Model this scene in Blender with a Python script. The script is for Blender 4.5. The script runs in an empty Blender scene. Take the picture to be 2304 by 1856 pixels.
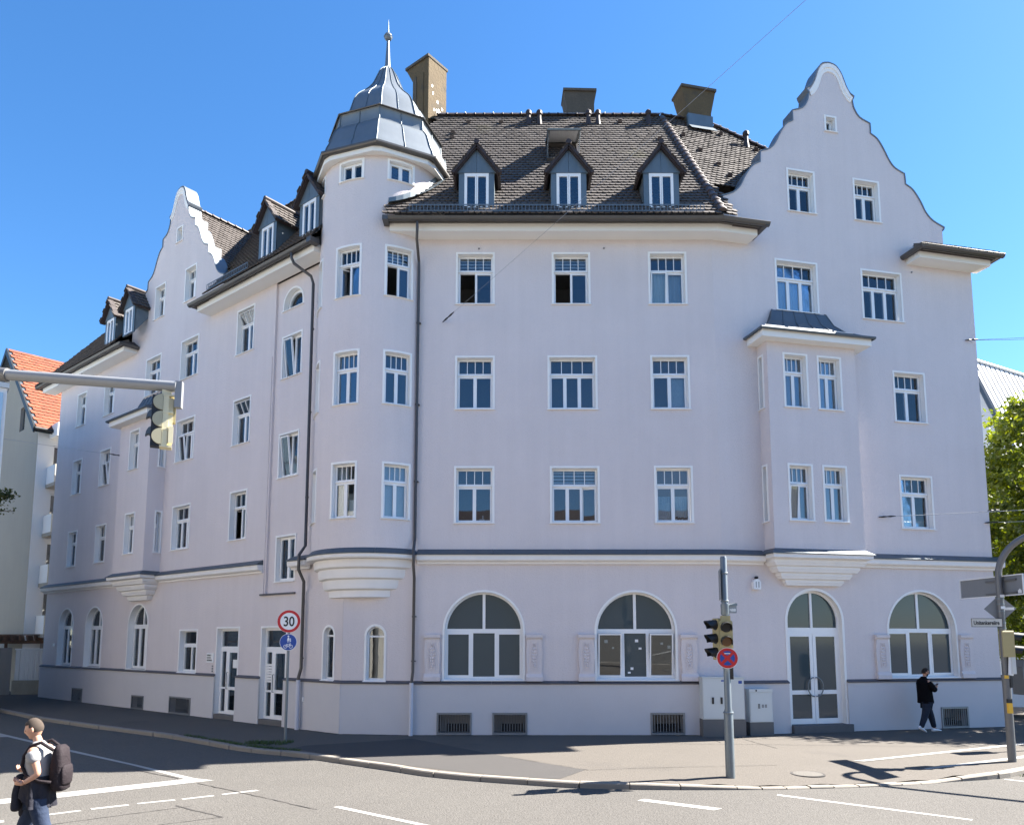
import bpy, bmesh, math, random
from mathutils import Vector, Matrix, Euler
from mathutils.geometry import delaunay_2d_cdt
random.seed(7)
SC = bpy.context.scene
COL = SC.collection
Z = Vector((0, 0, 1))
R = math.radians

# ------------------------------------------------------------------ camera, sky, sun, exposure
cam_d = bpy.data.cameras.new('camera')
cam_d.sensor_width = 36.0
cam_d.lens = 36.0 * 1680 / 2304
cam_d.shift_y = (1242.3 - 928) / 2304
cam_d.clip_start = 0.1
cam_d.clip_end = 2000
cam = bpy.data.objects.new('camera', cam_d)
cam.location = (0, 0, 2.65)
cam.rotation_euler = (R(90) + 0.1163, 0, 0)
COL.objects.link(cam)
SC.camera = cam

SUN_AZ = 17.0      # degrees from +X towards +Y
SUN_EL = 45.0
world = bpy.data.worlds.new('World')
SC.world = world
world.use_nodes = True
wn = world.node_tree.nodes
wl = world.node_tree.links
bgn = wn['Background']
sky = wn.new('ShaderNodeTexSky')
sky.sky_type = 'NISHITA'
sky.sun_disc = False
sky.sun_elevation = R(SUN_EL)
sky.sun_rotation = R(90 - SUN_AZ)
sky.air_density = 1.0
sky.dust_density = 0.3
sky.ozone_density = 4.5
sky.altitude = 500
hs = wn.new('ShaderNodeHueSaturation')
hs.inputs['Saturation'].default_value = 1.2
hs.inputs['Value'].default_value = 1.0
wl.new(sky.outputs[0], hs.inputs['Color'])
wl.new(hs.outputs[0], bgn.inputs[0])
bgn.inputs[1].default_value = 0.055
sd = bpy.data.lights.new('sun', 'SUN')
sd.energy = 5.0
sd.angle = R(0.5)
sd.color = (1.0, 0.94, 0.85)
sun = bpy.data.objects.new('sun', sd)
sdir = Vector((math.cos(R(SUN_AZ)) * math.cos(R(SUN_EL)), math.sin(R(SUN_AZ)) * math.cos(R(SUN_EL)), math.sin(R(SUN_EL))))
sun.rotation_euler = (-sdir).to_track_quat('-Z', 'Y').to_euler()
sun.location = sdir * 80
COL.objects.link(sun)
SC.view_settings.view_transform = 'Standard'
SC.view_settings.look = 'None'
SC.view_settings.exposure = 2.42
SC.view_settings.gamma = 1
SC.view_settings.use_curve_mapping = False
SC.render.engine = 'CYCLES'
SC.cycles.max_bounces = 8
SC.cycles.transparent_max_bounces = 16
SC.cycles.use_denoising = True

# ------------------------------------------------------------------ materials
MATS = {}
def mat(name, col, rough=0.8, metal=0.0, noise=0.0, nscale=3.0, bump=0.0, bscale=40.0, island=0.0, spec=0.5,
        fine=0.0, fscale=120.0, stain=None, stain_scale=0.6, stain_lo=0.55, stain_hi=0.75, streak=0.0):
    m = bpy.data.materials.new(name)
    m.use_nodes = True
    nt = m.node_tree
    N, L = nt.nodes, nt.links
    b = N['Principled BSDF']
    b.inputs['Roughness'].default_value = rough
    b.inputs['Metallic'].default_value = metal
    b.inputs['Specular IOR Level'].default_value = spec
    tc = N.new('ShaderNodeTexCoord')
    geo = N.new('ShaderNodeNewGeometry')
    pos = geo.outputs['Position']
    cur = None
    def rgb(c):
        n = N.new('ShaderNodeRGB'); n.outputs[0].default_value = (*c, 1); return n.outputs[0]
    cur = rgb(col)
    def scale_by(val_socket, lo, hi, cur):
        mr = N.new('ShaderNodeMapRange')
        mr.inputs['To Min'].default_value = lo; mr.inputs['To Max'].default_value = hi
        L.new(val_socket, mr.inputs['Value'])
        mx = N.new('ShaderNodeVectorMath'); mx.operation = 'SCALE'
        L.new(cur, mx.inputs[0]); L.new(mr.outputs[0], mx.inputs['Scale'])
        return mx.outputs[0]
    def noise_tex(sc, det=4, vec=None, rough_=0.6):
        n = N.new('ShaderNodeTexNoise'); n.inputs['Scale'].default_value = sc; n.inputs['Detail'].default_value = det
        n.inputs['Roughness'].default_value = rough_
        L.new(vec if vec is not None else pos, n.inputs['Vector'])
        return n.outputs['Fac']
    if noise:
        cur = scale_by(noise_tex(nscale, 5), 1 - noise, 1 + noise, cur)
    if fine:
        cur = scale_by(noise_tex(fscale, 2), 1 - fine, 1 + fine, cur)
    if streak:
        mp = N.new('ShaderNodeMapping'); mp.inputs['Scale'].default_value = (2.2, 2.2, 0.12)
        L.new(pos, mp.inputs['Vector'])
        cur = scale_by(noise_tex(1.6, 5, mp.outputs[0]), 1 - streak, 1 + streak, cur)
    if island:
        cur = scale_by(geo.outputs['Random Per Island'], 1 - island, 1 + island, cur)
    if stain:
        f = noise_tex(stain_scale, 6)
        mr = N.new('ShaderNodeMapRange'); mr.inputs['From Min'].default_value = stain_lo; mr.inputs['From Max'].default_value = stain_hi
        L.new(f, mr.inputs['Value'])
        mx = N.new('ShaderNodeMix'); mx.data_type = 'RGBA'
        L.new(mr.outputs[0], mx.inputs[0]); L.new(cur, mx.inputs[6]); mx.inputs[7].default_value = (*stain, 1)
        cur = mx.outputs[2]
    L.new(cur, b.inputs['Base Color'])
    if bump:
        bp = N.new('ShaderNodeBump'); bp.inputs['Strength'].default_value = 1.0; bp.inputs['Distance'].default_value = bump
        L.new(noise_tex(bscale, 3), bp.inputs['Height'])
        L.new(bp.outputs[0], b.inputs['Normal'])
    MATS[name] = m
    return m

PINK = (0.650, 0.592, 0.588)
M_wall = mat('lilac plaster', PINK, 0.9, noise=0.07, nscale=0.55, bump=0.014, bscale=26, fine=0.08, fscale=38, streak=0.055, spec=0.2)
M_plinth = mat('plinth plaster', (0.545, 0.528, 0.54), 0.9, noise=0.05, nscale=1.3, bump=0.004, bscale=50, fine=0.03, fscale=60, stain=(0.42, 0.39, 0.38), stain_scale=1.1, stain_lo=0.66, stain_hi=0.9, spec=0.2)
M_white = mat('white plaster', (0.82, 0.81, 0.79), 0.85, noise=0.04, nscale=2.5, spec=0.2, streak=0.04)
M_cream = mat('cream soffit', (0.80, 0.785, 0.75), 0.85, noise=0.03, nscale=1.5, spec=0.2)
M_corn = mat('cornice paint', (0.78, 0.76, 0.745), 0.85, noise=0.05, nscale=2.0, spec=0.2, streak=0.05)
M_pvc = mat('white window plastic', (0.80, 0.80, 0.80), 0.35, noise=0.02, nscale=4)
M_zinc = mat('zinc sheet', (0.16, 0.185, 0.21), 0.5, 0.45, noise=0.12, nscale=1.8, streak=0.12, bump=0.004, bscale=3)
M_zincd = mat('slate grey sheet', (0.085, 0.105, 0.125), 0.5, 0.3, noise=0.2, nscale=2.5, streak=0.1)
M_zincm = mat('dormer sheet', (0.13, 0.165, 0.19), 0.5, 0.4, noise=0.18, nscale=3.0, streak=0.18)
M_gut = mat('brown grey gutter', (0.105, 0.098, 0.092), 0.45, 0.5, noise=0.2, nscale=2.0, streak=0.1)
M_pipe = mat('downpipe paint', (0.075, 0.07, 0.07), 0.45, 0.4, noise=0.15, nscale=2.0)
M_pipew = mat('standpipe paint', (0.55, 0.55, 0.60), 0.6, 0.0, noise=0.08, nscale=2.0)
M_deck = mat('roof underlay', (0.03, 0.026, 0.024), 0.9)
M_tile = mat('brown clay tile', (0.072, 0.060, 0.054), 0.75, noise=0.18, nscale=0.6, island=0.12, stain=(0.10, 0.095, 0.035), stain_scale=0.33, stain_lo=0.62, stain_hi=0.8, fine=0.12, fscale=25)
M_ridge = mat('ridge tile clay', (0.075, 0.055, 0.05), 0.55, noise=0.25, nscale=3, fine=0.1, fscale=30)
M_verge = mat('dark verge tile', (0.035, 0.024, 0.024), 0.65, noise=0.25, nscale=5)
M_chim = mat('weathered concrete', (0.11, 0.078, 0.040), 0.95, noise=0.3, nscale=1.6, bump=0.02, bscale=14, stain=(0.06, 0.05, 0.036), stain_scale=1.4, stain_lo=0.5, stain_hi=0.7, fine=0.2, fscale=22)
M_chimd = mat('dark chimney concrete', (0.085, 0.072, 0.056), 0.95, noise=0.35, nscale=1.8, bump=0.015, bscale=14, fine=0.2, fscale=18)
M_dark = mat('dark interior', (0.02, 0.02, 0.022), 0.9)
M_floor = mat('room ceiling', (0.32, 0.31, 0.30), 0.9)
M_curt = mat('white curtain', (0.72, 0.72, 0.74), 0.9)
M_lace = mat('lace curtain', (0.6, 0.62, 0.64), 0.9, noise=0.35, nscale=30)
M_grille = mat('grille steel', (0.22, 0.23, 0.24), 0.5, 0.5, noise=0.15, nscale=5)
M_ledge = mat('plinth ledge', (0.09, 0.085, 0.095), 0.6, 0.1, noise=0.2, nscale=3)
M_step = mat('stone step', (0.12, 0.115, 0.115), 0.9, noise=0.2, nscale=4, fine=0.15, fscale=60)
M_steel = mat('galvanised steel', (0.17, 0.195, 0.21), 0.45, 0.5, noise=0.12, nscale=6, fine=0.12, fscale=35)
M_steeld = mat('dull pole steel', (0.17, 0.17, 0.17), 0.5, 0.5, noise=0.15, nscale=5)
M_black = mat('black plastic', (0.012, 0.012, 0.014), 0.4)
M_sigcream = mat('signal housing cream', (0.40, 0.335, 0.165), 0.5, noise=0.06, nscale=6)
M_amber = mat('dark amber lens', (0.16, 0.07, 0.02), 0.15)
M_red = mat('sign red', (0.50, 0.015, 0.02), 0.4)
M_blue = mat('sign blue', (0.012, 0.06, 0.30), 0.4)
M_sgnw = mat('sign white', (0.78, 0.78, 0.78), 0.4)
M_sgnback = mat('sign back grey', (0.23, 0.24, 0.25), 0.5, 0.3, noise=0.08, nscale=4)
M_text = mat('sign black', (0.015, 0.015, 0.015), 0.5)
M_cab = mat('cabinet grey', (0.55, 0.58, 0.58), 0.5, noise=0.04, nscale=2)
M_cabb = mat('cabinet base', (0.12, 0.12, 0.12), 0.8, noise=0.15, nscale=3)
M_yel = mat('button yellow', (0.75, 0.42, 0.03), 0.4)
M_kerb = mat('kerb granite', (0.20, 0.18, 0.155), 0.9, noise=0.14, nscale=2.5, fine=0.22, fscale=70, bump=0.004, bscale=50, island=0.08)
M_mark = mat('road paint', (0.30, 0.295, 0.28), 0.7, noise=0.1, nscale=4, fine=0.12, fscale=80)
M_road = mat('road asphalt', (0.090, 0.085, 0.079), 0.92, noise=0.17, nscale=0.28, fine=0.42, fscale=26, bump=0.02, bscale=32, spec=0.25)
M_walk = mat('pavement asphalt', (0.098, 0.088, 0.078), 0.92, noise=0.11, nscale=0.4, fine=0.32, fscale=32, bump=0.012, bscale=36, spec=0.25, stain=(0.07, 0.064, 0.06), stain_scale=0.35, stain_lo=0.58, stain_hi=0.8)
M_patch = mat('newer asphalt', (0.058, 0.055, 0.054), 0.92, noise=0.08, nscale=0.8, fine=0.22, fscale=70, bump=0.005, bscale=80, spec=0.25)
M_crack = mat('crack bitumen', (0.035, 0.032, 0.03), 0.7, fine=0.2, fscale=40)
M_iron = mat('manhole iron', (0.10, 0.092, 0.082), 0.8, 0.1, noise=0.1, nscale=6, bump=0.01, bscale=30)
M_wire = mat('wire', (0.38, 0.38, 0.39), 0.5, 0.5)

def glass_mat(name, tint=(0.80, 0.85, 0.87), base=0.02):
    m = bpy.data.materials.new(name); m.use_nodes = True
    nt = m.node_tree; N, L = nt.nodes, nt.links
    for n in list(N):
        if n.type != 'OUTPUT_MATERIAL': N.remove(n)
    out = [n for n in N if n.type == 'OUTPUT_MATERIAL'][0]
    tr = N.new('ShaderNodeBsdfTransparent'); tr.inputs[0].default_value = (*tint, 1)
    gl = N.new('ShaderNodeBsdfGlossy'); gl.inputs['Roughness'].default_value = 0.015; gl.inputs[0].default_value = (0.92, 0.95, 1, 1)
    fr = N.new('ShaderNodeFresnel'); fr.inputs[0].default_value = 1.5
    ad = N.new('ShaderNodeMath'); ad.operation = 'ADD'; ad.use_clamp = True; ad.inputs[1].default_value = base
    geo = N.new('ShaderNodeNewGeometry')
    nz = N.new('ShaderNodeTexNoise'); nz.inputs['Scale'].default_value = 1.3
    L.new(geo.outputs['Position'], nz.inputs['Vector'])
    bp = N.new('ShaderNodeBump'); bp.inputs['Strength'].default_value = 0.5; bp.inputs['Distance'].default_value = 0.002
    L.new(nz.outputs['Fac'], bp.inputs['Height']); L.new(bp.outputs[0], gl.inputs['Normal'])
    L.new(fr.outputs[0], ad.inputs[0])
    mx = N.new('ShaderNodeMixShader')
    L.new(ad.outputs[0], mx.inputs[0]); L.new(tr.outputs[0], mx.inputs[1]); L.new(gl.outputs[0], mx.inputs[2])
    L.new(mx.outputs[0], out.inputs[0])
    return m
M_glass = glass_mat('window glass', base=0.03)
M_film = mat('grey filmed glass', (0.042, 0.064, 0.076), 0.07, noise=0.10, nscale=0.8, spec=0.5)

# ------------------------------------------------------------------ object helpers
WL_ = {}
def link(o, parent=None, wloc=None):
    COL.objects.link(o)
    wloc = Vector(wloc if wloc is not None else (0, 0, 0))
    if parent is not None:
        o.parent = parent
        o.location = wloc - WL_[parent.name]
    else:
        o.location = wloc
    WL_[o.name] = wloc
    return o

def thing(name, label, cat, loc, group=None, kind=None):
    o = bpy.data.objects.new(name, None)
    o.empty_display_size = 0.2
    link(o, None, loc)
    o['label'] = label; o['category'] = cat
    if group: o['group'] = group
    if kind: o['kind'] = kind
    return o

def tag(o, label=None, cat=None, group=None, kind=None):
    if label: o['label'] = label
    if cat: o['category'] = cat
    if group: o['group'] = group
    if kind: o['kind'] = kind
    return o

class Fr:
    """local frame: x to the viewer's right, y out of the wall, z up"""
    def __init__(s, o, xd, nd=None, zd=None):
        s.o = Vector(o); s.x = Vector(xd).normalized()
        s.z = Vector(zd).normalized() if zd is not None else Vector(Z)
        s.n = Vector(nd).normalized() if nd is not None else s.x.cross(s.z).normalized()
    def pt(s, x, y, z):
        return s.o + s.x * x + s.n * y + s.z * z
    def sub(s, x, y, z, ax=None, ang=0.0):
        f = Fr(s.pt(x, y, z), s.x, s.n, s.z)
        if ax:
            axis = {'x': s.x, 'z': s.z, 'y': s.n}[ax]
            m = Matrix.Rotation(ang, 3, axis)
            f.x = m @ f.x; f.n = m @ f.n; f.z = m @ f.z
        return f

class Cy:
    """cylinder frame: x is arc length from the front, y radial, z up"""
    def __init__(s, c, r):
        s.c = Vector((c[0], c[1], 0)); s.r = r
    def pt(s, x, y, z):
        a = x / s.r
        return s.c + Vector((math.sin(a), -math.cos(a), 0)) * (s.r + y) + Z * z

WORLD = Fr((0, 0, 0), (1, 0, 0), (0, 1, 0))

class MB:
    def __init__(s):
        s.v = []; s.f = []; s.mi = []; s.cur = 0
    def add(s, verts, faces):
        n = len(s.v)
        s.v.extend(Vector(p) for p in verts)
        for f in faces:
            s.f.append([i + n for i in f]); s.mi.append(s.cur)
        return s
    def quad(s, a, b, c, d): return s.add([a, b, c, d], [(0, 1, 2, 3)])
    def poly(s, pts): return s.add(pts, [tuple(range(len(pts)))])
    def box(s, F, x0, x1, y0, y1, z0, z1):
        P = [F.pt(x, y, z) for z in (z0, z1) for (x, y) in ((x0, y0), (x1, y0), (x1, y1), (x0, y1))]
        return s.add(P, [(0, 3, 2, 1), (4, 5, 6, 7), (0, 1, 5, 4), (1, 2, 6, 5), (2, 3, 7, 6), (3, 0, 4, 7)])
    def prism(s, F, poly, y0, y1):
        n = len(poly)
        P = [F.pt(x, y0, z) for x, z in poly] + [F.pt(x, y1, z) for x, z in poly]
        return s.add(P, [tuple(range(n)), tuple(range(2 * n - 1, n - 1, -1))] + [(i, (i + 1) % n, (i + 1) % n + n, i + n) for i in range(n)])
    def ring(s, F, outer, inner, y0, y1, F2=None):
        n = len(outer); F2 = F2 or F
        P = [F.pt(x, y1, z) for x, z in outer] + [F.pt(x, y1, z) for x, z in inner] + [F.pt(x, y0, z) for x, z in outer] + [F2.pt(x, y0, z) for x, z in inner]
        fs = []
        for i in range(n):
            j = (i + 1) % n
            fs += [(i, j, j + n, i + n), (i + 2 * n, i + 3 * n, j + 3 * n, j + 2 * n), (i, i + 2 * n, j + 2 * n, j), (i + n, j + n, j + 3 * n, i + 3 * n)]
        return s.add(P, fs)
    def vprism(s, pts, z0, z1):
        """vertical prism over a plan polygon"""
        n = len(pts)
        P = [Vector((p[0], p[1], z0)) for p in pts] + [Vector((p[0], p[1], z1)) for p in pts]
        return s.add(P, [tuple(range(n - 1, -1, -1)), tuple(range(n, 2 * n))] + [(i, (i + 1) % n, (i + 1) % n + n, i + n) for i in range(n)])
    def sweep(s, F, prof, xs, cap=True, close=True):
        """profile [(y,z)] swept along x of a frame"""
        n = len(prof); P = []; fs = []
        for x in xs: P += [F.pt(x(y) if callable(x) else x, y, z) for y, z in prof]
        m = n if close else n - 1
        for k in range(len(xs) - 1):
            for i in range(m):
                j = (i + 1) % n
                fs.append((k * n + i, k * n + j, (k + 1) * n + j, (k + 1) * n + i))
        if cap and close:
            fs += [tuple(range(n)), tuple(range(len(P) - 1, len(P) - n - 1, -1))]
        return s.add(P, fs)
    def tube(s, path, r, n=8, cap=True):
        path = [Vector(p) for p in path]
        rr = r if isinstance(r, (list, tuple)) else [r] * len(path)
        P = []; fs = []; prev = None
        for i, p in enumerate(path):
            t = (path[min(i + 1, len(path) - 1)] - path[max(i - 1, 0)])
            if t.length < 1e-9: t = Vector((0, 0, 1))
            t.normalize()
            a = prev if prev is not None else (Vector((1, 0, 0)) if abs(t.x) < 0.8 else Vector((0, 1, 0)))
            a = (a - t * a.dot(t)).normalized(); prev = a
            b = t.cross(a)
            for k in range(n):
                c = 2 * math.pi * k / n
                P.append(p + (a * math.cos(c) + b * math.sin(c)) * rr[i])
        for i in range(len(path) - 1):
            for k in range(n):
                j = (k + 1) % n
                fs.append((i * n + k, i * n + j, (i + 1) * n + j, (i + 1) * n + k))
        if cap: fs += [tuple(range(n - 1, -1, -1)), tuple(range(len(P) - n, len(P)))]
        return s.add(P, fs)
    def lathe(s, c, prof, n=24, axis=Z, phase=0.0, caps=True):
        """prof [(r,h)] about axis through c"""
        ax = Vector(axis).normalized()
        a = Vector((1, 0, 0)) if abs(ax.x) < 0.8 else Vector((0, 1, 0))
        a = (a - ax * a.dot(ax)).normalized(); b = ax.cross(a); c = Vector(c)
        P = []; fs = []
        for r, h in prof:
            for k in range(n):
                t = phase + 2 * math.pi * k / n
                P.append(c + ax * h + (a * math.cos(t) + b * math.sin(t)) * r)
        for i in range(len(prof) - 1):
            for k in range(n):
                j = (k + 1) % n
                fs.append((i * n + k, i * n + j, (i + 1) * n + j, (i + 1) * n + k))
        if caps: fs += [tuple(range(n - 1, -1, -1)), tuple(range(len(P) - n, len(P)))]
        return s.add(P, fs)
    def sphere(s, c, r, n=12, m=8, sc=(1, 1, 1)):
        c = Vector(c); P = [c + Vector((0, 0, -r * sc[2]))]
        for i in range(1, m):
            ph = -math.pi / 2 + math.pi * i / m
            for k in range(n):
                t = 2 * math.pi * k / n
                P.append(c + Vector((r * sc[0] * math.cos(ph) * math.cos(t), r * sc[1] * math.cos(ph) * math.sin(t), r * sc[2] * math.sin(ph))))
        P.append(c + Vector((0, 0, r * sc[2])))
        fs = [(0, 1 + (k + 1) % n, 1 + k) for k in range(n)]
        for i in range(m - 2):
            for k in range(n):
                j = (k + 1) % n
                fs.append((1 + i * n + k, 1 + i * n + j, 1 + (i + 1) * n + j, 1 + (i + 1) * n + k))
        L = len(P) - 1
        fs += [(L, L - n + k, L - n + (k + 1) % n) for k in range(n)]
        return s.add(P, fs)
    def build(s, name, mats, parent=None, smooth=False, origin=None, fix=True, label=None, kind=None):
        if not isinstance(mats, (list, tuple)): mats = [mats]
        if origin is None:
            xs = [p.x for p in s.v]; ys = [p.y for p in s.v]; zs = [p.z for p in s.v]
            origin = Vector(((min(xs) + max(xs)) / 2, (min(ys) + max(ys)) / 2, min(zs)))
        origin = Vector(origin)
        me = bpy.data.meshes.new(name)
        me.from_pydata([p - origin for p in s.v], [], s.f)
        for m in mats: me.materials.append(m)
        for p, i in zip(me.polygons, s.mi):
            p.material_index = i
        if fix:
            bm = bmesh.new(); bm.from_mesh(me)
            bmesh.ops.recalc_face_normals(bm, faces=bm.faces)
            bm.to_mesh(me); bm.free()
        if smooth:
            for p in me.polygons: p.use_smooth = True
            if smooth != 'all':
                me.set_sharp_from_angle(angle=R(35))
        o = bpy.data.objects.new(name, me)
        link(o, parent, origin)
        if label: o['label'] = label
        if kind: o['kind'] = kind
        return o

def inst(src, name, parent, wloc, rot=None, scale=None):
    o = bpy.data.objects.new(name, src.data)
    link(o, parent, wloc)
    if rot is not None: o.rotation_euler = rot
    if scale is not None: o.scale = scale
    return o

def rect(x0, x1, z0, z1): return [(x0, z0), (x1, z0), (x1, z1), (x0, z1)]
def archp(x0, x1, z0, zt, n=22):
    r = (x1 - x0) / 2; cx = (x0 + x1) / 2; zs = zt - r
    return [(x0, z0), (x1, z0)] + [(cx + r * math.cos(math.pi * i / n), zs + r * math.sin(math.pi * i / n)) for i in range(n + 1)]
def rect_sub(x0, x1, z0, z1, n):
    """rectangle with its long sides cut in n (for curved walls)"""
    return [(x0 + (x1 - x0) * i / n, z0) for i in range(n + 1)] + [(x1 - (x1 - x0) * i / n, z1) for i in range(n + 1)]
def grow(poly, dx0, dx1, dz0, dz1, arch=False):
    return poly
def catmull(pts, corners=(), n=4):
    out = []
    N = len(pts)
    for i in range(N - 1):
        p1, p2 = Vector(pts[i]), Vector(pts[i + 1])
        p0 = Vector(pts[i - 1]) if i > 0 and i not in corners else p1 * 2 - p2
        p3 = Vector(pts[i + 2]) if i + 2 < N and (i + 1) not in corners else p2 * 2 - p1
        for k in range(n):
            t = k / n
            out.append(0.5 * ((2 * p1) + (p2 - p0) * t + (2 * p0 - 5 * p1 + 4 * p2 - p3) * t * t + (3 * p1 - p0 - 3 * p2 + p3) * t ** 3))
    out.append(Vector(pts[-1]))
    return [tuple(p) for p in out]

def inside(poly, x, y):
    c = False; n_ = len(poly); j = n_ - 1
    for i in range(n_):
        xi, yi = poly[i]; xj, yj = poly[j]
        if (yi > y) != (yj > y) and x < (xj - xi) * (y - yi) / (yj - yi) + xi: c = not c
        j = i
    return c
def cdt_faces(outer, holes=(), extra=()):
    vs = []; es = []
    for lp in [outer] + list(holes):
        b = len(vs); n = len(lp)
        vs += [Vector((p[0], p[1])) for p in lp]
        es += [(b + i, b + (i + 1) % n) for i in range(n)]
    for lp in extra:
        b = len(vs); vs += [Vector((p[0], p[1])) for p in lp]
        es += [(b + i, b + i + 1) for i in range(len(lp) - 1)]
    r = delaunay_2d_cdt(vs, es, [], 1, 1e-5)
    keep = []
    for f in r[2]:
        x = sum(r[0][i].x for i in f) / len(f); y = sum(r[0][i].y for i in f) / len(f)
        if inside(outer, x, y) and not any(inside(h, x, y) for h in holes): keep.append(f)
    return r[0], keep

def wall_sheet(F, outer, holes, y=0.0, extra=()):
    v, f = cdt_faces(outer, holes, extra)
    mb = MB()
    mb.add([F.pt(p.x, y, p.y) for p in v], [tuple(q) for q in f])
    return mb

def ground_sheet(poly, z, holes=(), extra=()):
    v, f = cdt_faces(poly, holes, extra)
    mb = MB(); zf = z if callable(z) else (lambda x, y: z)
    mb.add([Vector((p.x, p.y, zf(p.x, p.y))) for p in v], [tuple(q) for q in f])
    return mb
# ------------------------------------------------------------------ ground, road, pavement, kerb, markings
RZ = -0.10
mb = MB(); mb.quad((-400, -300, RZ), (400, -300, RZ), (400, 600, RZ), (-400, 600, RZ))
tag(mb.build('road', M_road), kind='structure')

kerb_ctrl = [(-60, 61), (-40, 45.6), (-28, 36.2), (-19.57, 29.04), (-16.93, 26.7), (-13.66, 24.18), (-12.07, 23.1), (-9.74, 21.47), (-7.91, 19.95), (-6.51, 18.81), (-4.95, 17.95), (-3.57, 16.95), (-2.6, 16.25),
             (-1.81, 15.62), (-1.08, 15.2), (-.36, 14.9), (.39, 14.63), (1.27, 14.34), (2.15, 14.22), (2.92, 14.18), (3.7, 14.17), (4.91, 14.2), (5.57, 14.29), (6.47, 14.4), (7.17, 14.55), (7.9, 14.73),
             (8.62, 14.96), (9.69, 15.28), (10.5, 15.75), (12.5, 17.1), (20, 23), (34, 34.5), (60, 56)]
kp = [Vector((*p, 0)) for p in catmull(kerb_ctrl, n=8)]
# resample by arc length
cum = [0.0]
for a, b in zip(kp, kp[1:]): cum.append(cum[-1] + (b - a).length)
def kerb_at(s):
    s = max(0.0, min(s, cum[-1] - 1e-6))
    lo, hi = 0, len(cum) - 1
    while hi - lo > 1:
        mid = (lo + hi) // 2
        if cum[mid] <= s: lo = mid
        else: hi = mid
    t = (s - cum[lo]) / (cum[hi] - cum[lo])
    p = kp[lo].lerp(kp[hi], t); d = (kp[hi] - kp[lo]).normalized()
    return p, Vector((-d.y, d.x, 0))
def kerb_top(p):
    """kerb height: dropped for the cycle path on the right"""
    x, y = p.x, p.y
    if y > 17.5 and x > 0: return 0.0
    if x < 2.4 or x > 9.6: return 0.0
    if x < 4.6: return -0.075 * (x - 2.4) / 2.2
    if x > 8.2: return -0.075 * (9.6 - x) / 1.4
    return -0.075
KW = 0.17
walk_poly = []
S = cum[-1]; n = 300
inner = []
for i in range(n + 1):
    p, nrm = kerb_at(S * i / n)
    inner.append(p + nrm * KW)
walk_poly = [(p.x, p.y) for p in inner] + [(120, 260), (-160, 260)]
mid_line = []
for i in range(10, n - 9, 2):
    p, nrm = kerb_at(S * i / n)
    q = p + nrm * 1.3
    mid_line.append((q.x, q.y))
def walk_z(x, y):
    best = 1e9; bp = None
    if not (1.5 < x < 11 and y < 18): return 0.0
    for p in inner[::2]:
        d = (p.x - x) ** 2 + (p.y - y) ** 2
        if d < best: best = d; bp = p
    k = max(0.0, 1 - math.sqrt(best) / 1.3)
    return kerb_top(bp) * k
mbw = ground_sheet(walk_poly, walk_z, extra=[mid_line])
pav = tag(mbw.build('pavement', M_walk, smooth='all'), kind='structure')
# skirt under the pavement edge
kerb = bpy.data.objects.new('kerb', None); link(kerb, None, (0, 15, RZ)); kerb['kind'] = 'structure'
rnd = random.Random(3)
s = 12.0
stone_no = 0
while s < S - 30:
    p0, _ = kerb_at(s)
    if p0.y > 55: s += 1.0; continue
    ln = rnd.uniform(0.92, 1.08) if not (3.2 < p0.x < 8.6 and p0.y < 18) else rnd.uniform(0.42, 0.52)
    j = rnd.uniform(0.014, 0.03)
    mb = MB()
    hgt = rnd.uniform(-0.006, 0.006)
    off = rnd.uniform(-0.008, 0.008)
    secs = []
    K = 3
    for k in range(K + 1):
        p, nrm = kerb_at(s + j + (ln - j) * k / K)
        zt = kerb_top(p) + 0.006 + hgt
        a = p + nrm * off
        secs.append([a + Z * (RZ - 0.1), a + Z * (zt - 0.02) + nrm * 0.004, a + Z * zt + nrm * 0.024, a + nrm * (KW + 0.01) + Z * zt, a + nrm * (KW + 0.01) + Z * (RZ - 0.1)])
    V_ = [q for sec in secs for q in sec]
    fs = []
    for k in range(K):
        for i in range(5):
            jn = (i + 1) % 5
            fs.append((k * 5 + i, k * 5 + jn, (k + 1) * 5 + jn, (k + 1) * 5 + i))
    fs += [tuple(range(4, -1, -1)), tuple(range(K * 5, K * 5 + 5))]
    mb.add(V_, fs)
    mb.build('kerb_stone', M_kerb, kerb)
    s += ln
# dark joint filler strip behind / under kerb stones
mbj = MB()
for i in range(n):
    p, a = kerb_at(S * i / n); q, b = kerb_at(S * (i + 1) / n)
    z0 = min(kerb_top(p), 0) - 0.012; z1 = min(kerb_top(q), 0) - 0.012
    mbj.quad(p + a * 0.03 + Z * z0, q + b * 0.03 + Z * z1, q + b * 0.2 + Z * z1, p + a * 0.2 + Z * z0)
    mbj.quad(p + a * 0.02 + Z * (RZ - .05), q + b * 0.02 + Z * (RZ - .05), q + b * 0.03 + Z * z1, p + a * 0.03 + Z * z0)
tag(mbj.build('kerb_bed', M_crack, kerb))

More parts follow.
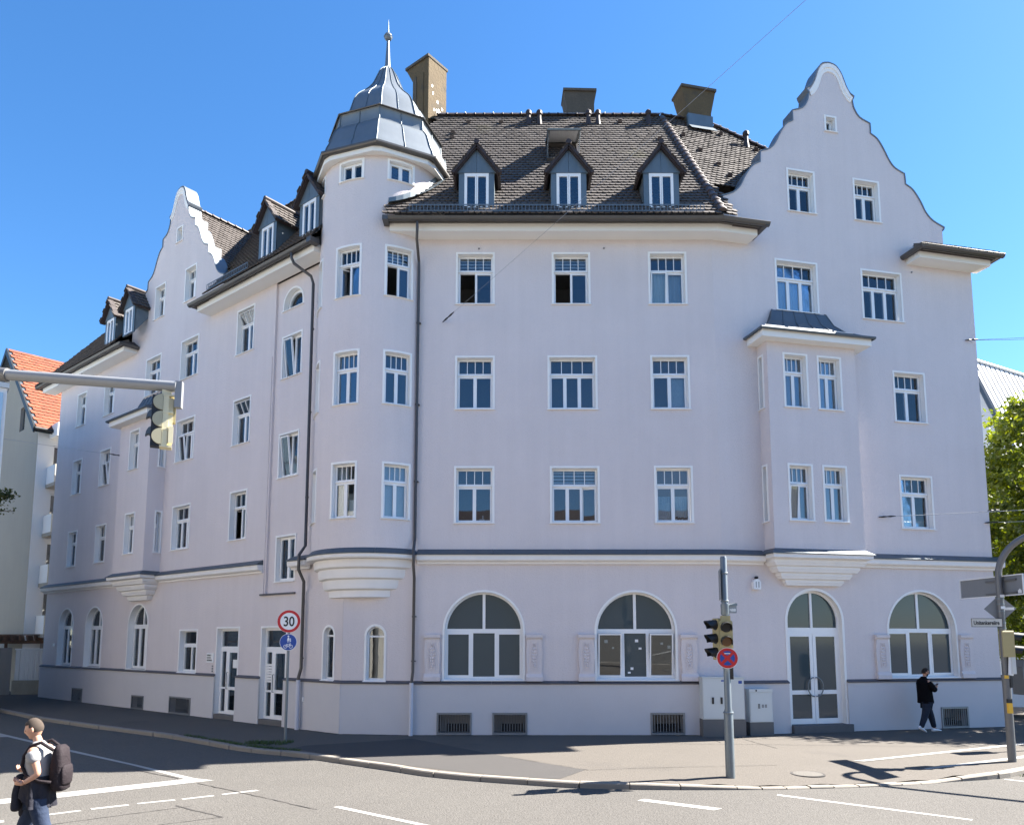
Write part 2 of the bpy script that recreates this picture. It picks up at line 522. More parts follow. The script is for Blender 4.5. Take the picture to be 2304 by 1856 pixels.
def flat(name, poly, z, m, kind='structure', parent=None):
    mb = ground_sheet(poly, z)
    return tag(mb.build(name, m, parent), kind=kind)
MZ = RZ + 0.004
flat('road_marking', [(-40, 43.1), (-11.08, 19.2), (-8.37, 17.01), (-6.32, 15.32), (-5.89, 15.13), (-6.44, 15.22), (-8.40, 16.91), (-11.2, 19.12), (-40.1, 42.95)], MZ, M_mark)
flat('road_marking', [(-13.0, 10.35), (-8.60, 13.55), (-7.36, 14.56), (-6.50, 15.22), (-5.86, 15.12), (-6.2, 14.87), (-7.13, 14.13), (-8.30, 13.21), (-12.8, 9.95)], MZ + 0.001, M_mark)
for q in ([(-7.42, 12.22), (-7.03, 12.53), (-6.95, 12.47), (-7.36, 12.13)], [(-6.92, 12.65), (-6.46, 12.96), (-6.39, 12.88), (-6.84, 12.56)], [(-6.36, 13.05), (-5.86, 13.35), (-5.79, 13.28), (-6.29, 12.98)],
          [(-5.76, 13.4), (-5.33, 13.71), (-5.26, 13.63), (-5.69, 13.33)], [(-5.22, 13.8), (-4.72, 14.18), (-4.63, 14.1), (-5.15, 13.73)], [(-8.3, 11.58), (-7.80, 11.86), (-7.70, 11.72), (-8.2, 11.45)],
          [(-15.4, 22.5), (-14.86, 22.13), (-14.36, 21.72), (-14.57, 21.70), (-15.5, 22.38)],
          [(-2.96, 12.75), (-2.87, 12.83), (-1.18, 11.50), (-0.6, 11.02), (-0.75, 11.0), (-1.37, 11.52)], [(2.15, 13.26), (2.3, 13.39), (3.45, 12.65), (3.28, 12.52)],
          [(4.76, 13.79), (7.10, 11.90), (7.04, 11.83), (4.70, 13.68)], [(9.74, 15.20), (9.80, 15.27), (11.5, 13.6), (11.4, 13.5)]):
    flat('road_marking', q, MZ, M_mark)
def wz(x, y): return walk_z(x, y) + 0.006
flat('path_marking', [(7.5, 16.86), (7.81, 16.99), (12.64, 19.42), (20, 23.6), (20.1, 23.4), (12.6, 19.2), (7.72, 16.78)], wz, M_mark)
flat('path_marking', [(8.22, 15.80), (8.72, 16.02), (11.27, 17.31), (18, 21.2), (18.1, 20.95), (11.2, 17.07), (8.72, 15.90), (8.3, 15.70)], wz, M_mark)
# pavement repair patch and cracks
flat('asphalt_patch', [(-5.40, 18.75), (-5.23, 19.25), (-3.13, 20.30), (-2.70, 20.60), (-0.06, 17.35), (0.34, 16.91), (1.50, 15.72), (0.92, 14.72), (0.40, 14.84), (-.5, 15.22), (-1.3, 15.65), (-2.02, 16.10), (-3.35, 17.12), (-4.35, 17.85)], 0.004, M_patch)
def crack(pts, z, w=0.018):
    rr = random.Random(len(pts) * 31 + int(pts[0][0] * 10))
    fine = []
    for (a, b) in zip(pts, pts[1:]):
        a = Vector((*a, 0)); b = Vector((*b, 0)); n_ = max(2, int((b - a).length / 0.15))
        d = (b - a).normalized(); nn = Vector((-d.y, d.x, 0))
        for k in range(n_): fine.append((a.lerp(b, k / n_) + nn * rr.uniform(-0.015, 0.015), nn))
    fine.append((Vector((*pts[-1], 0)), nn))
    mb = MB()
    zf = z if callable(z) else (lambda x, y: z)
    for (p, a), (q, b) in zip(fine, fine[1:]):
        w1 = w * rr.uniform(0.5, 1.2)
        P = [p - a * w1, q - b * w1, q + b * w1, p + a * w1]
        mb.quad(*[Vector((v.x, v.y, zf(v.x, v.y))) for v in P])
    return tag(mb.build('asphalt_crack', M_crack), kind='structure')
crack([(-8.9, 17.05), (-8.2, 16.45), (-6.64, 15.30)], MZ + 0.003)
crack([(-6.05, 14.80), (-4.29, 13.45), (-3.72, 13.0), (-3.17, 12.57)], MZ + 0.003, 0.014)
crack([(-6.9, 11.6), (-5.35, 12.84)], MZ, 0.011)
crack([(-5.62, 12.86), (-4.51, 12.05)], MZ, 0.02)
crack([(-5.29, 11.56), (-4.53, 12.05)], MZ, 0.01)
crack([(5.3, 20.9), (5.40, 19.75)], 0.006, 0.016)
crack([(6.19, 20.5), (6.25, 20.2), (6.51, 18.74)], 0.006, 0.014)
crack([(1.6, 15.7), (3.03, 16.02), (5.66, 16.33)], wz, 0.009)
crack([(-0.06, 17.4), (0.47, 16.86), (1.57, 15.68)], 0.008, 0.012)
crack([(-2.7, 20.65), (-3.13, 20.32), (-5.23, 19.28)], 0.008, 0.012)

# dirt along the foot of the walls
for q in ([(-21.6, 35.02), (-14, 28.93), (-10.2, 25.88)], [(-6.1, 22.5), (-5.0, 21.62), (-4.9, 21.55)], [(-4.8, 21.54), (-2.9, 21.29), (1, 21.285), (5.2, 21.285)], [(10.0, 22.16), (12, 22.61), (15.1, 23.31)]):
    crack(q, 0.006, .035)
# manhole cover
mc = thing('manhole_cover', 'round pale cast iron manhole cover set in the pavement near the dropped kerb', 'manhole cover', (5.92, 15.36, 0))
wzc = walk_z(5.92, 15.36)
mb = MB(); mb.lathe((5.92, 15.36, wzc), [(0.33, -0.02), (0.33, 0.012), (0.29, 0.012), (0.29, 0.006)], 32); mb.build('rim', M_crack, mc)
mb = MB(); mb.lathe((5.92, 15.36, wzc), [(0.285, -0.02), (0.285, 0.013), (0.001, 0.016)], 32)
mb.build('lid', M_iron, mc)

# grass tufts along the kerb joint
mb = MB(); rg = random.Random(11)
def tuft(x, y, z, r, n, h):
    for _ in range(n):
        a = rg.uniform(0, 6.28); d = r * math.sqrt(rg.random())
        p = Vector((x + d * math.cos(a), y + d * math.sin(a), z))
        hh = h * rg.uniform(.4, 1.1); b = rg.uniform(0, 6.28)
        t = Vector((math.cos(b), math.sin(b), 0)); w = 0.006
        e = p + t.cross(Z) * 0 + Vector((rg.uniform(-.05, .05), rg.uniform(-.05, .05), hh))
        m_ = p.lerp(e, .55) + Z * hh * .12
        mb.add([p - t * w, p + t * w, m_ + t * w * .8, m_ - t * w * .8, e], [(0, 1, 2, 3), (3, 2, 4)])
for sx in range(60):
    t = sx / 59
    x = -9.6 + (-5.2 + 9.6) * t
    p, nr = min(((kerb_at(q * S / 900)) for q in range(900)), key=lambda k: abs(k[0].x - x) if k[0].y < 30 else 99)
    if rg.random() < (0.35 if t < .4 else .75):
        q = p + nr * (KW + 0.06)
        tuft(q.x, q.y, 0, 0.10, 26, 0.07)
for _ in range(16): tuft(-6.05 + rg.uniform(-.75, .25), 19.75 + rg.uniform(-.35, .15), 0, 0.16, 45, 0.08)
for _ in range(5): tuft(10.2 + rg.uniform(-.5, .5), 15.55 + rg.uniform(-.2, .2), -.1, 0.08, 20, 0.05)
M_grass = mat('short grass', (0.045, 0.075, 0.018), 0.8, island=0.5)
tag(mb.build('grass', M_grass, fix=False), kind='stuff')
# ------------------------------------------------------------------ apartment building: walls
PL = Vector((-6.27, 22.76, 0)); XL = Vector((math.cos(R(38.7)), -math.sin(R(38.7)), 0)); NL = Vector((-math.sin(R(38.7)), -math.cos(R(38.7)), 0))
PR = Vector((6.05, 21.37, 0)); XR = Vector((math.cos(R(12.7)), math.sin(R(12.7)), 0)); NR = Vector((math.sin(R(12.7)), -math.cos(R(12.7)), 0))
FL = Fr(PL, XL, NL); FR = Fr(PR, XR, NR); FC = Fr((0, 21.37, 0), (1, 0, 0), (0, -1, 0))
PB = Vector((-4.88, 21.65, 0)); PC = Vector((-2.78, 21.37, 0))
XT = (PC - PB).normalized(); FT = Fr(PB, XT, Vector((XT.y, -XT.x, 0)))
AX = Vector((-4.15, 22.75, 0)); TR = 1.95
CY = Cy(AX, TR)
DEG = TR * math.pi / 180
bld = thing('apartment_building', 'large pale lilac corner apartment building with round turret and two curved gables', 'apartment building', (0, 21.37, 0))

def gable_half(kx, kz):
    P = [(0, 21.295), (.23, 21.235), (.40, 21.03), (.50, 20.794), (.589, 20.554), (.71, 20.353), (.859, 20.265), (.783, 20.112), (.836, 19.838), (1.03, 19.55), (1.408, 19.393), (1.406, 19.045),
         (1.66, 18.88), (1.873, 18.551), (2.053, 18.2), (2.261, 17.96), (2.604, 17.81), (2.622, 17.455), (2.90, 17.28), (3.156, 16.914), (3.334, 16.56), (3.60, 16.30), (4.015, 16.118), (3.95, 16.03)]
    P = catmull(P, corners=(6, 7, 10, 11, 16, 17, 22), n=3)
    return [(x * kx, 14.75 + (z - 14.75) * kz) for x, z in P]
def gable_outline(cx, kx, kz):
    h = gable_half(kx, kz)
    return [(cx + x, z) for x, z in h[::-1]] + [(cx - x, z) for x, z in h[1:]]     # from right base over the top to left base
GL = gable_outline(-9.25, 0.92, 0.948)
GR = gable_outline(4.376, 1.0, 1.0)

CW = 0.062     # casing width
wins = []      # deferred window specs per wall
def hole_of(x0, x1, z0, z1, arch):
    a, b, c = x0 + 0.03, x1 - 0.03, z0 + 0.03
    return archp(a, b, c, z1 - 0.03) if arch else rect(a, b, c, z1 - 0.03)
def W(F, x0, x1, z0, z1, arch=False, **k):
    wins.append((F, x0, x1, z0, z1, arch, k)); return hole_of(x0, x1, z0, z1, arch)

# --- left facade
hl = []
for c in [(18.18, 17.17, 12.5, 14.10), (15.3, 14.25, 12.48, 14.08), (11.43, 10.12, 12.56, 14.18), (8.55, 7.2, 12.63, 14.23)]:
    hl.append(W(FL, -c[0], -c[1], c[2], c[3], lights=3))
hl.append(W(FL, -4.58, -3.46, 12.66, 14.33, lights=3, top='tilt'))
for c, k in [((18.23, 17.2, 9.28, 10.92), {}), ((15.33, 14.26, 9.31, 10.95), dict(st=['tilt', 'shut'])), ((8.6, 7.2, 9.37, 11.04), dict(st=['tilt', 'shut', 'shut'], cas=3)), ((4.59, 3.47, 9.37, 11.04), dict(top='tilt'))]:
    hl.append(W(FL, -c[0], -c[1], c[2], c[3], lights=3, **k))
for c, k in [((18.22, 17.22, 5.93, 7.58), {}), ((15.3, 14.25, 5.93, 7.61), dict(cas=1)), ((8.56, 7.21, 5.98, 7.69), dict(cas=3)), ((4.55, 3.46, 6.02, 7.75), dict(st=['open', 'shut']))]:
    hl.append(W(FL, -c[0], -c[1], c[2], c[3], lights=3, **k))
hl.append(W(FL, -9.42, -8.90, 18.58, 19.25, style='plain', cas=1))
hl.append(W(FL, -10.97, -10.08, 15.75, 17.2, lights=3))
hl.append(W(FL, -8.53, -7.64, 15.8, 17.21, lights=3))
for c in [(18.6, 16.95), (15.7, 13.98), (11.69, 9.98)]:
    hl.append(W(FL, -c[0], -c[1], 1.47, 4.07, True, depth=.22, cas=3, side='grey'))
hl.append(W(FL, -7.55, -6.26, 1.47, 3.02, style='toplight', depth=.16))
hl.append(W(FL, 0.86, 1.445, 1.47, 3.08, True, style='small_arch', depth=.12))
# recessed stair bay
bay = rect(-2.2, 0.62, 4.12, 14.655)
door_l = [rect(-4.95, -3.64, 0.02, 3.02), rect(-2.27, -0.96, 0.02, 3.02)]
grl = [rect(-16.45, -15.46, 0.03, 0.55), rect(-10.86, -9.93, 0.03, 0.49), rect(-7.9, -6.45, 0.03, 0.58)]
outL = [(-20.22, 0), (1.78, 0), (1.78, 5.1), (0.66, 5.1), (0.66, 14.9), (GL[0][0], 14.9)] + GL + [(GL[-1][0], 14.9), (-20.22, 14.9)]
# keep the order right-to-left over the gable
wall_sheet(FL, outL, hl + [bay] + door_l + grl).build('facade_wall', M_wall, bld)
hb = [W(Fr(FL.pt(0, -.08, 0), XL, NL), -1.885, -.738, 13.55, 14.30, True, style='half', depth=.16)]
FLb = wins[-1][0]
for c, k in [((1.875, .735, 11.2, 12.68), dict(st=['tilt', 'shut'])), ((1.86, .74, 7.85, 9.355), dict(st=['tilt', 'shut'])), ((1.82, .72, 4.47, 5.98), dict(curtain=True))]:
    hb.append(W(FLb, -c[0], -c[1], c[2], c[3], style='plain', depth=.13, **k))
mb = wall_sheet(FLb, bay, hb)
for a, b in (((-2.2, 4.12), (-2.2, 14.655)), ((-2.2, 4.12), (0.62, 4.12))):
    mb.quad(FL.pt(a[0], 0, a[1]), FL.pt(b[0], 0, b[1]), FL.pt(b[0], -.08, b[1]), FL.pt(a[0], -.08, a[1]))
mb.build('stair_wall', M_wall, bld)

# --- centre facade
hc = []
hc.append(W(FC, -1.69, -.52, 12.62, 14.265, st=['open', 'shut'], blind=True))
hc.append(W(FC, 1.195, 2.36, 12.62, 14.265, st=['open', 'shut'], blind=True))
hc.append(W(FC, 4.10, 5.265, 12.62, 14.28, st=['tilt', 'shut'], curtain=True))
hc.append(W(FC, -1.69, -.51, 9.376, 11.02))
hc.append(W(FC, 1.05, 2.53, 9.376, 11.03, cas=3))
hc.append(W(FC, 4.10, 5.27, 9.385, 11.04, roller=1))
hc.append(W(FC, -1.69, -.51, 5.99, 7.68, items='left'))
hc.append(W(FC, 1.10, 2.555, 5.99, 7.68, cas=3, st=['shut', 'shut', 'out'], blind=True))
hc.append(W(FC, 4.14, 5.275, 6.0, 7.69, lace=True, items='flowers'))
hc.append(W(FC, -1.98, .37, 1.50, 4.063, True, depth=.16, cas=3, shop='a'))
hc.append(W(FC, 2.343, 4.706, 1.50, 4.063, True, depth=.16, cas=3, shop='b'))
grc = [rect(-2.08, -1.16, .04, .59), rect(-.52, .40, .04, .59), rect(3.91, 4.81, .04, .59)]
wall_sheet(FC, [(-2.78, 0), (6.05, 0), (6.05, 14.9), (-2.78, 14.9)], hc + grc).build('facade_wall', M_wall, bld)

# --- right facade with gable
hr = []
hr.append(W(FR, 2.09, 3.58, 12.66, 14.335, cas=3, curtain=True))
hr.append(W(FR, 5.12, 6.63, 12.68, 14.345, cas=3))
hr.append(W(FR, 6.07, 7.265, 9.41, 11.07))
hr.append(W(FR, 6.08, 7.285, 6.03, 7.73))
hr.append(W(FR, 2.64, 3.645, 15.955, 17.4))
hr.append(W(FR, 5.02, 6.005, 15.965, 17.4))
hr.append(W(FR, 4.1, 4.55, 18.87, 19.44, style='plain', cas=1))
hr.append(W(FR, 5.34, 7.83, 1.50, 4.16, True, depth=.16, cas=3, shop='c'))
door_r = archp(1.95, 3.86, .02, 4.14)
grr = [rect(7.04, 7.94, .04, .61)]
outR = [(0, 0), (9.33, 0), (9.33, 14.9), (GR[0][0], 14.9)] + GR + [(GR[-1][0], 14.9), (0, 14.9)]
wall_sheet(FR, outR, hr + [door_r] + grr).build('facade_wall', M_wall, bld)

# --- chamfer face under the turret
ht = [W(FT, .655, 1.30, 1.47, 3.09, True, style='small_arch', depth=.12)]
wall_sheet(FT, [(0, 0), ((PC - PB).length, 0), ((PC - PB).length, 5.2), (0, 5.2)], ht).build('corner_wall', M_wall, bld)

# --- turret cylinder
hol = []
def TW(a0, a1, z0, z1, **k):
    hol.append((a0, a1, z0, z1)); wins.append((CY, a0 * DEG, a1 * DEG, z0, z1, False, dict(k, cyl=(a0, a1))))
TW(-34.3, -8.0, 12.64, 14.26, st=['openin', 'shut'], blind=True); TW(11.9, 37.6, 12.64, 14.24, st=['open', 'shut'], blind=True)
TW(-33.9, -7.8, 9.38, 11.03); TW(12.1, 37.9, 9.38, 11.02)
TW(-33.0, -7.6, 6.05, 7.71, drape=True); TW(13.0, 38.3, 6.04, 7.70, roller=2)
TW(-33, -7.6, 16.29, 16.95, style='plain', depth=.10); TW(12.7, 37.6, 16.27, 16.95, style='plain', depth=.10)
for z0, z1 in ((12.66, 14.25), (9.38, 11.02), (6.05, 7.7), (16.29, 16.95)):
    TW(-80, -56, z0, z1, **(dict(style='plain') if z1 > 16 else {}))
xs = sorted(set([-112 + 4 * i for i in range(57)] + [a for h in hol for a in (h[0] + .9, h[1] - .9)]))
zs = sorted(set([5.0, 17.06] + [z for h in hol for z in (h[2] + .03, h[3] - .03)]))
mb = MB(); idx = {}
for i, a in enumerate(xs):
    for j, z in enumerate(zs):
        idx[i, j] = len(mb.v); mb.v.append(CY.pt(a * DEG, 0, z))
for i in range(len(xs) - 1):
    for j in range(len(zs) - 1):
        ca, cz = (xs[i] + xs[i + 1]) / 2, (zs[j] + zs[j + 1]) / 2
        if any(h[0] + .9 < ca < h[1] - .9 and h[2] + .03 < cz < h[3] - .03 for h in hol): continue
        mb.f.append([idx[i, j], idx[i + 1, j], idx[i + 1, j + 1], idx[i, j + 1]]); mb.mi.append(0)
mb.build('turret_wall', M_wall, bld, smooth='all')

# --- hidden sides so the house is closed
def P2(v): return (v.x, v.y)
A_ = FL.pt(-20.22, 0, 0); E_ = FR.pt(9.33, 0, 0)
Eb = E_ - NR * 10.2; Ab = A_ - NL * 8.0
foot = [P2(A_), P2(PB), P2(PC), (6.05, 21.37), P2(E_), P2(Eb), (4.6, 31.2), (-3.9, 31.2), P2(Ab)]
mb = MB()
for a, b in ((foot[4], foot[5]), (foot[5], foot[6]), (foot[6], foot[7]), (foot[7], foot[8]), (foot[8], foot[0])):
    mb.quad((*a, 0), (*b, 0), (*b, 14.93), (*a, 14.93))
mb.build('rear_wall', M_wall, bld)
for z in (0.05, 4.75, 8.3, 11.62, 14.86):
    mb = MB(); sh = [(p[0] * .999 + 0.0, p[1] + 0.012) for p in foot]
    # inset a little so nothing shows outside
    c = Vector((sum(p[0] for p in foot) / 9, sum(p[1] for p in foot) / 9))
    ins = [(p[0] + (c.x - p[0]) * .05, p[1] + (c.y - p[1]) * .08 + .45) for p in foot]
    mb.add([Vector((*p, zz)) for zz in (z, z + .12) for p in ins], [])
    v, f = cdt_faces(ins)
    mb = MB(); n_ = len(v)
    mb.add([Vector((p.x, p.y, zz)) for zz in (z, z + .12) for p in v], [tuple(q) for q in f] + [tuple(i + n_ for i in q) for q in f])
    mb.build('floor_slab', M_floor, bld)
# dark partition walls deep in the rooms
mb = MB()
for F, x0, x1 in ((FL, -20, -1.5), (FC, -2.2, 6.0), (FR, 0.4, 9.1)):
    mb.box(F, x0, x1, -3.6, -3.5, 0.2, 14.8)
mb.build('partition_wall', M_floor, bld)

# ------------------------------------------------------------------ windows
def frame_bars(mb, F, poly_o, poly_i, y0, y1): mb.ring(F, poly_o, poly_i, y0, y1)
PANE_MAT = [None]
def glaze(F, poly, y, parent, name='pane'):
    mb = MB(); mb.prism(F, poly, y - .005, y + .005); return mb.build(name, PANE_MAT[0] or M_glass, parent)
def sash(F, x0, x1, z0, z1, y, parent, st='shut', t=.036, mt=None):
    """one casement: a frame and its pane; st says how it stands"""
    G = F
    if st == 'tilt':
        G = F.sub(0, y, z0, 'x', R(7)); G = Fr(G.pt(0, -y, -z0), G.x, G.n, G.z)
    elif st in ('open', 'openin'):
        ang = R(-95) if st == 'open' else R(-52)
        G = F.sub(x0, y, 0, 'z', -ang); G = Fr(G.pt(-x0, -y, 0), G.x, G.n, G.z)
    elif st == 'out':
        G = F.sub(x1, y, 0, 'z', R(-13)); G = Fr(G.pt(-x1, -y, 0), G.x, G.n, G.z)
    mb = MB(); mb.ring(G, rect(x0, x1, z0, z1), rect(x0 + t, x1 - t, z0 + t * 1.15, z1 - t), y - .03, y + .03)
    o = mb.build('sash', M_pvc, parent)
    glaze(G, rect(x0 + t - .004, x1 - t + .004, z0 + t, z1 - t + .004), y, parent)
    return o
def folds(F, x0, x1, z0, z1, y, parent, m, name='curtain', amp=.03, per=.11):
    n_ = max(6, int((x1 - x0) / per * 6)); mb = MB()
    P = []
    for i in range(n_ + 1):
        x = x0 + (x1 - x0) * i / n_; yy = y + amp * math.sin(i / 6 * 2 * math.pi)
        P += [F.pt(x, yy, z0), F.pt(x, yy, z1)]
    mb.add(P, [(2 * i, 2 * i + 2, 2 * i + 3, 2 * i + 1) for i in range(n_)])
    return mb.build(name, m, parent, fix=False, smooth='all')

def make_window(F, x0, x1, z0, z1, arch, k):
    depth = k.get('depth', .165 if not k.get('cyl') else .14); PANE_MAT[0] = M_film if k.get('shop') else None; style = k.get('style', 'std'); cas = k.get('cas', 2); lights = k.get('lights', 4)
    st = k.get('st') or ['shut'] * cas
    zb = z0 + .035
    cyl = k.get('cyl')
    if cyl:
        am = R((cyl[0] + cyl[1]) / 2); d = Vector((math.sin(am), -math.cos(am), 0))
        half = R((cyl[1] - cyl[0]) / 2); yf = TR * math.cos(half) - depth + .02
        G = Fr(AX + d * yf, (math.cos(am), math.sin(am), 0), d)
        n_ = 8
        outer = rect_sub(x0, x1, z0, z1, n_); inner = rect_sub(x0 + CW, x1 - CW, zb, z1 - CW, n_)
        hw = TR * math.sin(half) - CW * 1.02
        back = rect_sub(-hw, hw, zb, z1 - CW, n_)
        mb = MB(); N_ = len(outer)
        P = [F.pt(x, .016, z) for x, z in outer] + [F.pt(x, .016, z) for x, z in inner] + [F.pt(x, -.01, z) for x, z in outer] + [G.pt(x, 0, z) for x, z in back]
        fs = []
        for i in range(N_):
            j = (i + 1) % N_
            fs += [(i, j, j + N_, i + N_), (i, i + 2 * N_, j + 2 * N_, j), (i + N_, j + N_, j + 3 * N_, i + 3 * N_)]
        mb.add(P, fs)
        w = mb.build('window', M_white, bld)
        X0, X1 = -hw, hw; H = G; yb = 0.0
        mb = MB(); mb.sweep(F, [(.05, z0 + .0), (.06, z0 + .012), (-depth, z0 + .05), (-depth, z0 + .02)], [x0 - .01 + (x1 - x0 + .02) * i / 8 for i in range(9)])
        mb.build('sill', M_pvc, w)
    else:
        X0, X1 = x0 + CW, x1 - CW
        if arch:
            outer = archp(x0, x1, z0, z1); inner = archp(X0, X1, zb, z1 - CW)
        else:
            outer = rect(x0, x1, z0, z1); inner = rect(X0, X1, zb, z1 - CW)
        mb = MB(); mb.ring(F, outer, inner, -.01, .016)
        n_ = len(inner)
        P = [F.pt(x, .0, z) for x, z in inner] + [F.pt(x, -depth, z) for x, z in inner]
        mb.add(P, [(i, (i + 1) % n_, (i + 1) % n_ + n_, i + n_) for i in range(n_)])
        w = mb.build('window', M_white, bld)
        H = Fr(F.pt(0, -depth, 0), F.x, F.n); yb = 0.0
        mb = MB(); mb.sweep(F, [(.055, z0 - .012), (.06, z0 + .006), (-depth + .01, z0 + .05), (-depth + .01, z0 + .02)], [x0 - .02, x1 + .02])
        mb.build('sill', M_grille if k.get('side') else M_pvc, w)
    zt = z1 - CW
    ft = .034
    y = -.035
    FB = MB()
    if style == 'std' and not arch:
        ztr = zt - (zt - zb) * .318        # transom centre
        FB.ring(H, rect(X0, X1, zb, zt), rect(X0 + ft, X1 - ft, zb + ft, zt - ft * .9), y - .04, y + .03)
        FB.box(H, X0 + ft, X1 - ft, y - .04, y + .035, ztr - .05, ztr + .035)
        FB.box(H, X0 + .01, X1 - .01, y + .03, y + .075, ztr - .02, ztr + .012)
        wc = (X1 - X0 - 2 * ft) / cas
        for i in range(1, cas): FB.box(H, X0 + ft + wc * i - .014, X0 + ft + wc * i + .014, y - .04, y + .04, zb + ft, ztr - .05)
        # upper light
        a, b, c, d2 = X0 + ft, X1 - ft, ztr + .035, zt - ft * .9
        U = H
        if k.get('top') == 'tilt':
            U = H.sub(0, y, c, 'x', R(24)); U = Fr(U.pt(0, -y, -c), U.x, U.n, U.z)
        SB = MB() if U is not H else FB
        SB.ring(U, rect(a, b, c, d2), rect(a + .022, b - .022, c + .022, d2 - .022), y - .02, y + .032)
        wl_ = (b - a - .044) / lights
        for i in range(1, lights): SB.box(U, a + .022 + wl_ * i - .011, a + .022 + wl_ * i + .011, y - .015, y + .022, c + .022, d2 - .022)
        if U is not H: SB.build('sash', M_pvc, w)
        for i in range(lights):
            e = .011 if 0 < i else 0; e2 = .011 if i < lights - 1 else 0
            glaze(U, rect(a + .022 + wl_ * i + e, a + .022 + wl_ * (i + 1) - e2, c + .02, d2 - .02), y, w)
        for i in range(cas):
            p, q = X0 + ft + wc * i + (.014 if i else 0), X0 + ft + wc * (i + 1) - (.014 if i < cas - 1 else 0)
            s_ = st[i] if i < len(st) else 'shut'
            sash(H, p, q, zb + ft, ztr - .05, y + .012, w, s_)
        FB.build('frame', M_pvc, w)
        if k.get('blind'):
            mbb = MB()
            zz = d2 - .02
            while zz > c - .02:
                mbb.box(H, a + .02, b - .02, y - .10, y - .095, zz - .055, zz); zz -= .10
            mbb.build('blind', M_curt, w)
        if k.get('roller') == 1:
            mbb = MB(); mbb.box(H, (X0 + X1) / 2 + .05, X1 - ft, y - .10, y - .09, zb + .14, ztr - .06); mbb.build('blind', M_lace, w)
        if k.get('roller') == 2:
            mbb = MB(); mbb.box(H, X0 + .03, X1 - .03, y - .10, y - .09, zb + .02, zt); mbb.build('blind', M_curt, w)
        if k.get('drape'):
            folds(H, X0 + .04, X0 + (X1 - X0) * .47, zb + .04, zt - .05, y - .11, w, M_curt)
            folds(H, X0 + (X1 - X0) * .55, X1 - .04, zb + .04, zb + .55, y - .11, w, M_curt)
        if k.get('curtain'):
            folds(H, X0 + .04, X1 - .04, zb + .02, ztr + .0, y - .09, w, M_lace)
        if k.get('lace'):
            folds(H, X0 + .05, X1 - .05, zb + .1, ztr - .30, y - .055, w, M_lace, amp=.012, per=.06)
        if k.get('items') == 'flowers':
            mbb = MB(); rr = random.Random(5)
            for q in range(9): mbb.sphere(H.pt(X0 + .12 + .03 * q, y - .07, zb + .13 + rr.uniform(0, .05)), .045, 8, 5)
            mbb.build('flower_bunch', M_curt, w)
            mbb = MB()
            for q in range(12): mbb.sphere(H.pt(X0 + .6 + .035 * q, y - .07, zb + .12 + rr.uniform(0, .05)), .04, 6, 4)
            mbb.build('pot_plant', M_dark, w)
        if k.get('items') == 'left':
            mbb = MB(); mbb.box(H, X0 + .67, X0 + .82, y - .15, y - .1, zb + .08, zb + .14); mbb.box(H, X0 + .75, X0 + .79, y - .14, y - .11, zb + .14, zb + .24); mbb.build('ornament', M_curt, w)
    elif style == 'plain':
        FB.ring(H, rect(X0, X1, zb, zt), rect(X0 + .045, X1 - .045, zb + .045, zt - .045), y - .04, y + .03)
        wc = (X1 - X0 - .09) / cas
        for i in range(1, cas): FB.box(H, X0 + .045 + wc * i - .02, X0 + .045 + wc * i + .02, y - .04, y + .036, zb + .045, zt - .045)
        FB.build('frame', M_pvc, w)
        for i in range(cas):
            sash(H, X0 + .045 + wc * i + (.02 if i else 0), X0 + .045 + wc * (i + 1) - (.02 if i < cas - 1 else 0), zb + .045, zt - .045, y + .01, w, st[i], t=.036)
        if k.get('curtain'):
            folds(H, (X0 + X1) / 2 + .03, X1 - .05, zb + .05, zt - .03, y - .12, w, M_curt, amp=.02)
            folds(H, X0 + .3, (X0 + X1) / 2 - .05, zb + .05, zt - .03, y - .14, w, M_cream, amp=.02)
    elif style == 'half':
        zs_ = zt - (X1 - X0) / 2
        FB.ring(H, archp(X0, X1, zb, zt), archp(X0 + .05, X1 - .05, zb + .05, zt - .05), y - .04, y + .03)
        FB.ring(H, archp(X0 + .05, X1 - .05, zb + .05, zt - .05), archp(X0 + .10, X1 - .10, zb + .10, zt - .10), y - .02, y + .045)
        FB.build('frame', M_pvc, w)
        glaze(H, archp(X0 + .10, X1 - .10, zb + .10, zt - .10), y, w)
    elif style == 'small_arch':
        FB.ring(H, archp(X0, X1, zb, zt), archp(X0 + .04, X1 - .04, zb + .05, zt - .04), y - .04, y + .03)
        ztr = zt - (X1 - X0) / 2 - .02
        FB.box(H, X0 + .04, X1 - .04, y - .04, y + .032, ztr - .03, ztr + .02)
        FB.build('frame', M_pvc, w)
        glaze(H, archp(X0 + .04, X1 - .04, ztr + .02, zt - .04), y, w)
        glaze(H, rect(X0 + .04, X1 - .04, zb + .05, ztr - .03), y, w)
        if x0 > .8 and F is FL:
            mbb = MB(); mbb.box(H, X0 + .04, X1 - .04, y - .10, y - .09, zb + .02, ztr); mbb.build('blind', M_lace, w)
    elif style == 'toplight':
        ztr = zb + (zt - zb) * .66
        FB.ring(H, rect(X0, X1, zb, zt), rect(X0 + ft, X1 - ft, zb + ft, zt - ft), y - .04, y + .03)
        FB.box(H, X0 + ft, X1 - ft, y - .04, y + .034, ztr - .05, ztr + .05)
        FB.build('frame', M_pvc, w)
        glaze(H, rect(X0 + ft, X1 - ft, ztr + .05, zt - ft), y, w)
        m_ = (X0 + X1) / 2
        sash(H, X0 + ft, m_ - .004, zb + ft, ztr - .05, y + .012, w); sash(H, m_ + .004, X1 - ft, zb + ft, ztr - .05, y + .012, w)
    elif arch:
        r_ = (X1 - X0) / 2; cx = (X0 + X1) / 2; zs_ = zt - r_
        ztr = zs_ + .02
        if k.get('side'): ztr = zs_ - .02
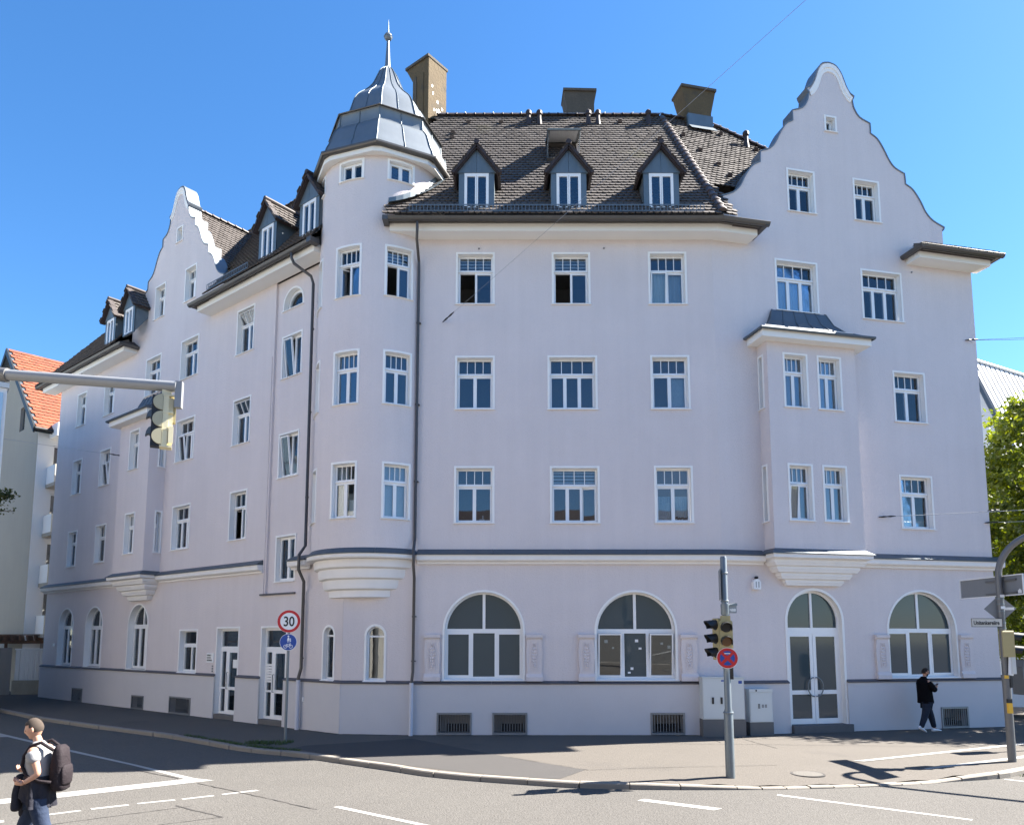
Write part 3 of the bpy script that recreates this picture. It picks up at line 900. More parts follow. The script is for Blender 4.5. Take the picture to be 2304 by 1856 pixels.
        FB.ring(H, archp(X0, X1, zb, zt), archp(X0 + .055, X1 - .055, zb + .07, zt - .055), y - .04, y + .03)
        FB.box(H, X0 + .055, X1 - .055, y - .04, y + .034, ztr - .075, ztr + .05)
        FB.box(H, cx - .04, cx + .04, y - .04, y + .034, ztr + .05, zt - .05)
        ri = r_ - .055
        def quarter(sgn):
            zq = ztr + .05; t0 = math.asin(max(-1, min(1, (zq - zs_) / ri))); t1 = math.acos(.04 / ri)
            pts = [(cx + sgn * .04, zq)] + [(cx + sgn * ri * math.cos(t0 + (t1 - t0) * i / 12), zs_ + ri * math.sin(t0 + (t1 - t0) * i / 12)) for i in range(13)]
            return pts if sgn > 0 else pts[::-1]
        glaze(H, quarter(1), y, w); glaze(H, quarter(-1), y, w)
        wc = (X1 - X0 - .11) / cas
        for i in range(1, cas): FB.box(H, X0 + .055 + wc * i - .045, X0 + .055 + wc * i + .045, y - .04, y + .03, zb + .07, ztr - .075)
        FB.build('frame', M_pvc, w)
        for i in range(cas):
            p, q = X0 + .055 + wc * i + (.045 if i else 0), X0 + .055 + wc * (i + 1) - (.045 if i < cas - 1 else 0)
            s_ = 'tilt' if (k.get('shop') == 'b' and i != 1) else 'shut'
            if i == 1 and k.get('shop'):
                glaze(H, rect(p, q, zb + .07, ztr - .075), y, w)
            else:
                pm = PANE_MAT[0]
                if s_ == 'tilt': PANE_MAT[0] = M_glass
                sash(H, p, q, zb + .07, ztr - .075, y + .012, w, s_, t=.036); PANE_MAT[0] = pm
        if k.get('shop') in ('a', 'b'):
            rr = random.Random(1 if k['shop'] == 'a' else 2); 
            spots = {'a': [(.42, .62), (.50, .69), (1.57, .70), (2.03, .22), (2.05, .14)], 'b': [(.24, .80), (.46, .66), (1.12, .82), (1.22, .64), (.98, .14), (.90, .05), (1.85, .76), (2.05, .66)]}[k['shop']]
            for (u, v_) in spots:
                mbb = MB(); xx = X0 + u; zz = zb + .1 + v_ * 1.15
                mbb.box(H, xx, xx + rr.uniform(.05, .1), y + .007, y + .012, zz, zz + rr.uniform(.04, .09)); mbb.build('sticker', M_sgnw, w)
    return w
# ------------------------------------------------------------------ oriels
def oriel(F, s0, s1, e, zlo, zhi, wr, tiers, roof_top, flank_sgn, flank_z):
    FF = Fr(F.pt(0, e, 0), F.x, F.n)
    h = []
    for (a, b, z0, z1) in wr: h.append(W(FF, a, b, z0, z1))
    mb = wall_sheet(FF, rect(s0, s1, zlo, zhi), h)
    # flanks
    for sx, sg in ((s0, -1), (s1, 1)):
        G = Fr(F.pt(sx, 0, 0), F.n if sg > 0 else -F.n, F.x * sg)
        loop = rect(0, e, zlo, zhi) if sg > 0 else rect(-e, 0, zlo, zhi)
        hs = []
        if sg == flank_sgn:
            for z0, z1 in flank_z:
                a, b = (.01, .31) if sg > 0 else (-.31, -.01)
                hs.append(W(G, a, b, z0, z1, cas=1, lights=1, depth=.16))
        t = wall_sheet(G, loop, hs)
        mb.add(t.v, t.f)
    mb.build('oriel_wall', M_wall, bld)
    # fascia and soffit
    o = .34
    mb = MB(); mb.box(F, s0 - o, s1 + o, -.0, e + o, zhi - .06, zhi + .16)
    mb.build('oriel_eave', M_cream, bld)
    # metal roof, flared
    prof = [(0, 0), (.12, .10), (.30, .30), (.42, .58), (.50, .98), (.52, roof_top - zhi - .2)]
    W0, W1 = s0 - o - .07, s1 + o + .07; D0 = e + o + .08; zb = zhi + .165
    inn = [(q / .52) for q, _ in prof]; hh = [z for _, z in prof]
    top_s0, top_s1, top_d = s0 + .55, s1 - .62, .02
    rows = []
    for t, z in zip(inn, hh):
        t = t
        rows.append([F.pt(W0 + (top_s0 - W0) * t, 0, zb + .02 + z), F.pt(W0 + (top_s0 - W0) * t, D0 + (top_d - D0) * t, zb + .02 + z), F.pt(W1 + (top_s1 - W1) * t, D0 + (top_d - D0) * t, zb + .02 + z), F.pt(W1 + (top_s1 - W1) * t, 0, zb + .02 + z)])
    mb = MB()
    mb.add([p for r in rows for p in r], [(i * 4 + k, i * 4 + k + 1, (i + 1) * 4 + k + 1, (i + 1) * 4 + k) for i in range(len(rows) - 1) for k in range(3)])
    mb.poly([F.pt(W0, 0, zb + .018), F.pt(W0, D0, zb + .018), F.pt(W1, D0, zb + .018), F.pt(W1, 0, zb + .018)])
    rf = mb.build('oriel_roof', M_zincd, bld)
    for k in range(1, 5):
        f = k / 5
        path = []
        for r in rows:
            path.append(r[1].lerp(r[2], f) + Z * .012)
        mb = MB(); mb.tube(path, .013, 6); mb.build('seam', M_zincd, rf)
    for k in (1, 2):
        mb = MB(); mb.tube([r[k] + Z * .01 for r in rows], .016, 6); mb.build('seam', M_zincd, rf)
    # gutter rim
    mb = MB(); mb.tube([F.pt(W0, 0, zb), F.pt(W0, D0, zb), F.pt(W1, D0, zb), F.pt(W1, 0, zb)], .045, 8); mb.build('rim_gutter', M_zincd, rf)
    for k in range(4):
        f0, f1 = .03 + k * .2, .2 + k * .2
        a, b = rows[0][1].lerp(rows[0][2], f0), rows[0][1].lerp(rows[0][2], f1)
        mb = MB(); mb.tube([a + Z * .05, b + Z * .05], .012, 6); mb.build('snow_bar', M_sgnw, rf)
    # stepped corbel
    mb = MB()
    rings = []
    for (a, b, d, z) in tiers:
        rings.append([F.pt(a, -.01, z), F.pt(a, d, z), F.pt(b, d, z), F.pt(b, -.01, z)])
    mb.add([p for r in rings for p in r], [(i * 4 + k, i * 4 + k + 1, (i + 1) * 4 + k + 1, (i + 1) * 4 + k) for i in range(len(rings) - 1) for k in range(3)] + [(3, 2, 1, 0), tuple(range(len(rings) * 4 - 4, len(rings) * 4))])
    mb.build('oriel_corbel', M_corn, bld)

def tier_set(s0, s1, e, base):
    t = [(s0 - .14, s1 + .14, e + .16, 5.10), (s0 - .14, s1 + .14, e + .16, 4.98), (s0 - .06, s1 + .06, e + .07, 4.95)]
    n_ = 4; w = (s1 - s0)
    lo = [(0, .0), (.12, .13), (.27, .27), (.44, .38)]
    zt = 4.94; hgt = (4.94 - base) / n_
    for i, (i0, d0) in enumerate(lo):
        a, b, d = s0 - .03 + i0 * w * .42, s1 + .03 - i0 * w * .42, max(.06, e * (1 - i * .22))
        t += [(a, b, d, zt - .005), (a, b, d, zt - hgt * .45), (a + .02, b - .02, d - .015, zt - hgt * .52), (a + .07, b - .07, d - .04, zt - hgt * .9)]
        zt -= hgt
    return t
oriel(FR, 1.38, 4.34, .52, 5.1, 11.46, [(1.88, 2.71, 9.43, 11.1), (3.02, 3.85, 9.43, 11.1), (1.89, 2.72, 6.06, 7.755), (3.03, 3.86, 6.06, 7.755)], tier_set(1.38, 4.34, .52, 4.2), 12.66, -1, [(9.43, 11.08), (6.05, 7.75)])
oriel(FL, -11.88, -9.325, .65, 5.1, 11.29, [(-11.03, -10.2, 9.3, 10.93), (-11.05, -10.2, 5.95, 7.59)], tier_set(-11.88, -9.325, .65, 4.15), 12.5, 1, [(9.3, 10.93), (5.95, 7.6)])
# mixed states on the right oriel
for w_ in wins:
    if abs(w_[1] - 1.89) < .001 and abs(w_[3] - 6.06) < .001: w_[6]['st'] = ['tilt', 'shut']
for w_ in wins: make_window(*w_)
PANE_MAT[0] = None

# ------------------------------------------------------------------ plinth, cornices
PLP = [(0, -.02), (.06, -.02), (.06, 1.40), (0, 1.40)]
def plinth(F, x0, x1, holes=()):
    G = Fr(F.pt(0, .06, 0), F.x, F.n)
    mb = wall_sheet(G, rect(x0, x1, -.05, 1.415), [rect(*q) for q in holes])
    for x in (x0, x1): mb.quad(F.pt(x, 0, -.05), F.pt(x, .06, -.05), F.pt(x, .06, 1.415), F.pt(x, 0, 1.415))
    for q in holes:
        for (a, b) in (((q[0], q[2]), (q[0], q[3])), ((q[0], q[3]), (q[1], q[3])), ((q[1], q[2]), (q[1], q[3])), ((q[0], q[2]), (q[1], q[2]))):
            mb.quad(F.pt(a[0], .06, a[1]), F.pt(b[0], .06, b[1]), F.pt(b[0], -.16, b[1]), F.pt(a[0], -.16, a[1]))
    mb.build('plinth', M_plinth, bld)
    L = x1 - x0; k = max(1, round(L / 2.1))
    for i in range(k):
        mb = MB(); mb.sweep(F, [(0, 1.40), (.095, 1.405), (.10, 1.43), (.0, 1.495)], [x0 + L * i / k + .003, x0 + L * (i + 1) / k - .003]); mb.build('plinth_ledge', M_ledge, bld)
def sh(q): return (q[0][0], q[1][0], q[0][1], q[2][1])
plinth(FL, -20.28, -4.95, [sh(q) for q in grl])
plinth(FL, -3.64, -2.27); plinth(FL, -.96, 1.81)
plinth(FT, -.03, (PC - PB).length)
plinth(FC, -2.78, 6.04, [sh(q) for q in grc])
plinth(FR, .01, 1.95); plinth(FR, 3.86, 9.39, [sh(q) for q in grr])

def cornice(F, x0, x1, steps=1, cyl=False, m0=0, m1=0):
    xs = [(lambda y: x0 - y * m0), (lambda y: x1 + y * m1)]
    mb = MB(); mb.sweep(F, [(0, 4.80), (.07, 4.80), (.075, 4.855), (.13, 4.875), (.13, 4.885), (0, 4.885)], xs); mb.build('cornice_moulding', M_corn, bld, smooth=cyl)
    mb = MB(); mb.sweep(F, [(0, 4.887), (.19, 4.887), (.215, 4.92), (.22, 5.05), (0, 5.06)], xs); mb.build('cornice', M_corn, bld, smooth=cyl)
    L = x1 - x0; k = max(1, round(L / 1.95)); per = max(1, steps // k)
    for i in range(k):
        a, b = x0 + L * i / k + .004, x0 + L * (i + 1) / k - .004
        mb = MB(); mb.sweep(F, [(0, 5.062), (.262, 5.052), (.265, 5.078), (0, 5.235)], [(lambda y, a=a, i=i: a - (y * m0 if i == 0 else 0)), (lambda y, b=b, i=i: b + (y * m1 if i == k - 1 else 0))]); mb.build('cornice_flashing', M_zincd, bld)
cornice(FL, -20.45, -11.98); cornice(FL, -9.22, -2.35)
cornice(FL, -.745, .15)
MT = math.tan(R(6.35))
cornice(FC, -2.72, 6.049, m1=MT); cornice(FR, .001, 1.28, m0=MT); cornice(FR, 4.44, 9.58)
# over the oriels
for F, a, b, e in ((FR, 1.38, 4.34, .52), (FL, -11.88, -9.325, .65)):
    mb = MB(); P = []
    for d, z in ((e, 5.25), (e + .20, 5.105), (e + .20, 5.085), (e, 5.085)):
        k = d - e
        P.append([F.pt(a - k, 0, z), F.pt(a - k, d, z), F.pt(b + k, d, z), F.pt(b + k, 0, z)])
    mb.add([p for r in P for p in r], [(i * 4 + k, i * 4 + k + 1, (i + 1) * 4 + k + 1, (i + 1) * 4 + k) for i in range(3) for k in range(3)])
    mb.build('cornice_flashing', M_zincd, bld)
# turret corbel and its cornice
CA = Cy(AX, TR)
a0, a1 = -96 * DEG, 44.0 * DEG
xs = [a0 + (a1 - a0) * i / 35 for i in range(36)]
for i in range(4):
    aa = a0 + (a1 - a0) * i / 4 + .004; ab = a0 + (a1 - a0) * (i + 1) / 4 - .004
    mb = MB(); mb.sweep(CA, [(-.02, 5.06), (.15, 5.05), (.155, 5.075), (-.02, 5.245)], [aa + (ab - aa) * j / 8 for j in range(9)]); mb.build('cornice_flashing', M_zincd, bld)
mb = MB(); mb.sweep(CA, [(-.3, 5.055), (.12, 5.05), (.12, 4.965), (.09, 4.93), (-.3, 4.93)], xs); mb.build('turret_cornice', M_corn, bld, smooth=True)
rr_ = [(1.86, 4.925), (1.86, 4.80), (1.835, 4.70), (1.77, 4.665), (1.725, 4.655), (1.72, 4.50), (1.695, 4.40), (1.63, 4.365), (1.59, 4.355), (1.58, 4.20), (1.555, 4.10), (1.48, 4.065), (1.44, 4.055), (1.435, 3.86), (1.2, 3.84)]
mb = MB()
mb.sweep(CA, [(r - TR, z) for r, z in rr_] + [(-1.2, 3.84), (-1.2, 4.925)], [(-118 + 7 * i) * DEG for i in range(27)])
mb.build('turret_corbel', M_corn, bld, smooth=True)

# ledge under the stair bay, recess corners, service slot
mb = MB(); mb.box(FL, -2.42, -.55, 0, .07, 4.06, 4.115); mb.build('bay_ledge', M_ledge, bld)
mb = MB(); mb.box(FL, -2.33, -2.27, 0, .025, 4.12, 12.1); mb.build('wall_strip', M_wall, bld)

# ------------------------------------------------------------------ basement grilles
for F, rs in ((FL, grl), (FC, grc), (FR, grr)):
    for r in rs:
        x0, x1, z0, z1 = sh(r)
        mb = MB(); mb.ring(F, rect(x0 - .03, x1 + .03, z0 - .03, z1 + .03), rect(x0 + .025, x1 - .025, z0 + .025, z1 - .025), .05, .085)
        g = mb.build('basement_grille', M_grille, bld)
        k = max(6, int((x1 - x0) / .075))
        for i in range(1, k):
            x = x0 + (x1 - x0) * i / k
            mb = MB(); mb.box(F, x - .008, x + .008, .058, .075, z0, z1); mb.build('bar', M_grille, g)
        mb = MB(); mb.box(F, x0 - .01, x1 + .01, -.62, -.6, z0 - .01, z1 + .01); mb.box(F, x0 - .01, x1 + .01, -.6, -.15, z0 - .012, z0 - .005); mb.build('light_well', M_floor if F is not FL else M_dark, g)
        mb = MB(); mb.box(F, x0 + .25 * (x1 - x0), x1 - .1, -.5, -.45, z0, z0 + .22); mb.build('well_box', M_dark, g)

# ------------------------------------------------------------------ doors
def leaf(F, x0, x1, z0, z1, y, parent, rail=.36, t=.085):
    mb = MB(); zr = z0 + (z1 - z0) * rail
    mb.ring(F, rect(x0, x1, z0, z1), rect(x0 + t, x1 - t, z0 + t * 1.5, z1 - t), y - .03, y + .03)
    mb.box(F, x0 + t, x1 - t, y - .03, y + .03, zr - t * .6, zr + t * .6)
    o = mb.build('leaf', M_pvc, parent)
    glaze(F, rect(x0 + t, x1 - t, zr + t * .6, z1 - t), y, parent)
    glaze(F, rect(x0 + t, x1 - t, z0 + t * 1.5, zr - t * .6), y, parent)
for (x0, x1) in ((-4.95, -3.64), (-2.27, -.96)):
    dp = .20
    G = Fr(FL.pt(0, -dp, 0), FL.x, FL.n)
    mb = MB()
    mb.ring(FL, rect(x0 - .06, x1 + .06, 0, 3.08), rect(x0, x1, .0, 3.02), .0, .014)
    n_ = 4; q = rect(x0, x1, 0, 3.02)
    mb.add([FL.pt(x, .0, z) for x, z in q] + [FL.pt(x, -dp, z) for x, z in q], [(i, (i + 1) % 4, (i + 1) % 4 + 4, i + 4) for i in range(1, 4)])
    for x in (x0, x1): mb.quad(FL.pt(x, .0, 0), FL.pt(x, .062, 0), FL.pt(x, .062, 1.40), FL.pt(x, 0, 1.40))
    d = mb.build('door', M_white, bld)
    mb = MB(); mb.box(FL, x0 + .002, x1 - .002, -dp - .05, .03, -.02, .155); mb.build('step', M_step, d)
    zt = 3.0
    mb = MB(); mb.ring(G, rect(x0, x1, .16, 3.02), rect(x0 + .06, x1 - .06, .17, zt - .06), -.03, .05)
    mb.box(G, x0 + .06, x1 - .06, -.03, .05, 2.30, 2.42)
    xm = x0 + (x1 - x0) * .34
    mb.box(G, xm - .03, xm + .03, -.03, .045, .17, 2.30)
    mb.build('frame', M_pvc, d)
    glaze(G, rect(x0 + .06, x1 - .06, 2.42, zt - .06), 0, d)
    leaf(G, xm + .03, x1 - .06, .17, 2.30, .02, d, .40)
    leaf(G, x0 + .06, xm - .03, .17, 2.30, .02, d, .40, t=.05)
    mb = MB(); mb.tube([G.pt(xm + .075, .06, 1.0), G.pt(xm + .075, .11, 1.0), G.pt(xm + .075, .11, 1.55), G.pt(xm + .075, .06, 1.55)], .014, 6); mb.build('handle', M_steel, d)
    if x0 > -3:
        for i in range(7):
            mb = MB(); mb.box(G, x0 + .11, xm - .08, .052, .06, 1.3 + i * .085, 1.37 + i * .085); mb.build('letter_flap', M_sgnw, d)
    else:
        mb = MB(); mb.box(G, xm + .32, x1 - .3, .03, .036, 1.7, 1.98); mb.build('notice', M_sgnw, d)
# arched glazed double door
dp = .20; x0, x1, zt = 1.93, 3.88, 4.16
mb = MB(); oo = archp(x0, x1, .0, zt); ii = archp(x0 + .075, x1 - .075, 0, zt - .075)
mb.ring(FR, oo, ii, -.01, .016); n_ = len(ii)
mb.add([FR.pt(x, 0, z) for x, z in ii] + [FR.pt(x, -dp, z) for x, z in ii], [(i, (i + 1) % n_, (i + 1) % n_ + n_, i + n_) for i in range(1, n_)])
d = mb.build('entrance_door', M_white, bld)
mb = MB(); mb.box(FR, x0 + .07, x1 + .06, -dp - .05, .14, -.02, .215); mb.build('step', M_step, d)
G = Fr(FR.pt(0, -dp, 0), FR.x, FR.n); X0, X1 = x0 + .075, x1 - .075; zt -= .075; r_ = (X1 - X0) / 2; cx = (X0 + X1) / 2; zs_ = zt - r_
mb = MB(); mb.ring(G, archp(X0, X1, .22, zt), archp(X0 + .06, X1 - .06, .225, zt - .06), -.03, .045); mb.box(G, X0 + .06, X1 - .06, -.03, .045, 2.84, 3.0); mb.box(G, cx - .035, cx + .035, -.03, .045, 3.0, zt - .05)
mb.build('frame', M_pvc, d)
PANE_MAT[0] = M_film
ri = r_ - .06
for sg in (1, -1):
    arc = [(cx + sg * ri * math.cos(t), zs_ + ri * math.sin(t)) for t in [math.acos(.035 / ri) * i / 12 for i in range(13)]]
    pts = [(cx + sg * .035, 3.0), (cx + sg * ri, 3.0)] + arc
    glaze(G, pts if sg > 0 else pts[::-1], 0, d)
leaf(G, X0 + .06, cx - .006, .225, 2.84, .02, d, .345, t=.10); leaf(G, cx + .006, X1 - .06, .225, 2.84, .02, d, .345, t=.10)
PANE_MAT[0] = None
for sg in (1, -1):
    mb = MB(); mb.tube([G.pt(cx + sg * (.05 + .20 * math.sin(math.pi * i / 12)), .11, 1.28 + .27 * math.cos(math.pi * i / 12)) for i in range(13)], .018, 8)
    for s2 in (1, -1): mb.tube([G.pt(cx + sg * .05, .04, 1.28 + s2 * .27), G.pt(cx + sg * .05, .11, 1.28 + s2 * .27)], .014, 6)
    mb.build('handle', M_steel, d, smooth=True)

# ------------------------------------------------------------------ pilasters beside the arched windows
def pilaster(F, x0, x1):
    cx = (x0 + x1) / 2; hw = (x1 - x0) / 2
    zs = [1.50, 1.62, 1.63, 1.70, 1.9, 2.2, 2.4, 2.6, 2.66]
    hws = [hw, hw, hw * .88, hw * .84, hw * .90, hw * .99, hw * .97, hw * .88, hw * .84]
    mb = MB()
    poly = [(cx + h, z) for h, z in zip(hws[3:], zs[3:])] + [(cx - h, z) for h, z in zip(hws[3:][::-1], zs[3:][::-1])]
    mb.prism(F, poly, 0, .07)
    p = mb.build('pilaster', M_wall, bld)
    mb = MB(); mb.sweep(F, [(0, 2.66), (.075, 2.66), (.10, 2.70), (.125, 2.71), (.125, 2.79), (0, 2.80)], [cx - hw, cx + hw]); mb.build('cap', M_wall, p)
    mb = MB(); mb.sweep(F, [(0, 1.49), (.115, 1.49), (.115, 1.61), (.085, 1.66), (.07, 1.70), (0, 1.70)], [cx - hw, cx + hw]); mb.build('base', M_wall, p)
    pan = [(cx + .42 * hw * s, z) for s, z in ((.82, 1.82), (1, 2.15), (1, 2.35), (.62, 2.56))] + [(cx - .42 * hw * s, z) for s, z in ((.62, 2.56), (1, 2.35), (1, 2.15), (.82, 1.82))]
    inn = [(cx + (x - cx) * .86, 2.19 + (z - 2.19) * .95) for x, z in pan]
    mb = MB(); mb.ring(F, pan, inn, .07, .086); mb.build('panel_edge', M_wall, p)
    mb = MB()
    for i in range(7):
        z = 1.93 + i * .088; w_ = .075 * math.sin(math.pi * (i + 1.1) / 8.2)
        for sg in (1, -1):
            a, b = F.pt(cx, .07, z - .02), F.pt(cx + sg * w_ * 1.25, .07, z + .055)
            mid = a.lerp(b, .5) + F.n * .03
            up = F.pt(cx + sg * w_ * .45, .07, z + .06); lo = F.pt(cx + sg * w_ * .8, .07, z - .005)
            mb.add([a, lo, b, up, mid], [(0, 1, 4), (1, 2, 4), (2, 3, 4), (3, 0, 4)])
    mb.sphere(F.pt(cx, .075, 1.90), .028, 8, 6); mb.sphere(F.pt(cx, .075, 2.52), .022, 8, 6)
    mb.build('leaf_relief', M_wall, p)
for F, a, b in ((FC, -2.493, -2.028), (FC, .40, .865), (FC, 1.878, 2.343), (FC, 4.776, 5.253), (FR, 4.875, 5.34), (FR, 7.84, 8.31)): pilaster(F, a, b)

# ------------------------------------------------------------------ small fixings on the walls
def fix_box(name, F, x0, x1, y1, z0, z1, m):
    mb = MB(); mb.box(F, x0, x1, 0, y1, z0, z1); return mb.build(name, m, bld)
pq = fix_box('name_plaque', FL, -5.57, -5.11, .02, 1.86, 2.19, M_sgnw)
for i in range(3): fix_box('door_bell', FL, -5.21, -5.14, .02, 1.55 + i * .085, 1.60 + i * .085, M_grille)
fix_box('meter_flap', FL, -19.05, -18.9, .03, 2.35, 2.48, M_sgnw)
fix_box('intercom', FL, .05, .13, .08, .82, .95, M_sgnw)
fix_box('vent_flap', FL, -.25, -.09, .03, 3.0, 3.28, M_wall)
# wall lamp, white shade with a dark top
mb = MB(); mb.prism(FR, [(.90, 4.09), (1.13, 4.09), (1.13, 4.30), (1.09, 4.36), (1.05, 4.385), (.98, 4.385), (.94, 4.36), (.90, 4.30)], .0, .13)
lp = mb.build('wall_lamp', M_sgnw, bld)
for x in (.965, 1.05):
    mb = MB(); mb.box(FR, x, x + .022, .128, .136, 4.14, 4.31); mb.build('slot', M_grille, lp)
mb = MB(); mb.sphere(FR.pt(1.01, .09, 4.43), .06, 10, 6, (1.1, 1, .7)); mb.build('cap', M_black, lp)
# little wall eyes
for F, x, z in ((FC, -1.0, 14.38), (FC, 2.78, 14.39), (FR, 7.02, 14.42)):
    mb = MB(); mb.sphere(F.pt(x, .02, z), .03, 8, 5); mb.build('wall_eye', M_grille, bld)

def text_obj(name, txt, F, x, z, size, m, parent, y=.0, align='LEFT', bold=0.0, sx=1.0):
    cu = bpy.data.curves.new(name, 'FONT'); cu.body = txt; cu.size = size; cu.align_x = align; cu.extrude = .0015; cu.offset = bold
    tmp = bpy.data.objects.new(name, cu); COL.objects.link(tmp)
    dg = bpy.context.evaluated_depsgraph_get(); dg.update()
    me = bpy.data.meshes.new_from_object(tmp.evaluated_get(dg))
    bpy.data.objects.remove(tmp); 
    mb = MB(); mb.add([F.pt(x + v.co.x * sx, y + v.co.z, z + v.co.y) for v in me.vertices], [tuple(p.vertices) for p in me.polygons])
    return mb.build(name, m, parent, fix=False)
for i, t in enumerate(('FERBER I', 'KLERE K', 'BRIDMERE')):
    text_obj('lettering', t, FL, -5.54, 2.09 - i * .085, .075, M_text, pq, y=.023, bold=.001)
# ------------------------------------------------------------------ roofs
TAN = 1.31; ZE = 14.95
SL = math.sqrt(1 + TAN * TAN)
class Slope:
    """roof slope: u along the eave, w up the slope; built from a frame whose y is outward"""
    def __init__(s, F, off):
        s.F = F; s.off = off
    def pt(s, x, d, lift=0.0):
        """x along the wall frame, d plan distance inwards from the eave line"""
        return s.F.pt(x, s.off - d, ZE + TAN * d) + (s.F.n * TAN + Z) / SL * lift
    def xd(s, P):
        v = Vector((P[0], P[1], 0)) - Vector((s.F.o.x, s.F.o.y, 0))
        return v.dot(s.F.x), s.off - v.dot(s.F.n)
SLL, SLC, SLR = Slope(FL, .83), Slope(FC, .92), Slope(FR, .92)
roof_rnd = random.Random(21)
def tiles_on(mb, pt, poly, tw=.18, ex=.215, holes=()):
    """overlapping round-ended tiles over a polygon in (x, w); pt(x, w, lift) gives the point"""
    xs = [p[0] for p in poly]; ws = [p[1] for p in poly]
    w = min(ws); row = 0
    while w < max(ws) - .02:
        x = min(xs) - tw + (row % 2) * tw / 2
        while x < max(xs) + tw:
            if inside(poly, x, w + ex * .5) and not any(inside(h, x, w + ex * .5) for h in holes):
                j = roof_rnd.uniform(-.006, .006); l0 = .050 + roof_rnd.uniform(-.006, .008); hw = tw / 2 - .0015
                bot = [(-hw, .055), (-hw * .62, .012), (0, 0), (hw * .62, .012), (hw, .055)]
                top = [pt(x + a, w + b + j, l0) for a, b in bot] + [pt(x + hw, w + ex + .03, .014), pt(x - hw, w + ex + .03, .014)]
                low = [pt(x + a, w + b + j, l0 - .036) for a, b in bot]
                P = top + low
                mb.add(P, [(0, 1, 2, 3, 4, 5, 6)] + [(i + 7, i + 8, i + 1, i) for i in range(4)])
            x += tw
        w += ex; row += 1
def slope_roof(S_, poly, holes=()):
    """poly in (x, d plan)"""
    v, f = cdt_faces(poly, holes)
    mb = MB()
    mb.add([S_.pt(p.x, p.y) for p in v], [tuple(q) for q in f])
    return mb
def slope_tiles(mb, S_, poly, holes=()):
    tiles_on(mb, lambda x, w, l: S_.pt(x, w / SL, l), [(x, d * SL) for x, d in poly], holes=[[(x, d * SL) for x, d in h] for h in holes])

RD = 5.45
RCR = Vector((5.58, 25.90, 0)); RLC = Vector((-2.8, 25.9, 0)); RR = RCR + XR * 2.0
xL0 = -21.35
Lleft = SLL.xd(RLC)[0]
polyL = [(xL0, 0), (-12.9, 0), (-12.9, 1.34), (-5.6, 1.34), (-5.6, 0), (.81, 0), (.81, 1.9), (SLL.xd(RLC)[0], SLL.xd(RLC)[1]), (xL0 + RD, RD)]
polyC = [(-3.70, 0), (6.17, 0), SLC.xd(RCR), SLC.xd(RLC), (-3.70, 2.2)]
rx, rd_ = SLR.xd(RCR); rrx, rrd = SLR.xd(RR)
hx0, hd0 = SLR.xd((6.17, 20.45))
polyR = [(hx0, 0), (.38, 0), (.38, 1.46), (7.0, 1.46), (rrx, rrd), (rx, rd_)]
roof = None
mb = MB()
# gable breaks cut into the lower slopes
cutL = [(-12.75, -.1), (-12.75, .84), (-5.75, .84), (-5.75, -.1)]
mbD = slope_roof(SLC, polyC)
for S_, pl_ in ((SLL, polyL), (SLR, polyR)):
    t = slope_roof(S_, pl_); mbD.add(t.v, t.f)
# rear slopes
zr_ = ZE + TAN * RD
def P3(v, z): return Vector((v[0], v[1], z))
Lr = SLL.pt(xL0 + RD, RD)
back = [P3(foot[5], ZE), P3(foot[6], ZE), P3(foot[7], ZE), P3(foot[8], ZE)]
cR = SLR.pt(7.0, 1.46); cLf = SLL.pt(xL0, 0)
mbD.poly([P3(RR, zr_), cR, back[0]]); mbD.poly([P3(RCR, zr_), P3(RR, zr_), back[0], back[1]])
mbD.poly([P3(RLC, zr_), P3(RCR, zr_), back[1], back[2]]); mbD.poly([Lr, P3(RLC, zr_), back[2], back[3]]); mbD.poly([cLf, Lr, back[3]])
# cross roofs behind the gables
def cross(F, S_, cx, zr, hw, zlow, dep):
    """ridge at cx, height zr, running inwards to meet the main slope; returns side planes"""
    d_in = (zr - ZE) / TAN - S_.off
    out = []
    for sg in (-1, 1):
        A0 = F.pt(cx, -dep, zr); A1 = F.pt(cx, -d_in - .1, zr)
        B0 = F.pt(cx + sg * hw, -dep, zlow); dl = (zlow - ZE) / TAN - S_.off; B1 = F.pt(cx + sg * hw, -max(dl, dep), zlow)
        out.append((A0, A1, B1, B0))
    return out
crossL = cross(FL, SLL, -9.25, 20.28, 3.42, 15.9, .30); crossR = cross(FR, SLR, 4.376, 20.5, 3.7, 15.9, .30)
for q in crossL + crossR: mbD.poly(q)
roof = mbD.build('roof', M_deck, bld, fix=False)
TB = MB()
slope_tiles(TB, SLC, polyC)
slope_tiles(TB, SLR, polyR)
slope_tiles(TB, SLL, polyL)
for q in (crossL[1], crossL[0], crossR[0], crossR[1]):
    A0, A1, B1, B0 = q
    ux = (A1 - A0).normalized(); up = (A0 - B0); hgt = up.length; up = up.normalized(); nn = ux.cross(up)
    if nn.z < 0: nn = -nn
    Ln = (A1 - A0).length; Lb = (B1 - B0).length
    tiles_on(TB, lambda x, w, l, B0=B0, ux=ux, up=up, nn=nn: B0 + ux * x + up * w + nn * l, [(0, 0), (Lb + .05, 0), (Ln, hgt), (0, hgt)])
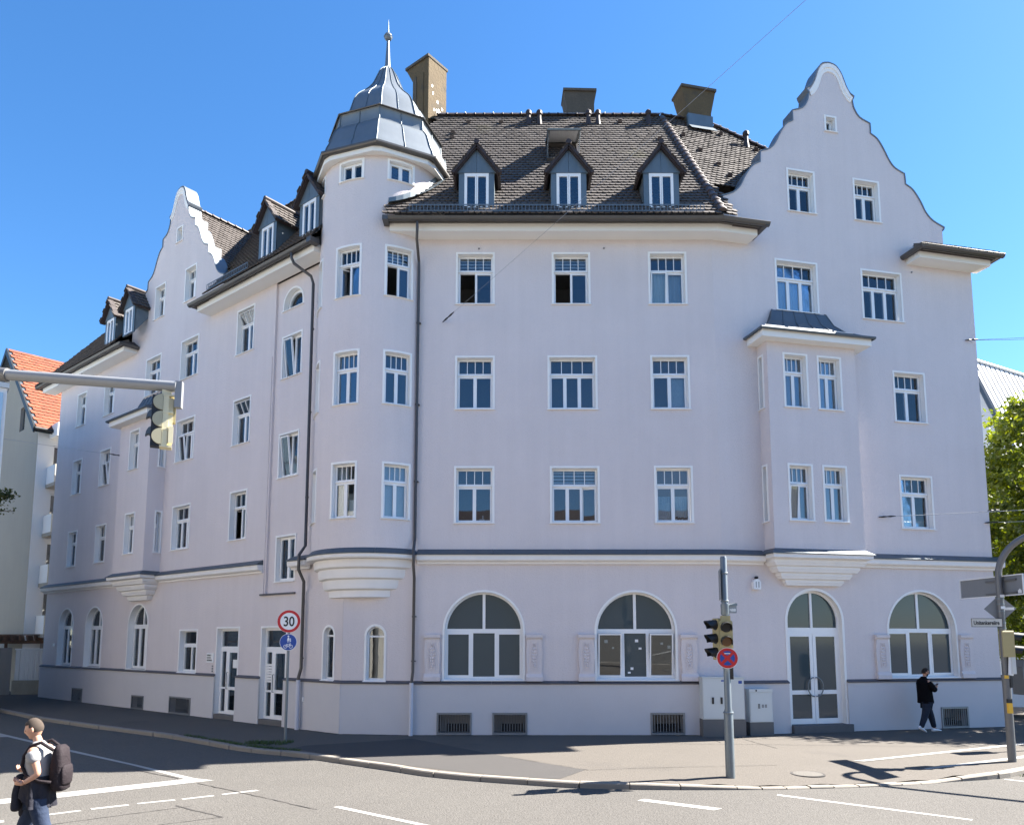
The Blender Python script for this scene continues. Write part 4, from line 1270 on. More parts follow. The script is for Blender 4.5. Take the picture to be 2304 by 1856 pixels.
# ridge and hip tiles, one by one
mb = MB()
prof = [(math.cos(t) * .13, math.sin(t) * .10) for t in [math.pi * i / 8 for i in range(9)]]
P = []
for k, (x, sc) in enumerate(((0, 1.14), (.055, 1.16), (.065, 1.0), (.40, .88))):
    P += [Vector((x, y * sc, z * sc)) for y, z in prof]
mb.add(P, [(k * 9 + i, k * 9 + i + 1, (k + 1) * 9 + i + 1, (k + 1) * 9 + i) for k in range(3) for i in range(8)] + [tuple(range(9))])
proto = None
def ridge_line(A, B, name, step=.345, lift=.02):
    global proto
    d = (B - A); n_ = max(1, int(d.length / step)); d = d.normalized()
    y = Z.cross(d).normalized(); zz = d.cross(y)
    rot = Matrix((d, y, zz)).transposed().to_euler()
    for i in range(n_):
        w = A + d * (step * i) + zz * lift
        if proto is None:
            proto = mb.build(name, M_ridge, roof, origin=(0, 0, 0), smooth=True)
            proto.location = w - WL_[roof.name]; proto.rotation_euler = rot
        else: inst(proto, name, roof, w, rot)
e_hip = Vector((6.17, 20.45, ZE))
ridge_line(e_hip + (P3(RCR, zr_) - e_hip).normalized() * .15, P3(RCR, zr_), 'hip_tile')
ridge_line(SLR.pt(7.0, 1.46).lerp(P3(RR, zr_), .2), P3(RR, zr_), 'hip_tile')
ridge_line(P3(RLC, zr_), P3(RCR, zr_), 'ridge_tile')
ridge_line(P3(RCR, zr_), P3(RR, zr_), 'ridge_tile')
ridge_line(Lr.lerp(P3(RLC, zr_), .35), P3(RLC, zr_), 'ridge_tile')
ridge_line(crossL[0][0] + Vector((0, 0, .02)), crossL[0][1] + Vector((0, 0, .02)), 'ridge_tile')

# ------------------------------------------------------------------ eaves: soffit box, fascia, gutter
def eave(F, S_, x0, x1, endL, endR, m0=0, m1=0):
    """white box soffit and a metal gutter in front of it"""
    o = .56
    mb = MB(); mb.sweep(F, [(0, 14.665), (o, 14.64), (o, 14.865), (o - .03, 14.90), (0, 14.95)], [lambda y: x0 - y * m0, lambda y: x1 + y * m1]); mb.build('soffit', M_cream, bld)
    g = S_.off
    mb = MB(); mb.sweep(F, [(o + .001, 14.868), (g - .17, 14.80), (g - .17, 14.86), (g - .1, ZE + .02), (o - .2, ZE + .25), (o - .2, 14.9)], [lambda y: x0 - y * m0, lambda y: x1 + y * m1]); mb.build('eave_board', M_gut, bld)
    # gutter: half round channel with a rolled lip
    c = g - .085; zc = 14.885; r = .095
    pr = [(c + r * math.cos(t), zc + r * math.sin(t)) for t in [math.pi + math.pi * i / 8 for i in range(9)]]
    pr = pr + [(c + r + .012, zc + .012), (c + r + .004, zc + .022), (c + r - .012, zc + .008)] + [(c + (r - .012) * math.cos(t), zc + (r - .012) * math.sin(t)) for t in [2 * math.pi - math.pi * i / 8 for i in range(9)]]
    L = x1 - x0; k = max(1, round(L / 3))
    a0, b0 = (x0 - .22 if endL else x0), (x1 + .22 if endR else x1)
    for i in range(k):
        mb = MB(); mb.sweep(F, pr, [lambda y: a0 + (b0 - a0) * i / k + .001 - (y * m0 if i == 0 else 0), lambda y: a0 + (b0 - a0) * (i + 1) / k - .001 + (y * m1 if i == k - 1 else 0)]); mb.build('gutter', M_gut, bld, smooth=True)
    for sgn, x, on in ((-1, a0, endL), (1, b0, endR)):
        if not on: continue
        # return to the wall round the corner
        G = Fr(F.pt(x, 0, 0), F.n * (-1 if sgn < 0 else 1), F.x * sgn)
        xa, xb = ((-g, -.02) if sgn < 0 else (.02, g))
        pr2 = [(y - g, z) for y, z in pr]
        mb = MB(); mb.sweep(G, pr2, [xa, xb]); mb.build('gutter', M_gut, bld, smooth=True)
def canopy(F, S_, x0, x1, hL, hR, tiled=False):
    g = S_.off - .06; a, b = x0 + (.55 if hL else 0), x1 - (.55 if hR else 0); zt = ZE + .34
    mb = MB(); mb.poly([F.pt(x0, g, ZE - .02), F.pt(x1, g, ZE - .02), F.pt(b, .0, zt), F.pt(a, .0, zt)])
    if hL: mb.poly([F.pt(x0, g, ZE - .02), F.pt(x0, 0, ZE - .02), F.pt(a, 0, zt)])
    if hR: mb.poly([F.pt(x1, g, ZE - .02), F.pt(x1, 0, ZE - .02), F.pt(b, 0, zt)])
    mb.poly([F.pt(x0, g, ZE - .12), F.pt(x1, g, ZE - .12), F.pt(x1, 0, ZE - .1), F.pt(x0, 0, ZE - .1)])
    c = mb.build('eave_hip', M_verge, bld, fix=False)
    if tiled:
        up = (F.pt(0, 0, zt) - F.pt(0, g, ZE - .02)); L_ = up.length; up = up.normalized(); nn = F.x.cross(up); nn = nn if nn.z > 0 else -nn
        o = F.pt(0, g, ZE - .02); mt_ = MB(); tiles_on(mt_, lambda x, w, l: o + F.x * x + up * w + nn * l, [(x0, 0), (x1, 0), (b, L_), (a, L_)])
        t = mt_.build('roof_tiles', M_tile, c, fix=False); t['kind'] = 'stuff'
canopy(FR, SLR, .36, 1.36, False, True); canopy(FR, SLR, 6.70, 9.72, True, True, True)
canopy(FL, SLL, -12.92, -12.15, False, True); canopy(FL, SLL, -6.55, -5.58, True, False)
eave(FL, SLL, -21.0, -12.32, True, True)
eave(FL, SLL, -6.40, .60, True, False)
eave(FC, SLC, -3.62, 6.049, False, False, m1=MT)
eave(FR, SLR, .001, 1.20, False, True, m0=MT)
eave(FR, SLR, 6.85, 9.55, True, True)
# end caps where eaves stop against the turret
mb = MB(); mb.box(FC, -3.78, -3.62, .52, .93, 14.79, 14.92); mb.build('gutter', M_gut, bld)
mb = MB(); mb.box(FL, .60, .80, .5, .85, 14.79, 14.95); mb.build('gutter', M_gut, bld)

# snow guards
def guard(S_, x0, x1, d=.05):
    o = None; mb = MB(); F2 = Fr(S_.pt(0, d, .05), S_.F.x, S_.F.n)
    for z in (.0, .185): mb.box(F2, x0, x1, -.006, .006, z, z + .028)
    g = mb.build('snow_guard', M_steel, bld)
    n_ = int((x1 - x0) / .105); mb = MB()
    for i in range(n_ + 1):
        x = x0 + (x1 - x0) * i / n_; mb.box(F2, x - .008, x + .008, -.008, .008, .0, .21)
    b = mb.build('guard_bars', M_steel, g); b['kind'] = 'stuff'
guard(SLC, -3.0, 5.6); guard(SLL, -5.3, -2.7)

# ------------------------------------------------------------------ dormers
def dormer(S_, cx, face_d, w=1.05, zb=None):
    F = Fr(S_.F.pt(cx, S_.off - face_d, 0), S_.F.x, S_.F.n)
    zb = ZE + TAN * face_d - .04
    hw = w / 2; zt = zb + 1.13; ze = zb + 1.22; za = zb + 1.92
    def depth(z): return (z - ZE) / TAN - face_d      # where the slope reaches height z
    mb = MB()
    mb.prism(F, rect(-hw, -hw + .165, zb, zt - .001), -.05, 0)
    mb.prism(F, rect(-hw + .1, hw - .1, zt + .001, zt + .02), -.09, -.045)
    d = mb.build('dormer', M_zincm, bld)
    mb = MB(); mb.prism(F, rect(hw - .165, hw, zb, zt - .001), -.05, 0); mb.build('cheek_post', M_zincm, d)
    for sg in (-1, 1):
        mb = MB(); x = sg * hw
        mb.poly([F.pt(x, 0, zb), F.pt(x, 0, ze + .1), F.pt(x, -depth(ze + .1), ze + .1)])
        mb.poly([F.pt(x - sg * .03, -.02, zb), F.pt(x - sg * .03, -.02, ze + .1), F.pt(x - sg * .03, -depth(ze + .1), ze + .1)])
        mb.build('cheek', M_zincm, d)
        mb = MB(); mb.prism(F, [(0.004 * sg, zt + .005), (sg * (hw + .05), zt + .005), (sg * (hw + .07), zt + .12), (sg * .004, za - .02)], -.04, .025); mb.build('gable_sheet', M_zincm, d)
    # window
    H = Fr(F.pt(0, -.03, 0), F.x, F.n); X0, X1 = -hw + .165, hw - .165
    mb = MB(); mb.ring(H, rect(X0, X1, zb, zt), rect(X0 + .04, X1 - .04, zb + .04, zt - .06), -.04, .04); mb.build('frame', M_pvc, d)
    sash(H, X0 + .04, -.004, zb + .04, zt - .06, .012, d, t=.04); sash(H, .004, X1 - .04, zb + .04, zt - .06, .012, d, t=.04)
    mb = MB(); mb.box(F, X0 - .02, X1 + .02, -.02, .06, zb - .04, zb + .012); mb.build('sill', M_zinc, d)
    # roof: two small slopes with tiles
    oh = .13; rw = hw + .16; zl = ze - .12
    TBd = MB(); DK = MB()
    rise = za + .06 - zl; slen = math.hypot(rw, rise)
    for sg in (-1, 1):
        A0 = F.pt(0, oh, za + .06); A1 = F.pt(0, -depth(za + .06) - .05, za + .06); B0 = F.pt(sg * rw, oh, zl); B1 = F.pt(sg * rw, -depth(zl) - .02, zl)
        DK.poly([A0, A1, B1, B0]); 
        nn = (A1 - A0).cross(B0 - A0).normalized(); nn = nn if nn.z > 0 else -nn
        DK.add([A0, A0 - nn * .07, B0 - nn * .07, B0], [(0, 1, 2, 3)]); DK.add([B0, B0 - nn * .07, B1 - nn * .07, B1], [(0, 1, 2, 3)]); DK.add([A0 - nn * .07, A1 - nn * .07, B1 - nn * .07, B0 - nn * .07], [(0, 1, 2, 3)])
        ux = (A1 - A0).normalized(); up = (A0 - B0).normalized()
        tiles_on(TBd, lambda x, w, l, B0=B0, ux=ux, up=up, nn=nn: B0 + ux * x + up * w + nn * l, [(-.0, 0), ((B1 - B0).length + .02, 0), ((A1 - A0).length, slen), (-.0, slen)])
    DK.build('dormer_roof', M_verge, d, fix=False)
    t = TBd.build('roof_tiles', M_tile, d, fix=False); t['kind'] = 'stuff'
    # verge tiles down the front edge
    for sg in (-1, 1):
        a = F.pt(0, oh + .005, za + .10); b = F.pt(sg * (rw + .015), oh + .005, zl + .01)
        n_ = 6
        for i in range(n_):
            p, q = a.lerp(b, i / n_), a.lerp(b, (i + 1) / n_ + .03)
            dd = (q - p).normalized(); nn = F.n.cross(dd); nn = nn if nn.z > 0 else -nn
            mbv = MB(); G = Fr(p, dd, F.n, nn); mbv.box(G, 0, (q - p).length, -.16, .035 + .004 * (i % 2), -.06, .02 + .006 * (i % 2)); mbv.build('verge_tile', M_verge, d)
    mbv = MB(); mbv.tube([F.pt(0, oh + .05, za + .12), F.pt(0, oh - .3, za + .12), F.pt(0, -depth(za + .1), za + .10)], .085, 8); mbv.build('ridge_cap', M_verge, d, smooth=True)
    # lead apron below
    return d
for cx in (-1.05, 1.68, 4.42): dormer(SLC, cx, .26)
for cx in (-1.98, .30): dormer(SLL, cx, .27, w=1.0)
for cx in (-13.75, -12.0): dormer(SLL, cx, .27, w=1.0)

t = TB.build('roof_tiles', M_tile, bld, fix=False); t['kind'] = 'stuff'

# ------------------------------------------------------------------ gable copings and mouldings
def coping(F, out, dep):
    n_ = len(out)
    P = []
    for i, (x, z) in enumerate(out):
        a = out[max(0, i - 1)]; b = out[min(n_ - 1, i + 1)]
        tx, tz = b[0] - a[0], b[1] - a[1]; l = math.hypot(tx, tz) or 1
        nx, nz = tz / l, -tx / l
        if nz < -.2 and False: nx, nz = -nx, -nz
        P.append((x, z, nx, nz))
    mb = MB(); V_ = []
    for x, z, nx, nz in P:
        V_ += [F.pt(x + nx * .0, .025, z + nz * .0), F.pt(x + nx * .035, .03, z + nz * .035), F.pt(x + nx * .035, -dep, z + nz * .035), F.pt(x, -dep, z)]
    mb.add(V_, [(i * 4 + k, i * 4 + (k + 1) % 4, (i + 1) * 4 + (k + 1) % 4, (i + 1) * 4 + k) for i in range(n_ - 1) for k in range(4)])
    mb.build('gable_coping', M_zinc, bld, smooth=True)
    # rear face and returns of the parapet
    lo = [(out[0][0], 14.9)] + out + [(out[-1][0], 14.9)]
    mb = wall_sheet(F, lo, [], y=-dep + .01)
    for (x, z) in (out[0], out[-1]): mb.quad(F.pt(x, 0, 14.8), F.pt(x, -dep + .01, 14.8), F.pt(x, -dep + .01, z), F.pt(x, 0, z))
    mb.build('parapet_back', M_wall, bld)
coping(FR, GR, .50); coping(FL, GL, .50)
def crest(F, cx, kx, kz):
    f = lambda x, z: (cx + x * kx, 14.75 + (z - 14.75) * kz)
    outer = catmull([(-.80, 20.17), (-.70, 20.30), (-.57, 20.53), (-.48, 20.77), (-.385, 21.0), (-.225, 21.19), (0, 21.25), (.225, 21.19), (.385, 21.0), (.48, 20.77), (.57, 20.53), (.70, 20.30), (.80, 20.17)], n=3)
    inner = catmull([(-.72, 20.02), (-.58, 20.14), (-.44, 20.36), (-.35, 20.60), (-.27, 20.80), (-.16, 20.93), (0, 20.98), (.16, 20.93), (.27, 20.80), (.35, 20.60), (.44, 20.36), (.58, 20.14), (.72, 20.02)], n=3)
    mid = [((a[0] + b[0]) / 2, (a[1] + b[1]) / 2) for a, b in zip(outer, inner)]
    for o_, i_, y in ((outer, mid, .05), (mid, inner, .025)):
        o2 = [f(*p) for p in o_]; i2 = [f(*p) for p in i_]; n_ = len(o2)
        mb = MB(); mb.add([F.pt(x, y, z) for x, z in o2] + [F.pt(x, y, z) for x, z in i2] + [F.pt(x, 0, z) for x, z in i2], [(i, i + 1, i + 1 + n_, i + n_) for i in range(n_ - 1)] + [(i + n_, i + 1 + n_, i + 1 + 2 * n_, i + 2 * n_) for i in range(n_ - 1)])
        mb.build('gable_moulding', M_white, bld)
crest(FR, 4.376, 1, 1); crest(FL, -9.25, .92, .948)

# ------------------------------------------------------------------ turret roof
ORC = Vector((-4.13, 22.75, 0)); PH = R(3.5)
def oct_pt(k, r, z, f=0.0):
    a = PH + k * math.pi / 4; b = a + math.pi / 4
    p = Vector((math.sin(a), -math.cos(a), 0)); q = Vector((math.sin(b), -math.cos(b), 0))
    return ORC + p.lerp(q, f) * r + Z * z
# soffit and fascia
mb = MB()
n_ = 48
ci = [AX + Vector((math.sin(2 * math.pi * i / n_), -math.cos(2 * math.pi * i / n_), 0)) * (TR - .02) + Z * 17.03 for i in range(n_)]
def oct_ray(i, r, z):
    a = 2 * math.pi * i / n_
    k = math.floor((a - PH) / (math.pi / 4)); am = PH + (k + .5) * math.pi / 4
    rr = r * math.cos(math.pi / 8) / math.cos(a - am)
    return ORC + Vector((math.sin(a), -math.cos(a), 0)) * rr + Z * z
oi = [oct_ray(i, 2.28, 16.985) for i in range(n_)]; of = [oct_ray(i, 2.28, 17.14) for i in range(n_)]
mb.add(ci + oi + of, [(i, (i + 1) % n_, (i + 1) % n_ + n_, i + n_) for i in range(n_)] + [(i + n_, (i + 1) % n_ + n_, (i + 1) % n_ + 2 * n_, i + 2 * n_) for i in range(n_)])
mb.build('turret_soffit', M_cream, bld)
for k in range(-4, 4):
    prr = [(2.42, 17.225), (2.432, 17.232), (2.43, 17.175), (2.40, 17.135), (2.35, 17.12), (2.27, 17.13), (2.27, 17.225)]
    mb = MB(); mb.add([oct_pt(k, r, z) for r, z in prr] + [oct_pt(k, r, z, 1.0) for r, z in prr], [(i, (i + 1) % 7, (i + 1) % 7 + 7, i + 7) for i in range(7)])
    mb.build('turret_gutter', M_gut, bld)
tiers = [catmull([(2.31, 17.23), (2.25, 17.43), (2.16, 17.62), (2.07, 17.88), (1.97, 18.13), (1.82, 18.335)], n=3),
         [(1.80, 18.35), (1.765, 18.74), (1.79, 18.765)],
         catmull([(1.82, 18.785), (1.60, 18.89), (1.47, 19.03), (1.38, 19.30), (1.28, 19.62), (1.12, 19.91), (.83, 20.22), (.58, 20.56), (.42, 20.92), (.28, 21.24), (.14, 21.42)], n=3)]
tr_root = None
mb = MB()
core = [(r - .05, z) for T_ in tiers for r, z in T_]
mb.add([oct_pt(k, r, z) for r, z in core for k in range(8)], [(i * 8 + k, i * 8 + (k + 1) % 8, (i + 1) * 8 + (k + 1) % 8, (i + 1) * 8 + k) for i in range(len(core) - 1) for k in range(8)])
troof = mb.build('turret_roof', M_zincd, bld)
for ti, T_ in enumerate(tiers):
    for k in range(-4, 4):
        for h in (0, 1):
            f0, f1 = h * .5 + .004, h * .5 + .496
            mb = MB(); mb.add([q for r, z in T_ for q in (oct_pt(k, r, z, f0), oct_pt(k, r + .008, z, (f0 + f1) / 2), oct_pt(k, r, z, f1))], [(i * 3 + a, i * 3 + a + 1, i * 3 + a + 4, i * 3 + a + 3) for i in range(len(T_) - 1) for a in (0, 1)])
            mb.build('roof_panel', M_zinc, troof, smooth='all')
            mb = MB(); mb.tube([oct_pt(k, r + .012, z, h * .5) for r, z in T_], .015 if h == 0 else .012, 6); mb.build('seam', M_zincm, troof, smooth=True)
for k in range(-4, 4):
    mb = MB(); mb.tube([oct_pt(k, 1.845, 18.77), oct_pt(k, 1.845, 18.77, 1)], .022, 6); mb.build('drip_edge', M_gut, troof)
mb = MB(); mb.lathe(ORC, [(.12, 21.30), (.11, 21.42), (.085, 21.6), (.05, 22.3), (.045, 22.46)], 12)
sp = mb.build('spire', M_zinc, bld, smooth=True)
mb = MB(); mb.sphere(ORC + Z * 22.60, .135, 16, 10); mb.lathe(ORC, [(.14, 22.585), (.148, 22.60), (.14, 22.615)], 16); mb.build('ball', M_zinc, sp, smooth=True)
mb = MB(); mb.lathe(ORC, [(.028, 22.72), (.02, 22.9), (.006, 23.22)], 8); mb.build('needle', M_zinc, sp)
# flashing where the roof meets the turret
mb = MB(); path = []
for i in range(13):
    a = R(14 + i * 6.5)
    p = AX + Vector((math.sin(a), -math.cos(a), 0)) * (TR + .02); x, dd = SLC.xd(p)
    path.append((p, ZE + TAN * max(dd, 0)))
for (p, z), (q, z2) in zip(path, path[1:]):
    ra, rb = (p - AX).normalized(), (q - AX).normalized()
    mb.quad(p + Z * (z + .02), q + Z * (z2 + .02), q + Z * (z2 + .24), p + Z * (z + .24)); mb.quad(p + Z * (z + .04), q + Z * (z2 + .04), q + rb * .22 + Z * (z2 - .02), p + ra * .22 + Z * (z - .02))
mb.build('roof_flashing', M_zincm, bld)

# ------------------------------------------------------------------ chimneys, vents, skylight
def chimney(o, xd, w, dp, z0, z1, over_x, over_y, name, m1, m2, flare_h, slab=.10):
    F = Fr(o, xd)
    mb = MB()
    mb.prism(F, [(-w / 2, z0), (w / 2, z0), (w / 2, z1 - flare_h), (w / 2 + over_x[1], z1 - slab), (-w / 2 - over_x[0], z1 - slab), (-w / 2, z1 - flare_h)], -dp / 2, dp / 2)
    c = mb.build('chimney', m1, bld)
    mb = MB(); mb.box(F, -w / 2 - over_x[0] - .02, w / 2 + over_x[1] + .02, -dp / 2 - over_y, dp / 2 + over_y, z1 - slab, z1); mb.build('cap', m2, c)
    mb = MB(); mb.box(F, -w / 2 + .12, w / 2 - .12, -dp / 2 + .12, dp / 2 - .12, z1, z1 + .01); mb.build('flue', M_dark, c)
    return c, F
c1, F1 = chimney(Vector((-3.14, 26.25, 0)), XL, .84, .95, 20.9, 24.42, (.36, .0), .06, 'chimney', M_chim, M_chimd, .75)
mb = MB(); mb.box(F1, -.47, .50, -.46, .53, 21.0, 22.05); 
for i in range(2):
    mb = MB(); mb.box(F1, -.40 + i * .38, -.22 + i * .38, .475, .50, 21.4, 23.8); mb.build('panel', M_chim if i else M_chimd, c1)
rr = random.Random(9)
for i in range(16):
    mb = MB(); G = Fr(F1.pt(.42, 0, 0), -F1.n, F1.x)
    u = rr.uniform(-.3, .32); z = rr.uniform(21.75, 23.3); mb.prism(G, [(u + .05 * math.cos(t) * rr.uniform(.5, 1), z + .07 * math.sin(t) * rr.uniform(.6, 1.3)) for t in [i_ * 1.047 for i_ in range(6)]], .001, .008); mb.build('lime_fleck', M_sgnw, c1)
mb = MB(); mb.quad(F1.pt(.44, -.5, 22.25), F1.pt(.44, .52, 21.85), F1.pt(.75, .52, 21.65), F1.pt(.75, -.5, 22.15)); mb.build('flashing', M_zincm, c1)
c2, F2 = chimney(Vector((2.56, 26.35, 0)), (1, .03, 0), 1.05, .75, 21.3, 23.28, (.10, .07), .06, 'chimney', M_chimd, M_chimd, .62)
c3, F3 = chimney(Vector((6.93, 26.15, 0)), XR, .92, .75, 21.0, 23.2, (.26, .20), .06, 'chimney', M_chim, M_chimd, 1.0)
mb = MB(); mb.prism(F3, [(-.50, 21.25), (.50, 21.25), (.50, 22.05), (-.50, 22.05)], .30, .43); mb.quad(F3.pt(-.5, .43, 21.6), F3.pt(.5, .43, 21.6), F3.pt(.52, .75, 21.25), F3.pt(-.52, .75, 21.25)); mb.build('flashing', M_zincm, c3)
def vent(S_, x, d, h=.55, r=.075):
    p = S_.pt(x, d, .0)
    mb = MB(); mb.lathe(p, [(r * 1.5, -.05), (r * 1.2, .16), (r, .24), (r, h - .18), (r * 1.45, h - .15), (r * 1.5, h - .05), (r * 1.1, h), (r * .4, h + .05), (.002, h + .06)], 10); mb.build('roof_vent', M_verge, bld, smooth=True)
for x in (.61, 1.0, 2.80, 3.15, 5.0): vent(SLC, x, SLC.xd((x, 25.35))[1])
def on_R(px): return px
for (x, d) in ((3.25, 4.15),): vent(SLR, x, d, .62, .08)
for S_, pts in ((SLR, [(.55, 4.9), (.75, 4.15), (.95, 3.3), (1.2, 2.55), (1.25, 1.95), (2.5, 4.65), (3.45, 3.9), (3.7, 3.3), (4.1, 2.9), (3.9, 2.3), (3.1, 1.9), (2.7, 1.35)]), (SLC, [(5.15, 3.8), (4.95, 3.05), (-1.6, 4.9), (-.4, 4.9), (3.95, 4.95), (-2.1, 4.2), (-2.1, 3.9)])):
    for x, d in pts:
        p = S_.pt(x, d, .05); q = S_.pt(x, d + .12, .03)
        G = Fr(p, S_.F.x, S_.F.n, (q - p).normalized()); mb = MB()
        mb.add([S_.pt(x - .09, d, .05), S_.pt(x + .09, d, .05), S_.pt(x + .06, d + .01, .15), S_.pt(x - .06, d + .01, .15), S_.pt(x, d + .16, .04)], [(0, 1, 2, 3), (1, 4, 2), (0, 3, 4), (2, 4, 3)])
        mb.build('vent_tile', M_ridge, bld)
# open skylight
x0, x1, d0, d1 = 1.15, 2.25, 2.55, 3.45
mb = MB()
G = Fr(SLC.pt(0, d0, .03), FC.x, (FC.n * TAN + Z), (-FC.n + Z * TAN)); ln = (d1 - d0) * SL
mb.ring(G, rect(x0, x1, 0, ln), rect(x0 + .07, x1 - .07, .07, ln - .07), 0, .10)
sk = mb.build('skylight', M_gut, bld)
mb = MB(); mb.box(G, x0 + .07, x1 - .07, -.012, -.002, .07, ln - .07); mb.build('opening', M_dark, sk)
H = G.sub(0, .10, ln, 'x', R(-33)); H = Fr(H.o, H.x, H.n, H.z)
mb = MB(); mb.ring(H, rect(x0, x1, -ln * .92, .06), rect(x0 + .08, x1 - .08, -ln * .92 + .09, -.06), 0, .05); mb.build('sash', M_steel, sk)
glaze(H, rect(x0 + .08, x1 - .08, -ln * .92 + .09, -.06), .025, sk)
mb = MB(); mb.box(H, x0 + .085, x1 - .085, .002, .010, -ln * .92 + .095, -.065); mb.build('blind', M_lace, sk)  # pale sheet put under the glass to lighten the open pane
mb = MB(); mb.box(H, x0 - .02, x1 + .02, .03, .12, -.02, .12); mb.build('blind_box', M_zinc, sk)
for x in (x0 + .03, x1 - .03):
    mb = MB(); mb.tube([G.pt(x, .08, .25), H.pt(x, 0, -ln * .85)], .015, 6); mb.build('stay', M_steel, sk)
# lightning conductor along the ridge
mb = MB(); mb.tube([P3(RLC, zr_ + .16), P3(RCR, zr_ + .16), P3(RR, zr_ + .15)], .008, 5)
for i in range(9): 
    p = P3(RLC.lerp(RCR, i / 8), zr_); mb.tube([p + Z * .05, p + Z * .2], .01, 5)
mb.build('lightning_conductor', M_wire, bld)

# ------------------------------------------------------------------ downpipes
def downpipe(path, r, zcut, name='downpipe'):
    up = [p for p in path if p.z >= zcut - .2]
    mb = MB(); mb.tube(path[:-1], r, 10); d = mb.build(name, M_pipe, bld, smooth=True)
    a = path[-2]; b = path[-1]
    mb = MB(); mb.tube([a + Z * .1, a, b], r * 1.35, 12); mb.tube([a + Z * -.05, a + Z * -.09], r * 1.5, 12); mb.build('standpipe', M_pipew, d, smooth=True)
    return d
xp = -2.79
dp_ = downpipe([FC.pt(xp + .02, .80, 14.80), FC.pt(xp + .02, .80, 14.55), FC.pt(xp, .70, 14.3), FC.pt(xp - .0, .15, 13.9), FC.pt(xp, .11, 13.6), FC.pt(xp, .11, 5.5), FC.pt(xp, .34, 5.2), FC.pt(xp, .34, 4.75), FC.pt(xp, .12, 4.4), FC.pt(xp, .12, 1.75), FC.pt(xp - .02, .17, 1.5), FC.pt(xp - .03, .17, 1.35), FC.pt(xp - .03, .17, 0)], .042, 1.5)
for z in (12.0, 9.5, 7.2, 3.3, 2.05):
    mb = MB(); mb.lathe(FC.pt(xp, .11, z), [(.055, -.02), (.055, .02)], 10); mb.box(FC, xp - .01, xp + .075, 0.0, .11, z - .012, z + .012); mb.build('bracket', M_pipe, dp_)
dl = downpipe([FL.pt(-.30, .74, 14.80), FL.pt(-.30, .74, 14.62), FL.pt(-.25, .68, 14.45), FL.pt(.02, .22, 14.12), FL.pt(.04, .14, 13.9), FL.pt(.04, .12, 5.5), FL.pt(.03, .33, 5.2), FL.pt(.03, .33, 4.75), FL.pt(.02, .12, 4.4), FL.pt(.02, .12, 1.8), FL.pt(-.02, .18, 1.5), FL.pt(-.02, .18, 1.35), FL.pt(-.02, .18, 0)], .048, 1.5)
for z in (12.4, 9.7, 7.0, 2.1):
    mb = MB(); mb.lathe(FL.pt(.04, .12, z), [(.06, -.02), (.06, .02)], 10); mb.build('bracket', M_pipe, dl)
# ------------------------------------------------------------------ street furniture
def disc(mb, F, r, y0, y1, n=40, cx=0, cz=0): mb.prism(F, [(cx + r * math.cos(2 * math.pi * i / n), cz + r * math.sin(2 * math.pi * i / n)) for i in range(n)], y0, y1)
def annulus(mb, F, r0, r1, y0, y1, n=40):
    c = lambda r: [(r * math.cos(2 * math.pi * i / n), r * math.sin(2 * math.pi * i / n)) for i in range(n)]
    mb.ring(F, c(r0), c(r1), y0, y1)
def signal_head(F, x, y, z, parent, n=3, w=.26, h=.27, d=.16, lens='dark', vis=.26, body=M_sigcream, r=.1, depth_front=True):
    """a column of round lenses with hoods; F looks out along its y"""
    mb = MB(); 
    mb.prism(F, [(x - w / 2, z), (x + w / 2, z), (x + w / 2, z + n * h - .03), (x + w / 2 - .03, z + n * h), (x - w / 2 + .03, z + n * h), (x - w / 2, z + n * h - .03)], y - d, y)
    hd = mb.build('signal_head', body, parent)
    for i in range(n):
        zc = z + h * (i + .5)
        mb = MB(); disc(mb, Fr(F.pt(x, 0, zc), F.x, F.n, F.z), r, y, y + .012, 24); mb.build('lens', M_amber if (i == 0 and n == 2) else M_black, hd)
        mb = MB(); P = []; q = 14
        for k in range(q + 1):
            a = R(-30) + R(240) * k / q
            back = (math.cos(a) * (r + .012), math.sin(a) * (r + .012))
            ln = vis * (.62 + .38 * max(0, math.sin(a)))
            drop = -.02
            P += [F.pt(x + back[0], y, zc + back[1]), F.pt(x + back[0] * .96, y + ln, zc + back[1] * .96 + drop), F.pt(x + back[0] * .90, y + ln, zc + back[1] * .90 + drop), F.pt(x + back[0] * .93, y, zc + back[1] * .93)]
        mb.add(P, [(k * 4 + j, k * 4 + (j + 1) % 4, (k + 1) * 4 + (j + 1) % 4, (k + 1) * 4 + j) for k in range(q) for j in range(4)])
        mb.build('hood', M_black, hd, smooth=True)
    return hd

# --- traffic light on the pavement in front of the centre facade
TP = Vector((4.275, 15.02, -.02))
tl = thing('traffic_light', 'cream traffic light with black hoods and a round no-stopping sign on a galvanised pole', 'traffic light', TP)
mb = MB(); mb.lathe(TP, [(.09, -.05), (.09, 1.24), (.068, 1.32), (.066, 4.31), (.055, 4.34), (.001, 4.345)], 16); tp = mb.build('pole', M_steel, tl, smooth=True)
for z, r in ((1.24, .096), (2.12, .078), (2.62, .08), (3.44, .075), (4.0, .075)):
    mb = MB(); mb.lathe(TP, [(r, z - .02), (r + .008, z), (r, z + .02)], 16); mb.build('clamp', M_steel, tp)
def yaw(a): return (Vector((math.cos(R(a)), math.sin(R(a)), 0)), Vector((math.sin(R(a)), -math.cos(R(a)), 0)))
xd, nd = yaw(-8)
Gf = Fr(TP, xd, nd)
signal_head(Gf, -.02, .22, 2.50, tl, 2, .25, .275, .13, vis=.20)
mb = MB(); mb.box(Gf, -.11, .07, .06, .2, 3.05, 3.14); mb.build('bracket', M_sigcream, tl)
xd2, nd2 = yaw(-78)
Gs = Fr(TP, xd2, nd2)
signal_head(Gs, -.06, .19, 2.27, tl, 3, .27, .275, .14, vis=.24)
